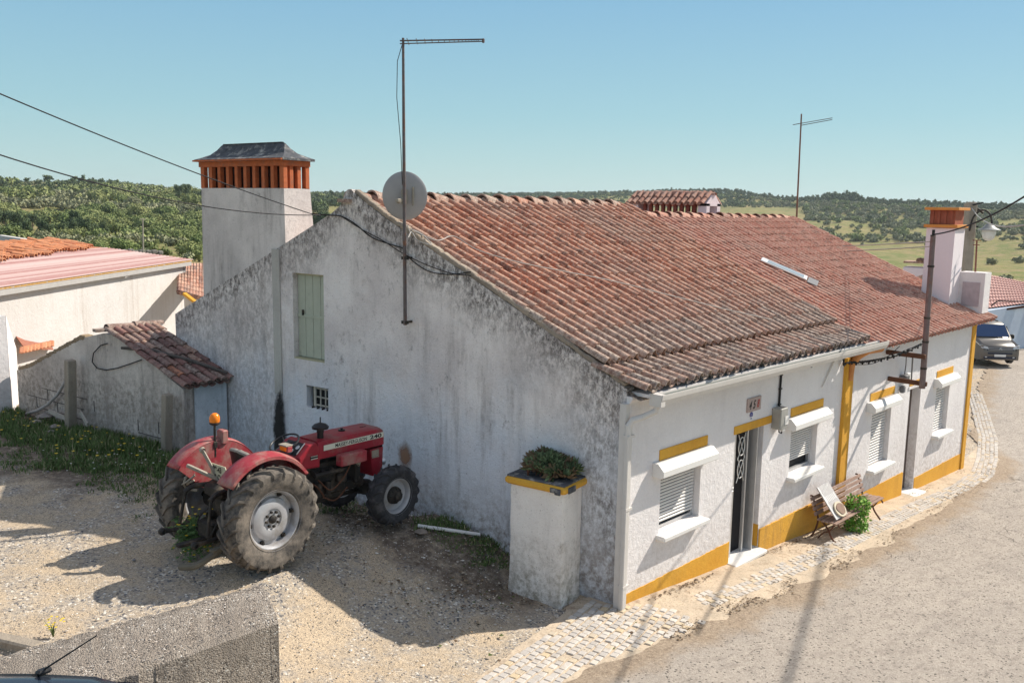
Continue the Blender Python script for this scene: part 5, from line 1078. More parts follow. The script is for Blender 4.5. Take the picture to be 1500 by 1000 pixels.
# facade bundle, twisted
A_, B_ = yp(1243, 531, -.12), yp(1350, 504, -.75); P = []
for i in range(60):
    t_ = i / 59; c = A_.lerp(B_, t_) - Vector((0, 0, .10 * 4 * t_ * (1 - t_) + .06 * math.sin(t_ * math.pi) * 0)); P.append(c)
m = MB(); m.tube(P, .016, 6)
for ph in (0, 2.1, 4.2): m.tube([p + Vector((0, .022 * math.cos(ph + i * .9), .022 * math.sin(ph + i * .9))) for i, p in enumerate(P)], .009, 5)
for i in range(6, 58, 5): m.box(P[i] - Vector((0, 0, .03)), (.02, .03, .05))
for i in (33, 37, 46, 49): m.bbox(P[i], (.22, .06, .06), .015)
tag(m.build('cable', m_cable), 'twisted black cable bundle slung from the ochre pilaster to the steel pole', 'cable')
cable(bez([yp(1243, 533, -.12), yp(1275, 533, -.2), yp(1300, 522, -.4), yp(1318, 507, -.55)]), .007, 'thin slack wire hanging below the twisted facade bundle', seg=5)
cable(bez([A_, yp(1239, 532, -.09), yp(1236, 534, -.08), yp(1236, 512, -.09)]), .02, 'short black cable tail on the ochre pilaster')
# overhead cables
e1 = dp(-60, 112, 9.5); cable([e1, gp(458, 314, -.03)], .008, 'upper overhead cable running from the left edge to the gable', sag=.06, n=20)
e2 = dp(-60, 207, 9.5); cable([e2, gp(470, 315, -.03)], .008, 'lower overhead cable passing in front of the big chimney', sag=.22, n=20)
cable(bez([gp(*p, -.03) for p in [(457, 313), (478, 315), (500, 317), (520, 328), (542, 346), (560, 354), (592, 364)]]), .011, 'cable drooping across the gable to the mast', group=None)
cable(bez([gp(*p, -.04) for p in [(500, 317), (530, 336), (560, 352), (590, 371), (625, 388), (660, 400), (690, 404)]]), .008, 'thin cable crossing the gable behind the mast')
cable(bez([gp(*p, -.03) for p in [(594, 373), (612, 388), (630, 398), (655, 402), (672, 401), (690, 398)]]), .009, 'dark cable right of the mast sagging under the verge')
cable(bez([gp(*p, -.05) for p in [(597, 330), (601, 345), (598, 370)]]), .009, 'pale lead dropping from the dish beside the mast', m_cableg)
def rp1(px, py, h=.22): return on(px, py, (0, -sl1, 1), (0, 0, rz1(0) + h))
cable(bez([rp1(*p) for p in [(606, 338), (640, 352), (665, 346), (700, 366), (760, 384), (830, 398), (900, 412), (980, 432), (1060, 452), (1130, 468)]]), .009, 'long grey cable lying over the old tiles', m_cableg, seg=5)
cable(bez([rp1(*p) for p in [(600, 335), (618, 343), (632, 358), (612, 352), (603, 340), (598, 348)]]), .009, 'loose loop of grey cable on the tiles by the mast', m_cableg, seg=5)
far_r = dp(1660, 165, 11); cable([pt + Vector((0, 0, .02)), far_r], .016, 'thick black cable rising from the steel pole to the right edge', sag=.30, n=24)
S3 = Vector((1.1, -.41, 1.0)) * 11; cable([Vector((3.9 + 1.6, -1.17 + .56, -.4)) + S3, Vector((-.3 - 3.2, -2.64 - 1.1, .1)) + S3], .034, 'heavy cable bundle high over the lane casting the long shadow on the road', sag=.05, n=20)
cable([pt + Vector((0, 0, -.12)), dp(1040, 341, 60)], .012, 'pair of thin wires running left behind the ridge from the steel pole', sag=.4, n=20, mat=m_cableg)
cable([pt + Vector((0, 0, -.22)), dp(1040, 349, 60)], .012, 'lower thin wire running left from the steel pole', sag=.4, n=20, mat=m_cableg)
m = MB(); a, b = yp(1225.7, 522, -.03), yp(1205, 567, -.03); m.beam(a, b, .03, .02, (0, -1, 0)); tag(m.build('white_strip', m_pvc), 'white strip fixed slantwise on the facade below the gutter', 'strip')
# ================================================================== CONCRETE POLE WITH LAMP
dL = 34.
CPO = empty('utility_pole', dp(1412, 480, dL), 0, 'grey concrete utility pole rising behind the white end chimney', 'utility pole')
m = MB(); a, b = dp(1406, 520, dL), dp(1422, 297, dL); a2 = a.lerp(b, -.2); m.beam(a2, b, .42, .34, RT, .03); m.build('shaft', m_conc, CPO)
m = MB(); m.tube([b, b + Vector((.3, .2, .1)) * 0 + dp(1432, 312, dL) - dp(1422, 300, dL)], .05, 6); m.tube(bez([dp(1424, 310, dL), dp(1432, 306, dL), dp(1440, 312, dL)]), .05, 6)
m.beam(dp(1418, 330, dL), dp(1432, 332, dL), .1, .06); m.build('crossarm', m_iron, CPO)
m = MB(); arm = bez([dp(1420, 338, dL - .2), dp(1426, 318, dL - .4), dp(1438, 308, dL - .6), dp(1449, 312, dL - .8), dp(1453, 326, dL - .8), dp(1450, 333, dL - .8)]); m.tube(arm, .035, 8)
SLP = empty('street_lamp', dp(1448, 340, dL - .8), 0, 'street lamp with grey cone hood and white bowl on a curved arm', 'lamp'); m.build('arm', m_iron, SLP, smooth=True)
lp = dp(1449, 334, dL - .8); m = MB(); m.lathe([(.02, .16), (.12, .14), (.22, .02), (.40, -.06), (.40, -.09), (.02, -.08)], lp, 'z', 20); m.build('hood', simple('lamp_hood', (.30, .30, .29), .5, .3), SLP, smooth=True)
m = MB(); m.lathe([(.24, 0), (.25, -.12), (.19, -.30), (.10, -.38), (.001, -.40)], lp + Vector((0, 0, -.08)), 'z', 18); m.build('bowl', simple('frosted_bowl', (.72, .72, .70), .3), SLP, smooth=True)
cable(bez([dp(1422, 303, dL), dp(1432, 316, dL - 2), dp(1446, 326, dL - 6), dp(1470, 332, dL - 12), dp(1540, 325, dL - 20)]), .018, 'pale cable swinging from the concrete pole past the street lamp', m_cableg)
cable([dp(1422, 301, dL), dp(1440, 297, dL - 1)], .03, 'stub of black wire on the concrete pole top')
# mast right of it with a small aerial on the parapet block
m = MB(); p = xp(1428, 412, 15.3); q = xp(1431, 352, 15.3); m.tube([p, q], [.025, .02], 6); m.tube([q - Vector((0, .1, 0)), q + Vector((0, .1, 0))], .012, 5); m.tube([q + Vector((0, -.08, -.12)), q + Vector((0, .08, -.12))], .012, 5)
tag(m.build('thin_mast', simple('rusty_mast', (.24, .10, .07), .7)), 'thin rusty mast standing on the white parapet block', 'mast')
# ================================================================== NEIGHBOUR HOUSES AT RIGHT
NH = empty('neighbour_house', dp(1460, 520, 52), 0, 'neighbour house with pale pink tiled roof and blue-shaded wall behind the van', 'house')
dn = 50.
ea_, eb_ = dp(1437, 457, 46), dp(1560, 437, 50); zz_ = ea_.z
m = MB(); m.prism([(ea_.x, ea_.y, -2.5), (eb_.x, eb_.y, -2.5), (eb_.x, eb_.y, eb_.z), (ea_.x, ea_.y, ea_.z)], Vector((.3, .6, 0))); 
ew = dp(1395, 445, 60); m.prism([(ea_.x, ea_.y, -2.5), (ea_.x, ea_.y, ea_.z), (ew.x, ew.y, ea_.z + .3), (ew.x, ew.y, -2.5)], Vector((.3, .1, 0))); m.build('wall', plaster('blue_white_wall', (.52, .58, .66), (.45, .50, .58), (.4, .4, .42), .1, .1, .006, seed=71), NH)
m = MB(); R0, R1, R2, R3 = dp(1425, 456, 46.5), dp(1570, 437, 49.5), dp(1560, 425, 57), dp(1418, 397, 58)
rq = random.Random(5); NR_, NC_ = 11, 34
U_ = None
vs = []; 
for j in range(NR_):
    for st in (0, 1):
        f = (j + st) / NR_; a, b = R0.lerp(R3, f), R1.lerp(R2, f); 
        for i in range(NC_ * 4 + 1):
            g = i / (NC_ * 4); h = .05 * abs(math.sin(i * math.pi / 4)) + (.05 if st == 0 else 0); vs.append(a.lerp(b, g) + Vector((0, 0, h)))
W_ = NC_ * 4 + 1
for j in range(NR_): m.add([], []); 
m.add(vs, [((2 * j) * W_ + i, (2 * j) * W_ + i + 1, (2 * j + 1) * W_ + i + 1, (2 * j + 1) * W_ + i) for j in range(NR_) for i in range(W_ - 1)] + [((2 * j + 1) * W_ + i, (2 * j + 1) * W_ + i + 1, (2 * j + 2) * W_ + i + 1, (2 * j + 2) * W_ + i) for j in range(NR_ - 1) for i in range(W_ - 1)], (.6, .3, .1))
m.build('roof', tile_mat('pale_pink_tiles', (.50, .27, .23), (.56, .34, .30), (.45, .2, .17), (.5, .4, .36), .3, .3), NH, fixn=False)
m = MB(); m.beam(dp(1425, 459, 46.3), dp(1570, 440, 49.2), .12, .10, (0, 0, 1)); m.build('fascia', m_soot, NH)
cable(bez([dp(1452, 448, 45), dp(1462, 441, 45), dp(1474, 441, 45), dp(1540, 442, 45)]), .03, 'dark cable along the eave of the neighbour house')
SC = empty('far_chimney', dp(1340, 400, 40), 0, 'small pinkish chimney block with tiled top beyond the roof slope', 'chimney')
p = dp(1342, 396, 38); rot = Matrix.Rotation(.2, 3, 'Z'); m = MB(); m.bbox((p.x, p.y, p.z - .7), (1.05, .9, 1.7), .02, rot); m.build('shaft', m_pinkw, SC)
m = MB()
for k in range(8): m.box(Vector(p) + rot @ Vector((-.46 + k * .13, -.44, .26)), (.05, .06, .2), rot)
m.build('brick_louvres', m_brick, SC)
m = MB(); 
for k in range(8):
    for q_ in (0, 1): a = Vector(p) + rot @ Vector((-.5 + k * .14, -.55, .36)); m.tube([a, a + rot @ Vector((0, .5, .12))], [.07, .06], 6, True, (random.random(), random.random(), .2))
m.box(Vector(p) + Vector((0, 0, .36)), (1.05, .9, .08), rot); m.build('chimney_roof', m_tile1, SC)
m = MB(); 
for k in range(6): a = dp(1338 + k * 5, 409 - k * 1.5, 36); m.tube([a, a + Vector((-.2, .25, -.15))], .08, 6, True, (random.random(), .3, .4))
tag(m.build('broken_tile_coping', m_tile1), 'short row of tiles on a wall beyond the red roof slope', 'coping')
# ================================================================== TRACTOR (local frame: x forward, y left, z up)
TZ = .86
c_rear = zp(395, 832, TZ)
TH = R_(5); fw = Vector((math.cos(TH), math.sin(TH), 0)); lf = Vector((-math.sin(TH), math.cos(TH), 0))
org = Vector((c_rear.x, c_rear.y, TZ)) + lf * .74
zf_ = .80                                                              # ground under the front wheels is a little lower
TR = empty('tractor', org, TH, 'old red farm tractor with orange beacon parked against the grey gable wall', 'tractor')
TR.rotation_euler = (0, R_(1.2), TH)
def tyre(m, c, R, w, rim, nl, lug=.03, seg=44):
    h = w / 2; prof = [(rim, -h * .72), (rim + .02, -h * .80), ((R + rim) / 2, -h * .99), (R - .045, -h * .96), (R - .015, -h * .72), (R, -h * .3), (R, h * .3), (R - .015, h * .72), (R - .045, h * .96), ((R + rim) / 2, h * .99), (rim + .02, h * .80), (rim, h * .72)]
    m.lathe([(r_ - lug * .55 if r_ > R - .05 else r_, h_) for r_, h_ in prof], c, 'y', seg)
    for side in (-1, 1):
        for k in range(nl):
            a0 = 2 * math.pi * (k + (.5 if side > 0 else 0)) / nl
            pts = []
            for i, (f_, da, rr_) in enumerate(((.04, .16, R), (.45, .07, R), (.86, -.02, R - .008), (1.02, -.06, R - .075))):
                a = a0 + da * 1.2; y = side * h * f_; pts.append((a, y, rr_))
            wd = .020 + .0 * R; V = []
            for (a, y, rr_) in pts:
                for (da, dr) in ((-wd / R * .9, lug * .35), (wd / R * .9, lug * .35), (wd / R * 1.3, -lug), (-wd / R * 1.3, -lug)):
                    aa = a + da; r2 = rr_ + dr - .004; V.append(Vector(c) + Vector((r2 * math.cos(aa), y + (side * .012 if rr_ < R - .05 else 0), r2 * math.sin(aa))))
            F_ = []
            for i in range(3):
                for q in range(4): F_.append((i * 4 + q, i * 4 + (q + 1) % 4, i * 4 + 4 + (q + 1) % 4, i * 4 + 4 + q))
            F_ += [(0, 1, 2, 3), (12, 13, 14, 15)]; m.add(V, F_)
def wheel(name, c, R, w, rimR, side, nl, kind):
    m = MB(); tyre(m, c, R, w, rimR - .01, nl, .034 if kind == 'rear' else .026); wh = m.build('tyre', m_rubber if kind == 'rear' else m_rubd, None, local=True, smooth=True)
    c = Vector(c); s = side; m = MB(); h = w / 2
    # rim barrel
    prof = [(rimR + .012, s * h * .84), (rimR + .012, s * h * .74), (rimR - .02, s * h * .70), (rimR - .045, s * h * .45), (rimR - .05, -s * h * .2), (rimR - .02, -s * h * .7), (rimR + .01, -s * h * .8)]
    m.lathe(prof, c, 'y', 40)
    if kind == 'rear':
        m.lathe([(rimR - .052, s * h * .05), (rimR * .72, s * h * .05)], c, 'y', 40)
        m.lathe([(rimR * .74, s * h * .05), (rimR * .70, s * h * .30), (rimR * .55, s * h * .46), (rimR * .36, s * h * .40), (rimR * .34, s * h * .32), (.04, s * h * .32)], c, 'y', 36)
    else:
        m.lathe([(rimR - .045, s * h * .1), (rimR * .8, s * h * .05), (rimR * .5, s * h * .1), (.05, s * h * .12)], c, 'y', 36)
    rm = m.build('rim', m_silver, None, local=True, smooth=True)
    m = MB()
    if kind == 'rear':
        for k in range(8): a = k * math.pi / 4 + .2; m.lathe([(.018, 0), (.018, s * .03), (.001, s * .032)], c + Vector((math.cos(a) * .10, s * h * .32, math.sin(a) * .10)), 'y', 6)
        m.lathe([(.055, 0), (.055, s * .03), (.03, s * .05), (.001, s * .05)], c + Vector((0, s * h * .32, 0)), 'y', 16)
        for k in range(6):
            a = k * math.pi / 3 + .1; p = c + Vector((math.cos(a) * rimR * .83, s * h * .12, math.sin(a) * rimR * .83)); m.box(p, (.05, .05, .05)); m.lathe([(.016, 0), (.016, s * .05), (.001, s * .052)], p, 'y', 6)
    else:
        m.lathe([(.14, s * h * .1), (.13, s * h * .42), (.075, s * h * .7), (.07, s * h * 1.0), (.045, s * h * 1.1), (.001, s * h * 1.1)], c, 'y', 20)
        for k in range(8): a = k * math.pi / 4; m.lathe([(.016, 0), (.016, s * .03), (.001, s * .03)], c + Vector((math.cos(a) * .105, s * h * .42, math.sin(a) * .105)), 'y', 6)
    hb = m.build('hub', m_iron, None, local=True, smooth=True)
    root = bpy.data.objects.new('wheel', None); col.objects.link(root); root.parent = TR; root.empty_display_size = .1
    for o in (wh, rm, hb): o.parent = root
    return root
wheel('w', (0, -.74, .695), .695, .36, .40, -1, 22, 'rear'); wheel('w', (0, .74, .695), .695, .36, .40, 1, 22, 'rear')
FX = 2.34
w1_ = wheel('w', (FX, -.64, .465), .465, .27, .285, -1, 18, 'front'); w2_ = wheel('w', (FX, .62, .465), .465, .27, .285, 1, 18, 'front')
SHX = {'bonnet': .22, 'nose_panel': .22, 'grille': .22, 'toolbox': .24, 'scuttle': .24, 'air_cleaner': .30, 'steering_wheel': .30, 'seat': .30, 'number_plate': .26, 'beacon': .2, 'side_lamp': .14, 'engine': .15, 'headlamp': .2, 'footplate': .15}
def tb(name, mb, mat, **k):
    if name in SHX:
        dz = .05 if name in ('bonnet', 'scuttle', 'air_cleaner', 'grille', 'steering_wheel', 'toolbox', 'beacon') else (.10 if name in ('number_plate', 'seat') else 0)
        mb.v = [(v[0] + SHX[name], v[1], v[2] + dz) for v in mb.v]
    o = mb.build(name, mat, TR, local=True, **k); return o
def _old(name, mb, mat, **k): return mb.build(name, mat, TR, local=True, **k)
# transmission, engine, axles
m = MB(); m.bbox((.35, 0, .68), (1.0, .34, .42), .05); m.bbox((-.12, 0, .70), (.36, .46, .44), .06); m.lathe([(.13, -.62), (.15, -.3), (.17, 0), (.15, .3), (.13, .62)], (0, 0, .69), 'y', 16)
m.bbox((-.22, 0, .98), (.34, .40, .18), .04); tr_ = tb('transmission', m, m_iron, smooth=True)
m = MB(); m.bbox((1.25, 0, .78), (.80, .36, .46), .04); m.bbox((1.3, 0, .52), (.7, .26, .12), .03); m.bbox((1.25, -.02, 1.03), (.66, .28, .10), .02)
for k in range(4): m.tube([(1.0 + k * .17, -.18, .98), (1.0 + k * .17, -.25, .94)], .028, 8)
m.tube([(.98, -.26, .93), (1.55, -.26, .93)], .035, 8); m.lathe([(.055, -.1), (.055, .1)], (1.05, -.27, .72), 'z', 12); m.lathe([(.05, -.09), (.05, .09)], (1.22, -.27, .72), 'z', 12)
m.bbox((1.5, -.24, .80), (.16, .12, .16), .03); m.lathe([(.06, -.1), (.07, 0), (.06, .1)], (.82, -.26, .70), 'x', 12); m.bbox((1.86, 0, .86), (.10, .44, .46), .02)
eng = tb('engine', m, m_iron, smooth=True)
m = MB()
for pts in ([(.75, -.22, .95), (.95, -.34, .80), (1.1, -.33, .62)], [(1.0, -.32, .88), (1.2, -.36, .70), (1.45, -.34, .82), (1.62, -.3, .98)], [(1.1, -.3, .60), (1.3, -.34, .52), (1.55, -.32, .66)], [(.55, -.3, 1.0), (.60, -.34, .7), (.62, -.32, .5)]): m.tube(bez(pts, 6), .011, 6)
m.build('hose', m_rust, eng, local=True).location = (.15, 0, 0)
m = MB(); P = bez([(1.62, -.26, 1.02), (1.68, -.30, 1.07), (1.74, -.31, 1.02), (1.74, -.29, .94)], 8)
for p in P[::2]: m.lathe([(.035, -.008), (.045, 0), (.035, .008)], p, 'x', 12)
m.tube(P, .035, 10); m.build('air_hose', m_bone, eng, local=True, smooth=True).location = (.20, 0, .03)
m = MB(); m.tube([(FX, -.55, .44), (FX, .55, .44)], .065, 12); m.bbox((FX, 0, .46), (.24, .26, .22), .05); m.bbox((FX, -.47, .46), (.14, .12, .26), .03); m.bbox((FX, .47, .46), (.14, .12, .26), .03); m.bbox((1.95, 0, .62), (.5, .3, .16), .03); m.tube([(FX - .16, -.48, .42), (FX - .16, .48, .42)], .018, 8); m.tube([(1.0, .05, .42), (FX, .05, .42)], .035, 8)
tb('front_axle', m, m_iron, smooth=True)
# bonnet
def hood_sec(x, w, zt, zb_, r): return [(x, -w, zb_), (x, -w, zt - r), (x, -w + r * .4, zt - r * .25), (x, -w + r * 1.2, zt), (x, w - r * 1.2, zt), (x, w - r * .4, zt - r * .25), (x, w, zt - r), (x, w, zb_)]
m = MB(); HX0, HX1 = .98, 2.26
secs = [hood_sec(HX0, .275, 1.385, 1.12, .09), hood_sec(1.5, .28, 1.40, 1.12, .09), hood_sec(HX1 - .06, .28, 1.395, 1.12, .09), hood_sec(HX1, .268, 1.365, 1.12, .08)]
vs = [p for s_ in secs for p in s_]; m.add(vs, [(i * 8 + k, i * 8 + k + 1, i * 8 + 9 + k, i * 8 + 8 + k) for i in range(3) for k in range(7)] + [(0, 1, 2, 3, 4, 5, 6, 7), tuple(range(24, 32))])
bon = tb('bonnet', m, m_red, smooth=True)
m = MB(); m.prism([(1.98, -.27, 1.13), (2.25, -.265, 1.13), (2.235, -.26, .70), (2.04, -.26, .70)], (0, .53, 0)); tb('nose_panel', m, m_red)
m = MB(); m.box((2.262, 0, 1.03), (.02, .46, .56))
for k in range(9): m.box((2.275, 0, .78 + k * .065), (.012, .44, .018))
tb('grille', m, m_black)
m = MB(); m.lathe([(.055, 0), (.055, .012), (.02, .02), (.02, .04), (.001, .04)], (1.62, -.02, 1.40), 'z', 18); m.box((2.02, -.05, 1.402), (.12, .02, .004)); m.build('filler_cap', m_black, bon, local=True).location = (.22, 0, .05)
m = MB(); m.bbox((1.52, -.345, 1.055), (.50, .14, .17), .012); tb('toolbox', m, m_redf)
m = MB(); m.box((2.08, -.273, 1.06), (.14, .012, .10)); m.box((2.08, -.282, 1.0), (.14, .012, .012)); m.build('badge', m_conc, bon, local=True).location = (.22, 0, .0)
# decals, both sides, with the lettering
for sd in (-1, 1):
    m = MB(); y = sd * .284; m.prism([(1.06, y, 1.235), (2.235, y, 1.245), (2.235, y, 1.325), (1.06, y, 1.315)], (0, .004 * sd, 0)); dcl = m.build('decal', m_decal, bon, local=True); dcl.location = (.22, 0, .05)
    m = MB(); u_ = Vector((-sd, 0, 0)); x0_ = 1.27 if sd < 0 else 1.98
    vs, fs, wd = text('MASSEY-FERGUSON', .078, (0, 0, 0), (1, 0, 0), (0, 0, 1), 0, .0012); sq = .62 / wd
    vs, fs, wd = text('MASSEY-FERGUSON', .078, (x0_, y + sd * .006, 1.253), u_, (0, 0, 1), 0, .0015, sq); m.add(vs, fs)
    vs, fs, wd = text('240', .082, (0, 0, 0), (1, 0, 0), (0, 0, 1), 0, .0012); sq = .24 / wd
    vs, fs, wd = text('240', .082, (1.95 if sd < 0 else 1.34, y + sd * .006, 1.256), u_, (0, 0, 1), 0, .003, sq); m.add(vs, fs)
    m.build('lettering', m_ink, dcl, local=True, fixn=False)
# scuttle and instrument panel
m = MB(); m.prism([(.62, -.29, 1.03), (.975, -.285, 1.0), (.975, -.285, 1.30), (.90, -.28, 1.385), (.78, -.28, 1.36), (.60, -.28, 1.20)], (0, .57, 0)); scu = tb('scuttle', m, m_red, bevel=.02)
m = MB(); m.prism([(.615, -.18, 1.215), (.775, -.18, 1.365), (.775, .18, 1.365), (.615, .18, 1.215)], Vector((-.7, 0, .7)) * .012); m.build('instrument_panel', m_black, scu, local=True).location = (.24, 0, .05)
m = MB(); nP = Vector((-.68, 0, .73)); qP = nP.to_track_quat('Z', 'Y').to_matrix()
for y, f_ in ((-.12, .6), (0, .6), (.1, .6), (-.05, .25)): c_ = Vector((.615, y, 1.215)).lerp(Vector((.775, y, 1.365)), f_) + nP * .013; m.lathe([(.03, 0), (.035, .006), (.028, .008), (.028, .004), (.001, .004)], c_, 'z', 16, qP)
m.box((.70, -.19, 1.31), (.20, .012, .012), Matrix.Rotation(-.75, 3, 'Y')); m.build('dial', m_alu, scu, local=True).location = (.24, 0, .05)
m = MB(); m.box((.86, -.289, 1.17), (.13, .01, .05)); m.build('maker_plate', m_black, scu, local=True).location = (.24, 0, .05); m = MB(); m.box((.86, -.2965, 1.153), (.12, .006, .010)); m.box((.86, -.2965, 1.19), (.12, .006, .006)); m.build('plate_lines', m_decal, scu, local=True).location = (.24, 0, .05)
# pre-cleaner mushroom
m = MB(); m.lathe([(.05, 0), (.045, .10), (.055, .12), (.05, .15), (.12, .17), (.125, .20), (.09, .235), (.03, .255), (.001, .257)], (1.05, -.12, 1.36), 'z', 24); m.tube([(1.05, -.12, 1.6), (1.05, -.12, 1.70)], .010, 6); tb('air_cleaner', m, m_black, smooth=True)
# steering wheel
m = MB(); cw = Vector((.50, 0, 1.39)); qS = Vector((-.42, 0, .9)).normalized(); qs = qS.to_track_quat('Z', 'Y').to_matrix()
ringp = [cw + qs @ Vector((.215 * math.cos(a), .215 * math.sin(a), 0)) for a in [2 * math.pi * k / 36 for k in range(37)]]; m.tube(ringp, .014, 8, False)
for k in range(3): a = 2 * math.pi * k / 3 + .5; m.tube([cw - qS * .03, cw + qs @ Vector((.21 * math.cos(a), .21 * math.sin(a), 0))], .008, 6)
m.lathe([(.05, -.05), (.05, -.01), (.001, 0)], cw, 'z', 14, qs); m.tube([cw - qS * .03, Vector((.68, 0, 1.12))], .025, 8); tb('steering_wheel', m, m_black, smooth=True)
# seat with torn white edge, plate behind
m = MB(); m.bbox((.02, 0, 1.02), (.42, .44, .10), .04); m.tube([(.0, 0, .8), (.0, 0, 1.0)], .06, 8)
bk = []
for k in range(15):
    a = -1.25 + 2.5 * k / 14; bk.append((-.10 - .17 * math.cos(a), .26 * math.sin(a), 0))
vs = []
for i, (x, y, _) in enumerate(bk):
    hh = 1.36 - .10 * abs((i - 7) / 7) ** 2; vs += [(x, y, 1.02), (x - .05, y * 1.05, hh), (x - .015, y * .96, hh + .01), (x + .04, y * .85, 1.02)]
m.add(vs, [(i * 4 + q, i * 4 + (q + 1) % 4, i * 4 + 4 + (q + 1) % 4, i * 4 + 4 + q) for i in range(14) for q in range(4)] + [(0, 1, 2, 3), (56, 57, 58, 59)]); seat = tb('seat', m, m_black, smooth=True)
m = MB(); m.tube([(x - .035, y * 1.02, 1.375 - .10 * abs((i - 7) / 7) ** 2) for i, (x, y, _) in enumerate(bk)], [.022 + .012 * random.random() for _ in bk], 7); m.build('torn_padding', simple('torn_foam', (.40, .37, .33), .9, 0, .4, 20, .01), seat, local=True).location = (.30, 0, .10)
m = MB(); pr = [(-.17, -.07), (-.15, .08), (.15, .08), (.17, .05), (.17, -.03), (.10, -.13), (-.11, -.13)]; PX = -.50
def plt(u_, v_, o_=0): return Vector((PX - o_, .06 - u_, 1.12 + v_))
m.prism([plt(u_ * 1.05, v_ * 1.05, 0) for u_, v_ in pr], (.012, 0, 0)); pl_ = tb('number_plate', m, simple('cream_plate', (.52, .50, .36), .5, 0, .2, 12, .001))
m = MB(); vs, fs, wd = text('199-43', .105, plt(-.155, -.015, .004), (0, -1, 0), (0, 0, 1), 0, .003, .80); m.add(vs, fs); vs, fs, wd = text('A O', .10, plt(-.09, -.115, .004), (0, -1, 0), (0, 0, 1), 0, .003, .85); m.add(vs, fs); m.build('lettering', m_ink, pl_, local=True, fixn=False).location = (.26, 0, .10)
# mudguards
def fender(sd, m, m2):
    y0, y1 = sd * .46, sd * .76; R = .80; n = 22; A0, A1_ = R_(38), R_(138); vs = []; vi = []
    for k in range(n + 1):
        a = A0 + (A1_ - A0) * k / n; rr_ = R + .03 * math.sin((a - A0) / (A1_ - A0) * math.pi); p = lambda y, r__: Vector((r__ * math.cos(a), y, .70 + r__ * math.sin(a)))
        vs += [p(y0, rr_), p(y0 + (y1 - y0) * .35, rr_ + .025), p(y0 + (y1 - y0) * .7, rr_ + .02), p(y1, rr_ - .01), p(y1, rr_ - .045), p(y1 - sd * .012, rr_ - .045), p(y0, rr_ - .02)]
        vi += [p(y0, rr_ - .02), p(y0, .30)]
    m.add(vs, [(i * 7 + q, i * 7 + q + 1, i * 7 + 8 + q, i * 7 + 7 + q) for i in range(n) for q in range(6)])
    m2.add(vi, [(2 * i, 2 * i + 1, 2 * i + 3, 2 * i + 2) for i in range(n)])
for sd in (-1, 1):
    m = MB(); m2 = MB(); fender(sd, m, m2); f = tb('mudguard', m, m_redf, smooth=True, fixn=False); sm_ = f.modifiers.new('s', 'SOLIDIFY'); sm_.thickness = .006
    m2.build('inner_panel', m_redf, f, local=True, fixn=False)
# lamps on the mudguards
m = MB(); m.bbox((.30, -.52, 1.52), (.09, .17, .09), .012); tl = tb('side_lamp', m, m_redf); m = MB(); m.bbox((.25, -.52, 1.525), (.03, .13, .07), .01); m.bbox((.35, -.52, 1.525), (.02, .12, .06), .008); m.build('lens', m_amber, tl, local=True).location = (.14, 0, 0)
m = MB(); m.bbox((.29, -.52, 1.57), (.12, .17, .02), .005); m.build('lamp_cover', m_bone, tl, local=True).location = (.14, 0, 0)
m = MB(); m.bbox((-.02, .50, 1.56), (.10, .15, .20), .015); tl = tb('side_lamp', m, m_redf); m = MB(); m.bbox((.02, .50, 1.62), (.06, .12, .08), .02); m.build('lens', m_black, tl, local=True).location = (.14, 0, 0)
# beacon
m = MB(); bx, by = -.22, .47; m.tube([(bx, by, 1.25), (bx, by, 1.72)], .018, 8); m.bbox((bx, by, 1.42), (.06, .05, .10), .01); m.lathe([(.04, 0), (.07, .02), (.07, .045)], (bx, by, 1.70), 'z', 16); bc = tb('beacon', m, m_iron, smooth=True)
m = MB(); m.lathe([(.068, 0), (.072, .02), (.07, .07), (.055, .105), (.028, .125), (.001, .13)], (bx, by, 1.745), 'z', 22); m.build('lens', m_amber, bc, local=True, smooth=True).location = (.2, 0, .05)
# three-point linkage
m = MB(); m.beam((-.30, .02, 1.0), (-.72, .30, 1.28), .05, .05, (0, 0, 1), .01); m.beam((-.30, .10, .92), (-.52, .24, 1.46), .045, .045, (0, 0, 1), .008); m.lathe([(.03, -.03), (.045, 0), (.03, .03)], (-.52, .24, 1.46), 'y', 10); m.build('top_link', m_bone, tr_, local=True, smooth=True).location = (.16, 0, .04)
m = MB()
for sd in (-1, 1):
    m.tube(bez([(-.25, sd * .2, 1.02), (-.48, sd * .27, 1.02), (-.60, sd * .3, .96)], 5), .035, 8); m.tube([(-.58, sd * .3, .98), (-.66, sd * .33, .52)], .022, 8); m.tube(bez([(-.05, sd * .25, .45), (-.5, sd * .32, .44), (-.85, sd * .38, .46)], 5), [.03] * 10 + [.04], 8); m.lathe([(.025, -.04), (.05, -.02), (.05, .02), (.025, .04)], (-.88, sd * .385, .46), 'y', 12)
    m.tube(bez([(-.2, sd * .1, .8), (-.42, sd * .2, .62), (-.5, sd * .18, .45), (-.4, sd * .1, .38)], 6), .012, 6)
m.bbox((-.62, 0, .36), (.55, .10, .05), .01); m.bbox((-.42, 0, .48), (.2, .32, .26), .04); m.lathe([(.05, -.08), (.05, .02)], (-.36, 0, .66), 'x', 12)
lk = m.build('linkage', m_iron, tr_, local=True, smooth=True)
m = MB(); m.bbox((-.42, -.42, .34), (.5, .10, .05), .01); m.tube(bez([(-.2, -.36, .40), (-.55, -.42, .32), (-.86, -.40, .20), (-.98, -.2, .16)], 6), .045, 8); m.build('stabiliser', simple('greenish_iron', (.19, .17, .13), .8, .2, .3, 10, .004), tr_, local=True, smooth=True)
m = MB()
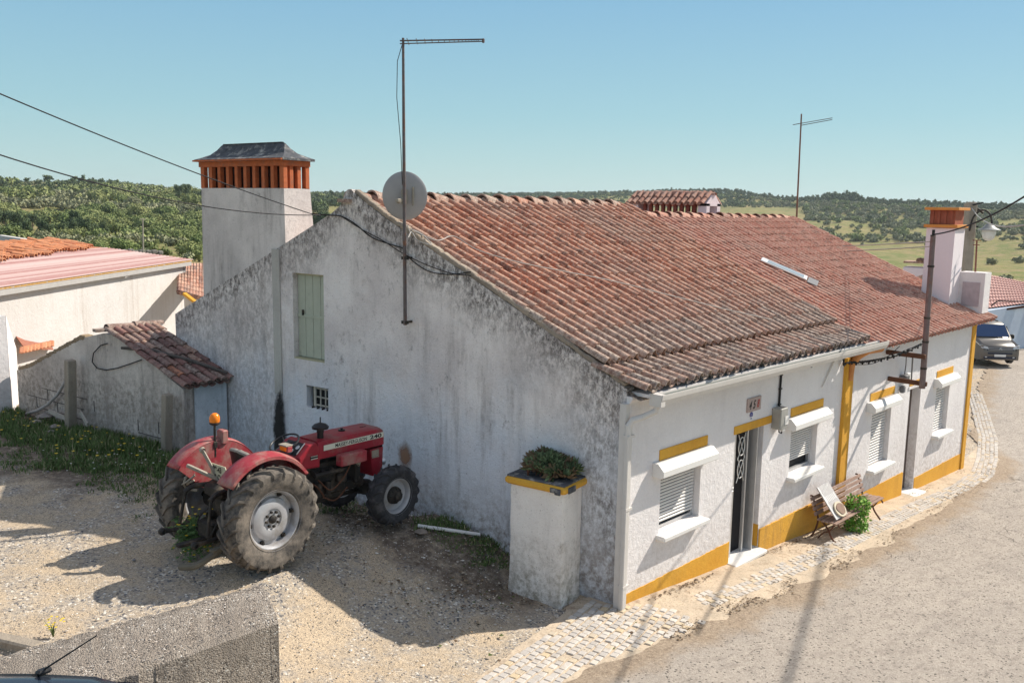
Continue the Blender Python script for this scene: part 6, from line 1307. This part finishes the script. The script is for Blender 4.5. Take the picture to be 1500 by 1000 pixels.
for (p, q) in (((-.46, .46, 1.12), (-.52, .62, 1.02)), ((-.5, .42, 1.05), (-.44, .6, .92)), ((-.52, .5, 1.15), (-.50, .55, .86))): m.tube(bez([p, ((p[0] + q[0]) / 2 - .08, (p[1] + q[1]) / 2, (p[2] + q[2]) / 2), q], 5), .016, 6)
m.tube(bez([(-.50, .40, 1.12), (-.6, .48, 1.02), (-.58, .6, .98), (-.48, .62, 1.08), (-.46, .5, 1.15)], 6), .014, 6); m.tube([(-.46, .40, .90), (-.5, .66, .88)], .02, 6)
m.build('hydraulic_lever', m_bone, tr_, local=True, smooth=True).location = (.12, 0, .0)
m = MB(); m.bbox((.42, -.40, .44), (.5, .18, .03), .008); m.bbox((.42, .40, .44), (.5, .18, .03), .008); m.tube([(.5, -.32, .44), (.5, -.3, .95)], .018, 6); m.tube(bez([(.62, -.2, .9), (.60, -.28, 1.1), (.56, -.3, 1.2)], 4), .010, 6); tb('footplate', m, m_iron)
for sd in (-1, 1): m = MB(); m.lathe([(.03, -.05), (.06, 0), (.065, .03), (.001, .05)], (2.30, sd * .20, .88), 'x', 16); tb('headlamp', m, m_alu, smooth=True)
# ================================================================== WEEDS
m_grass = leafy('grass_blades', (.07, .12, .035), (.15, .21, .07), (.36, .31, .18)); m_flower = simple('yellow_petals', (.80, .56, .03), .6, 0, .1, 3, 0); m_petal = simple('white_petals', (.72, .70, .62), .6, 0, .1, 3, 0)
def blade(m, p, h, a, lean, w=.006, c=None):
    d = Vector((math.cos(a), math.sin(a), 0)); s_ = Vector((-d.y, d.x, 0)) * w; q = p + d * lean * .4 + Vector((0, 0, h * .6)); e = p + d * lean + Vector((0, 0, h * (.85 if lean > h * .6 else 1)))
    m.add([p - s_, p + s_, q + s_ * .8, q - s_ * .8, e], [(0, 1, 2, 3), (3, 2, 4)], c)
mg = MB(); mf = MB(); rq = random.Random(17)
def tuft(x, y, n, h, spread, dry=.1):
    z = gz(x, y)
    for _ in range(n):
        px_, py_ = x + rq.gauss(0, spread), y + rq.gauss(0, spread); hh = h * rq.uniform(.4, 1.15); blade(mg, Vector((px_, py_, z - .02)), hh, rq.random() * 6.3, hh * rq.uniform(.1, .8), rq.uniform(.004, .011), (rq.random(), .95 if rq.random() < dry else rq.random() * .7, 0))
def flower(m, p, r):
    n = 6; m.add([p + Vector((0, 0, r * .15))] + [p + Vector((r * math.cos(6.283 * k / n), r * math.sin(6.283 * k / n), 0)) for k in range(n)] + [p - Vector((0, 0, r * .5))], [(0, 1 + k, 1 + (k + 1) % n) for k in range(n)] + [(7, 1 + (k + 1) % n, 1 + k) for k in range(n)])
zones = [((0, 600), (30, 640), 90, .16), ((20, 615), (110, 650), 170, .16), ((110, 630), (240, 665), 330, .20), ((60, 640), (250, 690), 360, .12), ((120, 665), (250, 720), 150, .06), ((0, 640), (60, 690), 60, .08), ((610, 738), (690, 775), 150, .09), ((560, 735), (620, 750), 60, .12), ((690, 780), (745, 830), 70, .05), ((640, 770), (740, 810), 60, .04), ((450, 715), (540, 750), 60, .08), ((230, 620), (330, 700), 90, .12), ((340, 700), (420, 720), 40, .1), ((180, 690), (300, 760), 60, .04)]
for (a, b, n, h) in zones:
    for _ in range(n):
        px, py = rq.uniform(a[0], b[0]), rq.uniform(a[1], b[1])
        p = gpt(px, py)
        if p.x > -.1 and py < 840 and p.y > 0: continue
        tuft(p.x, p.y, 16, h, .07)
tag(mg.build('grass', m_grass, fixn=False), 'green grass and weeds along the foot of the walls', kind='stuff')
mw_ = MB()
for (px, py) in [(115, 655), (120, 650), (122, 645), (108, 662), (132, 660), (96, 640), (112, 637), (190, 638), (205, 655), (175, 660), (50, 622), (20, 614), (6, 608), (3, 632), (12, 618), (196, 648), (150, 655), (133, 648), (84, 632), (60, 645), (130, 637), (128, 668), (160, 668), (27, 608)] + [(rq.uniform(0, 240), rq.uniform(606, 675)) for _ in range(30)]:
    p = gpt(px, py + 8); flower(mf, Vector((p.x, p.y, p.z + rq.uniform(.12, .22))), rq.uniform(.018, .034))
for (px, py) in [(170, 680), (178, 678), (190, 685), (230, 665), (236, 660), (240, 670), (225, 678), (140, 650)] + [(rq.uniform(60, 250), rq.uniform(640, 690)) for _ in range(24)]:
    p = gpt(px, py + 8); flower(mw_, Vector((p.x, p.y, p.z + rq.uniform(.08, .16))), rq.uniform(.012, .02))
tag(mf.build('yellow_wildflowers', m_flower, fixn=False), 'yellow wildflowers scattered through the weeds by the block wall', kind='stuff'); tag(mw_.build('white_wildflowers', m_petal, fixn=False), 'tiny white wildflowers in the weeds near the shed', kind='stuff')
# flowering weeds hanging on the tractor hitch
WB_ = empty('wild_plant', Vector(gpt(285, 815)), 0, 'bunch of green weeds with yellow flowers caught on the rear of the tractor', 'plant'); mg = MB(); mf = MB()
base = dp(283, 790, (gpt(283, 812) - Vector(CAM)).dot(Vector(RM[:, 2])) * .99)
for k in range(95):
    a = rq.random() * 6.3; d = (RT * math.cos(a) * rq.uniform(.05, .30) + Vector((0, 0, 1)) * rq.uniform(-.18, .30) + FW * rq.uniform(-.15, .15)); p0 = base + RT * rq.gauss(0, .06) + Vector((0, 0, rq.gauss(0, .05)))
    P = bez([p0, p0 + d * .5 + Vector((0, 0, .06)), p0 + d * .95 - Vector((0, 0, .03))], 3); mg.tube(P, .004, 4, True, (.5, .3, 0))
    for p in P[2:]:
        for q in range(4): mg_a = rq.random() * 6.3; s_ = Vector((math.cos(mg_a), math.sin(mg_a), rq.uniform(-.5, .5))) * rq.uniform(.03, .06); t2 = Vector((-s_.y, s_.x, .3 * s_.x)) * .28; mg.add([p, p + s_ * .5 + t2, p + s_, p + s_ * .5 - t2], [(0, 1, 2, 3)], (rq.random(), rq.random() * .78, 0))
    if k % 3 == 0: flower(mf, P[-1] + Vector((0, 0, .01)), .018)
for (px, py) in [(286, 752), (292, 745), (300, 752), (278, 758), (318, 762), (297, 765), (282, 742), (310, 745), (300, 800), (305, 806), (296, 798), (308, 799), (284, 812), (300, 822), (288, 828), (262, 768), (277, 755)]:
    p = dp(px, py, (base - Vector(CAM)).dot(Vector(RM[:, 2])) * .985); flower(mf, p, .022); mg.tube([p, p.lerp(base, .6)], .003, 4, True, (.4, .3, 0))
mg.build('foliage', leafy('weed_leaf', (.10, .18, .055), (.20, .30, .12), (.25, .24, .10)), WB_, fixn=False); mf.build('flowers', m_flower, WB_, fixn=False)
yw = gpt(78, 932); YW = empty('wild_plant', yw, 0, 'small yellow-flowering weed in dry litter beyond the parapet', 'plant'); mg = MB(); mf = MB()
for k in range(16): blade(mg, yw, rq.uniform(.08, .24), rq.random() * 6.3, rq.uniform(.02, .12), .008, (.6, .5, 0)); flower(mf, yw + Vector((rq.gauss(0, .05), rq.gauss(0, .05), rq.uniform(.1, .26))), .016)
mg.build('foliage', m_grass, YW, fixn=False); mf.build('flowers', m_flower, YW, fixn=False)
# white plastic pipe on the soil, stone, scrap
p, q = gpt(612, 773), gpt(703, 785); m = MB(); m.tube([p + Vector((0, 0, .04)), q + Vector((0, 0, .03))], .028, 8); tag(m.build('plastic_pipe', m_pvc), 'straight pale pipe lying in the weeds by the gable foot', 'pipe')
m = MB(); p = gpt(617, 783); m.add([(p.x + .12 * v[0], p.y + .14 * v[1], p.z + .04 + .07 * v[2]) for v in ico], icf); tag(m.build('stone', simple('brown_stone', (.30, .25, .21), .9, 0, .3, 9, .01)), 'single brown stone lying beside the pale pipe', 'stone')
# ================================================================== BENCH WITH BOARD AND PLANT
b0_, b1_ = yp(1186, 736, -.10), yp(1247, 711, -.10); BX0, BX1 = 5.75, 8.0; zb0 = gz(6.6, -.4)
BN = empty('street_bench', (6.6, -.4, zb0), 0, 'brown slatted bench with curved iron legs against the ochre plinth', 'bench')
bw = .045
def bpt(x, y, z): return Vector((x, y, z + gz(6.6, -.4)))
m = MB()
backp = [(-.16, .80), (-.19, .71), (-.22, .62), (-.25, .53)]; seatp = [(-.33, .44), (-.41, .43), (-.49, .43), (-.57, .44), (-.64, .43)]
for i, (y, z) in enumerate(backp): m.beam(bpt(BX0, y, z), bpt(BX1, y, z), .03, .07, Vector((0, .35, 1)), .006)
m.build('backrest', m_wood, BN); m = MB()
for i, (y, z) in enumerate(seatp): m.beam(bpt(BX0, y, z), bpt(BX1 + .02, y, z), .065, .03, (0, 0, 1), .006)
m.build('seat', m_wood, BN)
for x in (BX0 + .1, BX1 - .1):
    m = MB(); m.tube(bez([bpt(x, -.10, .84), bpt(x, -.15, .82), bpt(x, -.22, .6), bpt(x, -.28, .42), bpt(x, -.24, .2), bpt(x, -.14, 0)], 5), .018, 7); m.tube(bez([bpt(x, -.28, .41), bpt(x, -.5, .41), bpt(x, -.66, .41), bpt(x, -.70, .36)], 5), .016, 7); m.tube(bez([bpt(x, -.35, .41), bpt(x, -.48, .28), bpt(x, -.55, .15), bpt(x, -.68, 0)], 5), .018, 7); m.tube(bez([bpt(x, -.62, .41), bpt(x, -.52, .25), bpt(x, -.40, .18), bpt(x, -.28, .02)], 5), .014, 7)
    m.build('leg', m_rust, BN, smooth=True)
SB = empty('board', bpt(6.2, -.35, .48), 0, 'grey and white notice board leaning on the bench seat', 'sign board')
o_, u_, w_ = bpt(5.86, -.63, .49), Vector((1, .02, 0)).normalized(), (bpt(5.86, -.24, .98) - bpt(5.86, -.63, .49)).normalized(); nn = u_.cross(w_); nn = -nn if nn.y > 0 else nn
BWD, BHT = .52, .68
m = MB(); m.prism([o_, o_ + u_ * BWD, o_ + u_ * BWD + w_ * BHT, o_ + w_ * BHT], nn * -.015); m.build('panel', simple('grey_board', (.45, .43, .42), .6, 0, .25, 9, .001), SB)
m = MB(); rq = random.Random(4)
for k in range(7): a = o_ + u_ * (.05 + .062 * k) + w_ * (.34 + .01 * rq.random()) + nn * .003; m.prism([a, a + u_ * .045, a + u_ * .045 + w_ * .12, a + w_ * .12], nn * .002)
m.prism([o_ + u_ * .0 + nn * .003 + w_ * .0, o_ + u_ * .05 + nn * .003, o_ + u_ * .05 + w_ * .66 + nn * .003, o_ + w_ * .66 + nn * .003], nn * .002)
for k in range(9): a = o_ + u_ * (.08 + .04 * k) + w_ * (.52 + .012 * k) + nn * .003; m.prism([a, a + u_ * .025, a + u_ * .025 + w_ * .05, a + w_ * .05], nn * .002)
m.build('pale_marks', simple('pale_print', (.66, .64, .62), .6, 0, .1), SB)
m = MB(); P = [o_ + u_ * (.30 + .20 * math.cos(a)) + w_ * (.14 + .15 * math.sin(a)) + nn * .006 for a in [k * 6.283 / 18 for k in range(18)]]; m.prism(P, nn * .03); m.build('shell', simple('cream_shell', (.62, .54, .40), .6, 0, .2, 9, .003), SB)
m = MB(); P = [o_ + u_ * (.31 + .15 * math.cos(a) * (1 + .15 * math.sin(3 * a))) + w_ * (.14 + .11 * math.sin(a)) + nn * .037 for a in [k * 6.283 / 18 for k in range(18)]]; m.prism(P, nn * .012); m.build('brown_patch', simple('brown_patch', (.27, .17, .12), .7, 0, .3, 9, .003), SB)
BP = empty('potted_plant', bpt(7.0, -.5, .45), 0, 'bushy bright green plant spilling over the end of the bench', 'plant'); mg = MB(); rq = random.Random(23)
for k in range(1500):
    a = rq.random() * 6.283; r__ = abs(rq.gauss(0, .5)); u2 = rq.uniform(-.75, .42); c_ = bpt(6.98, -.56, .42) + Vector((math.cos(a) * .34 * rq.uniform(.3, 1) * (1 - .3 * abs(u2)), math.sin(a) * .24 * rq.uniform(.3, 1), u2 * .55))
    if c_.z < gz(7, -.5) + .03: continue
    s_ = Vector((rq.gauss(0, 1), rq.gauss(0, 1), rq.gauss(-.3, .6))).normalized() * rq.uniform(.035, .07); t2 = s_.cross(Vector((rq.gauss(0, 1), rq.gauss(0, 1), 1))).normalized() * s_.length * .42
    mg.add([c_, c_ + s_ * .5 + t2, c_ + s_, c_ + s_ * .5 - t2], [(0, 1, 2, 3)], (rq.random(), rq.random(), 0))
mg.build('foliage', leafy('bright_leaf', (.09, .24, .03), (.22, .42, .07), (.40, .48, .12)), BP, fixn=False)
mg = MB(); mg.bbox(bpt(7.0, -.46, .50), (.26, .2, .16), .03); mg.build('pot', m_rust, BP)
# ================================================================== VAN
VZ = gz(34, 6) if False else -1.28
vp = zp(1463, 536, VZ); VH = math.atan2(CAM[1] - vp.y, CAM[0] - vp.x) + R_(24)
VN = empty('parked_van', (vp.x, vp.y, VZ), VH, 'grey-beige van parked in front of the blue-shaded wall', 'van')
def vb(name, mb, mat, par=None, **k): return mb.build(name, mat, par or VN, local=True, **k)
m_van = simple('van_paint', (.17, .155, .14), .35, .25, .1, 3, 0); m_vglass = simple('van_glass', (.03, .06, .14), .05, 0, .1, 3, 0)
def vsec(x, w, zt, zb_=.32, tuck=.0, sh=1.0): return [(x, -w, zb_), (x, -w * 1.0, .62), (x, -w * .985, .95), (x, -w * (.97 if sh > .5 else .9) + tuck, min(zt - .05, 1.15)), (x, -w * .86 + tuck, zt - .10), (x, -w * .74 + tuck, zt), (x, w * .74 - tuck, zt), (x, w * .86 - tuck, zt - .10), (x, w * (.97 if sh > .5 else .9) - tuck, min(zt - .05, 1.15)), (x, w * .985, .95), (x, w, .62), (x, w, zb_)]
S_ = [vsec(.0, .78, .80, .36), vsec(-.06, .88, .92, .28), vsec(-.22, .93, 1.02, .26), vsec(-.62, .95, 1.12, .28), vsec(-.95, .95, 1.20, .3), vsec(-1.45, .95, 1.78, .3), vsec(-1.75, .95, 1.90, .3), vsec(-2.6, .95, 1.94, .3), vsec(-4.6, .94, 1.92, .3), vsec(-4.9, .90, 1.7, .4)]
m = MB(); nS = 12; vs = [p for s_ in S_ for p in s_]; m.add(vs, [(i * nS + k, i * nS + (k + 1) % nS, i * nS + nS + (k + 1) % nS, i * nS + nS + k) for i in range(len(S_) - 1) for k in range(nS)] + [tuple(range(nS)), tuple(range(len(vs) - nS, len(vs)))])
vb('body', m, m_van, smooth=True)
m = MB(); m.add([(-.985, -.80, 1.25), (-.985, .80, 1.25), (-1.44, .70, 1.79), (-1.44, -.70, 1.79)], [(0, 1, 2, 3)]); ws = vb('windscreen', m, m_vglass, fixn=False)
for o2 in (ws,): o2.location = (.035, 0, .02)
m = MB()
for sd in (-1, 1): m.add([(-1.15, sd * .945, 1.22), (-2.0, sd * .957, 1.22), (-2.0, sd * .90, 1.72), (-1.55, sd * .89, 1.70)], [(0, 1, 2, 3)]); m.add([(-2.1, sd * .957, 1.22), (-3.4, sd * .957, 1.22), (-3.4, sd * .90, 1.72), (-2.1, sd * .90, 1.72)], [(0, 1, 2, 3)])
vb('side_windows', m, m_vglass, fixn=False)
m = MB(); m.box((-.02, 0, .80), (.06, 1.20, .15)); m.box((.0, 0, .60), (.05, 1.10, .08)); m.box((-.01, 0, .40), (.06, 1.45, .10))
for sd in (-1, 1): m.bbox((-.07, sd * .70, .50), (.10, .24, .22), .02)
gr = vb('grille', m, simple('dark_blue_grille', (.03, .035, .06), .4))
m = MB(); m.box((.015, 0, .84), (.02, 1.3, .018)); m.box((.015, 0, .77), (.02, 1.1, .015))
for k in (0, .05): m.tube([(.03, -.07, .78 + k), (.03, 0, .82 + k), (.03, .07, .78 + k)], .012, 5)
for sd in (-1, 1): m.bbox((.0, sd * .62, .42), (.06, .1, .05), .01)
vb('chrome_trim', m, m_alu, gr)
for sd in (-1, 1):
    m = MB(); m.prism([(-.0, sd * .55, .80), (-.05, sd * .84, .84), (-.20, sd * .915, .98), (-.10, sd * .80, .98), (-.02, sd * .58, .90)], (.05, 0, 0)); vb('headlight', m, simple('headlight_glass', (.6, .6, .6), .15, .2, .1))
m = MB(); m.box((.035, 0, .50), (.015, .52, .11)); vb('number_plate', m, m_pvc)
for sd in (-1, 1):
    for x in (-.95, -3.95):
        m = MB(); m.lathe([(.19, -.1), (.30, -.11), (.335, -.08), (.335, .08), (.30, .11), (.19, .1)], (x, sd * .86, .335), 'y', 28); wv = vb('tyre', m, m_rubd, smooth=True)
        m = MB(); m.lathe([(.2, sd * .09), (.19, sd * .10), (.16, sd * .06), (.05, sd * .09), (.001, sd * .10)], (x, sd * .86, .335), 'y', 20)
        for k in range(6): a = k * 1.047; m.beam((x + .05 * math.cos(a), sd * .955, .335 + .05 * math.sin(a)), (x + .18 * math.cos(a), sd * .955, .335 + .18 * math.sin(a)), .03, .02, (0, 1, 0))
        m.build('rim', m_alu, wv, local=True)
m = MB()
for sd in (-1, 1): m.bbox((-1.30, sd * 1.05, 1.25), (.12, .2, .22), .03)
vb('mirror', m, m_black); m = MB(); m.tube([(-1.7, 0, 1.9), (-1.62, 0, 2.05)], .01, 5); m.beam((-1.9, -.6, 1.93), (-4.2, -.6, 1.96), .04, .03); m.beam((-1.9, .6, 1.93), (-4.2, .6, 1.96), .04, .03); vb('roof_rails', m, m_black)
# ================================================================== FOREGROUND PARAPET AND CAR
PZ = 2.15
PP = [zp(*p, PZ) for p in [(382, 854), (408, 907), (165, 995), (0, 957), (170, 918)]]
tl_, tr2, nearL, farL = PP[0], PP[1], PP[2], PP[3]
farL = zp(0, 958, PZ); dfar = (farL - tl_).normalized(); nearL = zp(166, 992, PZ); dn_ = (nearL - tr2).normalized()
m = MB(); rq = random.Random(1); N_ = 90; Lw = 5.0; vs = []
for i in range(N_ + 1):
    s_ = Lw * i / N_; a = tl_ + dfar * s_; b = tr2 + dn_ * s_; j = lambda: rq.gauss(0, .013)
    row = [a + Vector((0, 0, -2)), a + Vector((j(), j(), -.03)), a.lerp(b, .04) + Vector((0, 0, j())), a.lerp(b, .3) + Vector((0, 0, .035 + j())), a.lerp(b, .6) + Vector((0, 0, .03 + j())), a.lerp(b, .95) + Vector((0, 0, j())), b + Vector((j(), j(), -.03)), b + Vector((0, 0, -2))]
    vs += row
m.add(vs, [(i * 8 + k, i * 8 + k + 1, i * 8 + 9 + k, i * 8 + 8 + k) for i in range(N_) for k in range(7)] + [tuple(range(8))])
t = NT('pebbly_concrete', .95, 0, .1); v_ = t.voro(75, out='Color'); h_ = t.n('ShaderNodeSeparateColor'); t.l(v_, h_.inputs[0])
c = t.mix(h_.outputs[0], (.27, .23, .195), (.50, .435, .365)); c = t.mix(t.ramp(h_.outputs[1], .84, .88), c, (.09, .08, .075)); c = t.mix(t.ramp(h_.outputs[2], .93, .95), c, (.68, .64, .58))
c = t.mix(t.ramp(t.noise(2.2, 8, .75), .42, .6), c, t.mix(t.noise(60, 5, .8), (.20, .17, .145), (.40, .345, .29))); c = t.mix(t.math('MULTIPLY', t.ramp(t.noise(5, 9, .8), .56, .66), .6), c, (.12, .105, .09)); t.col(c); t.bump(t.math('ADD', t.noise(30, 8, .8), t.math('MULTIPLY', t.voro(75), -.8)), .02)
tag(m.build('parapet_wall', t.m, smooth=True), 'thick pebbly concrete parapet in the near left corner', 'wall')
m = MB(); rq = random.Random(31)
for k in range(2600):
    s_, f_ = rq.uniform(0, 3.4), rq.uniform(.03, .97); white = rq.random() < .13
    if k < 60: s_, f_ = rq.uniform(.35, 1.3), rq.uniform(.15, .6); white = True
    a = tl_ + dfar * s_; b = tr2 + dn_ * s_; p = a.lerp(b, f_); r_s = rq.uniform(.004, .010) * (1.3 if k < 60 else 1); m.add([(p.x + r_s * v[0], p.y + r_s * v[1], p.z + .028 + r_s * .4 * v[2]) for v in ico], icf, (.66, .60, .54) if white else rq.choice([(.2, .17, .15), (.45, .37, .3), (.32, .27, .23)]))
t = NT('embedded_pebble', .9); t.col(t.tint()); tag(m.build('pebbles', t.m, fixn=False), 'small pebbles set in the top of the concrete parapet', kind='stuff')
q0, q1 = zp(-40, 922, .98), zp(57, 944, .98); m = MB(); m.beam(q0 + Vector((0, 0, -.1)), q1 + Vector((0, 0, -.1)), .16, .22, (0, 0, 1), .02); tag(m.build('kerb_block', m_conc), 'short pale concrete kerb in dry litter at the left edge', 'kerb')
m = MB(); c_ = zp(60, 986, 2.42)
CR = empty('parked_car', (c_.x - .2, c_.y - 1.6, .95), 0, 'dark car roof with raked aerial at the bottom left corner', 'car')
cdir = RT; cback = -FW; cc_ = Vector((c_.x, c_.y, 2.42))
rows = []
prof_c = [(-.14, -.16), (-.07, -.06), (.0, .0), (.12, .018), (.5, .035), (1.2, .03), (1.8, -.04), (2.1, -.5), (2.2, -.9)]
xs = [(-.75, -.14), (-.68, -.05), (-.5, -.01), (0, 0), (.42, -.015), (.56, -.05), (.63, -.15), (.72, -.6), (.76, -1.2)]
vs = []
for (d_, hz) in prof_c:
    for (x_, hx) in xs: vs.append(cc_ + cdir * (x_ - .05) + cback * d_ + Vector((0, 0, hz + hx)))
nx_ = len(xs); m.add(vs, [(i * nx_ + k, i * nx_ + k + 1, i * nx_ + nx_ + 1 + k, i * nx_ + nx_ + k) for i in range(len(prof_c) - 1) for k in range(nx_ - 1)])
# tailgate, lower body
w0 = vs[0:nx_]
m.add([cc_ + cdir * -.82 - cback * .35 + Vector((0, 0, -1.45)), cc_ + cdir * .75 - cback * .35 + Vector((0, 0, -1.45)), cc_ + cdir * .75 + cback * 2.6 + Vector((0, 0, -1.45)), cc_ + cdir * -.82 + cback * 2.6 + Vector((0, 0, -1.45)), cc_ + cdir * -.82 - cback * .35 + Vector((0, 0, -.62)), cc_ + cdir * .75 - cback * .35 + Vector((0, 0, -.62)), cc_ + cdir * .75 + cback * 2.6 + Vector((0, 0, -.62)), cc_ + cdir * -.82 + cback * 2.6 + Vector((0, 0, -.62))], [(0, 1, 5, 4), (1, 2, 6, 5), (2, 3, 7, 6), (3, 0, 4, 7), (4, 5, 6, 7)])
car_b = m.build('body', simple('dark_car_paint', (.045, .055, .075), .15, .5, .1, 3, 0), CR, smooth=True)
m = MB(); m.add([cc_ + cdir * -.76 - cback * .15 + Vector((0, 0, -.13)), cc_ + cdir * .58 - cback * .15 + Vector((0, 0, -.14)), cc_ + cdir * .72 - cback * .34 + Vector((0, 0, -.6)), cc_ + cdir * -.8 - cback * .34 + Vector((0, 0, -.6))], [(0, 1, 2, 3)]); m.build('rear_window', m_vglass, CR, fixn=False)
m = MB(); a = cc_ + cdir * .02 + Vector((0, 0, .02)); m.bbox(a, (.10, .06, .035), .012); ab = a + Vector((0, 0, .01)); m.tube([ab, dp(142, 930, (ab - Vector(CAM)).dot(Vector(RM[:, 2])) * .98)], [.007, .0045], 6); m.build('aerial', m_black, CR)
for x in (-.7, .64):
    for d_ in (.2, 2.0):
        m = MB(); rotc = Matrix.Rotation(math.atan2(cdir.y, cdir.x), 3, 'Z'); m.lathe([(.18, -.1), (.3, -.1), (.31, 0), (.3, .1), (.18, .1)], cc_ + cdir * x + cback * d_ + Vector((0, 0, -1.16)), 'x', 20, rotc); m.build('tyre', m_rubd, CR)
# ================================================================== AIR
m = MB(); m.add([(x, y, z) for z in (-46, 70) for x, y in ((-2600, -2600), (4200, -2600), (4200, 4200), (-2600, 4200))], [(3, 2, 1, 0), (4, 5, 6, 7), (0, 1, 5, 4), (1, 2, 6, 5), (2, 3, 7, 6), (3, 0, 4, 7)])
hm = bpy.data.materials.new('haze'); hm.use_nodes = True; ht = hm.node_tree; ht.nodes.remove(ht.nodes['Principled BSDF']); hv = ht.nodes.new('ShaderNodeVolumePrincipled'); hv.inputs['Color'].default_value = (.80, .90, 1, 1); hv.inputs['Density'].default_value = .00013; hv.inputs['Anisotropy'].default_value = .2
ht.links.new(hv.outputs[0], ht.nodes['Material Output'].inputs['Volume']); tag(m.build('haze', hm), kind='stuff')
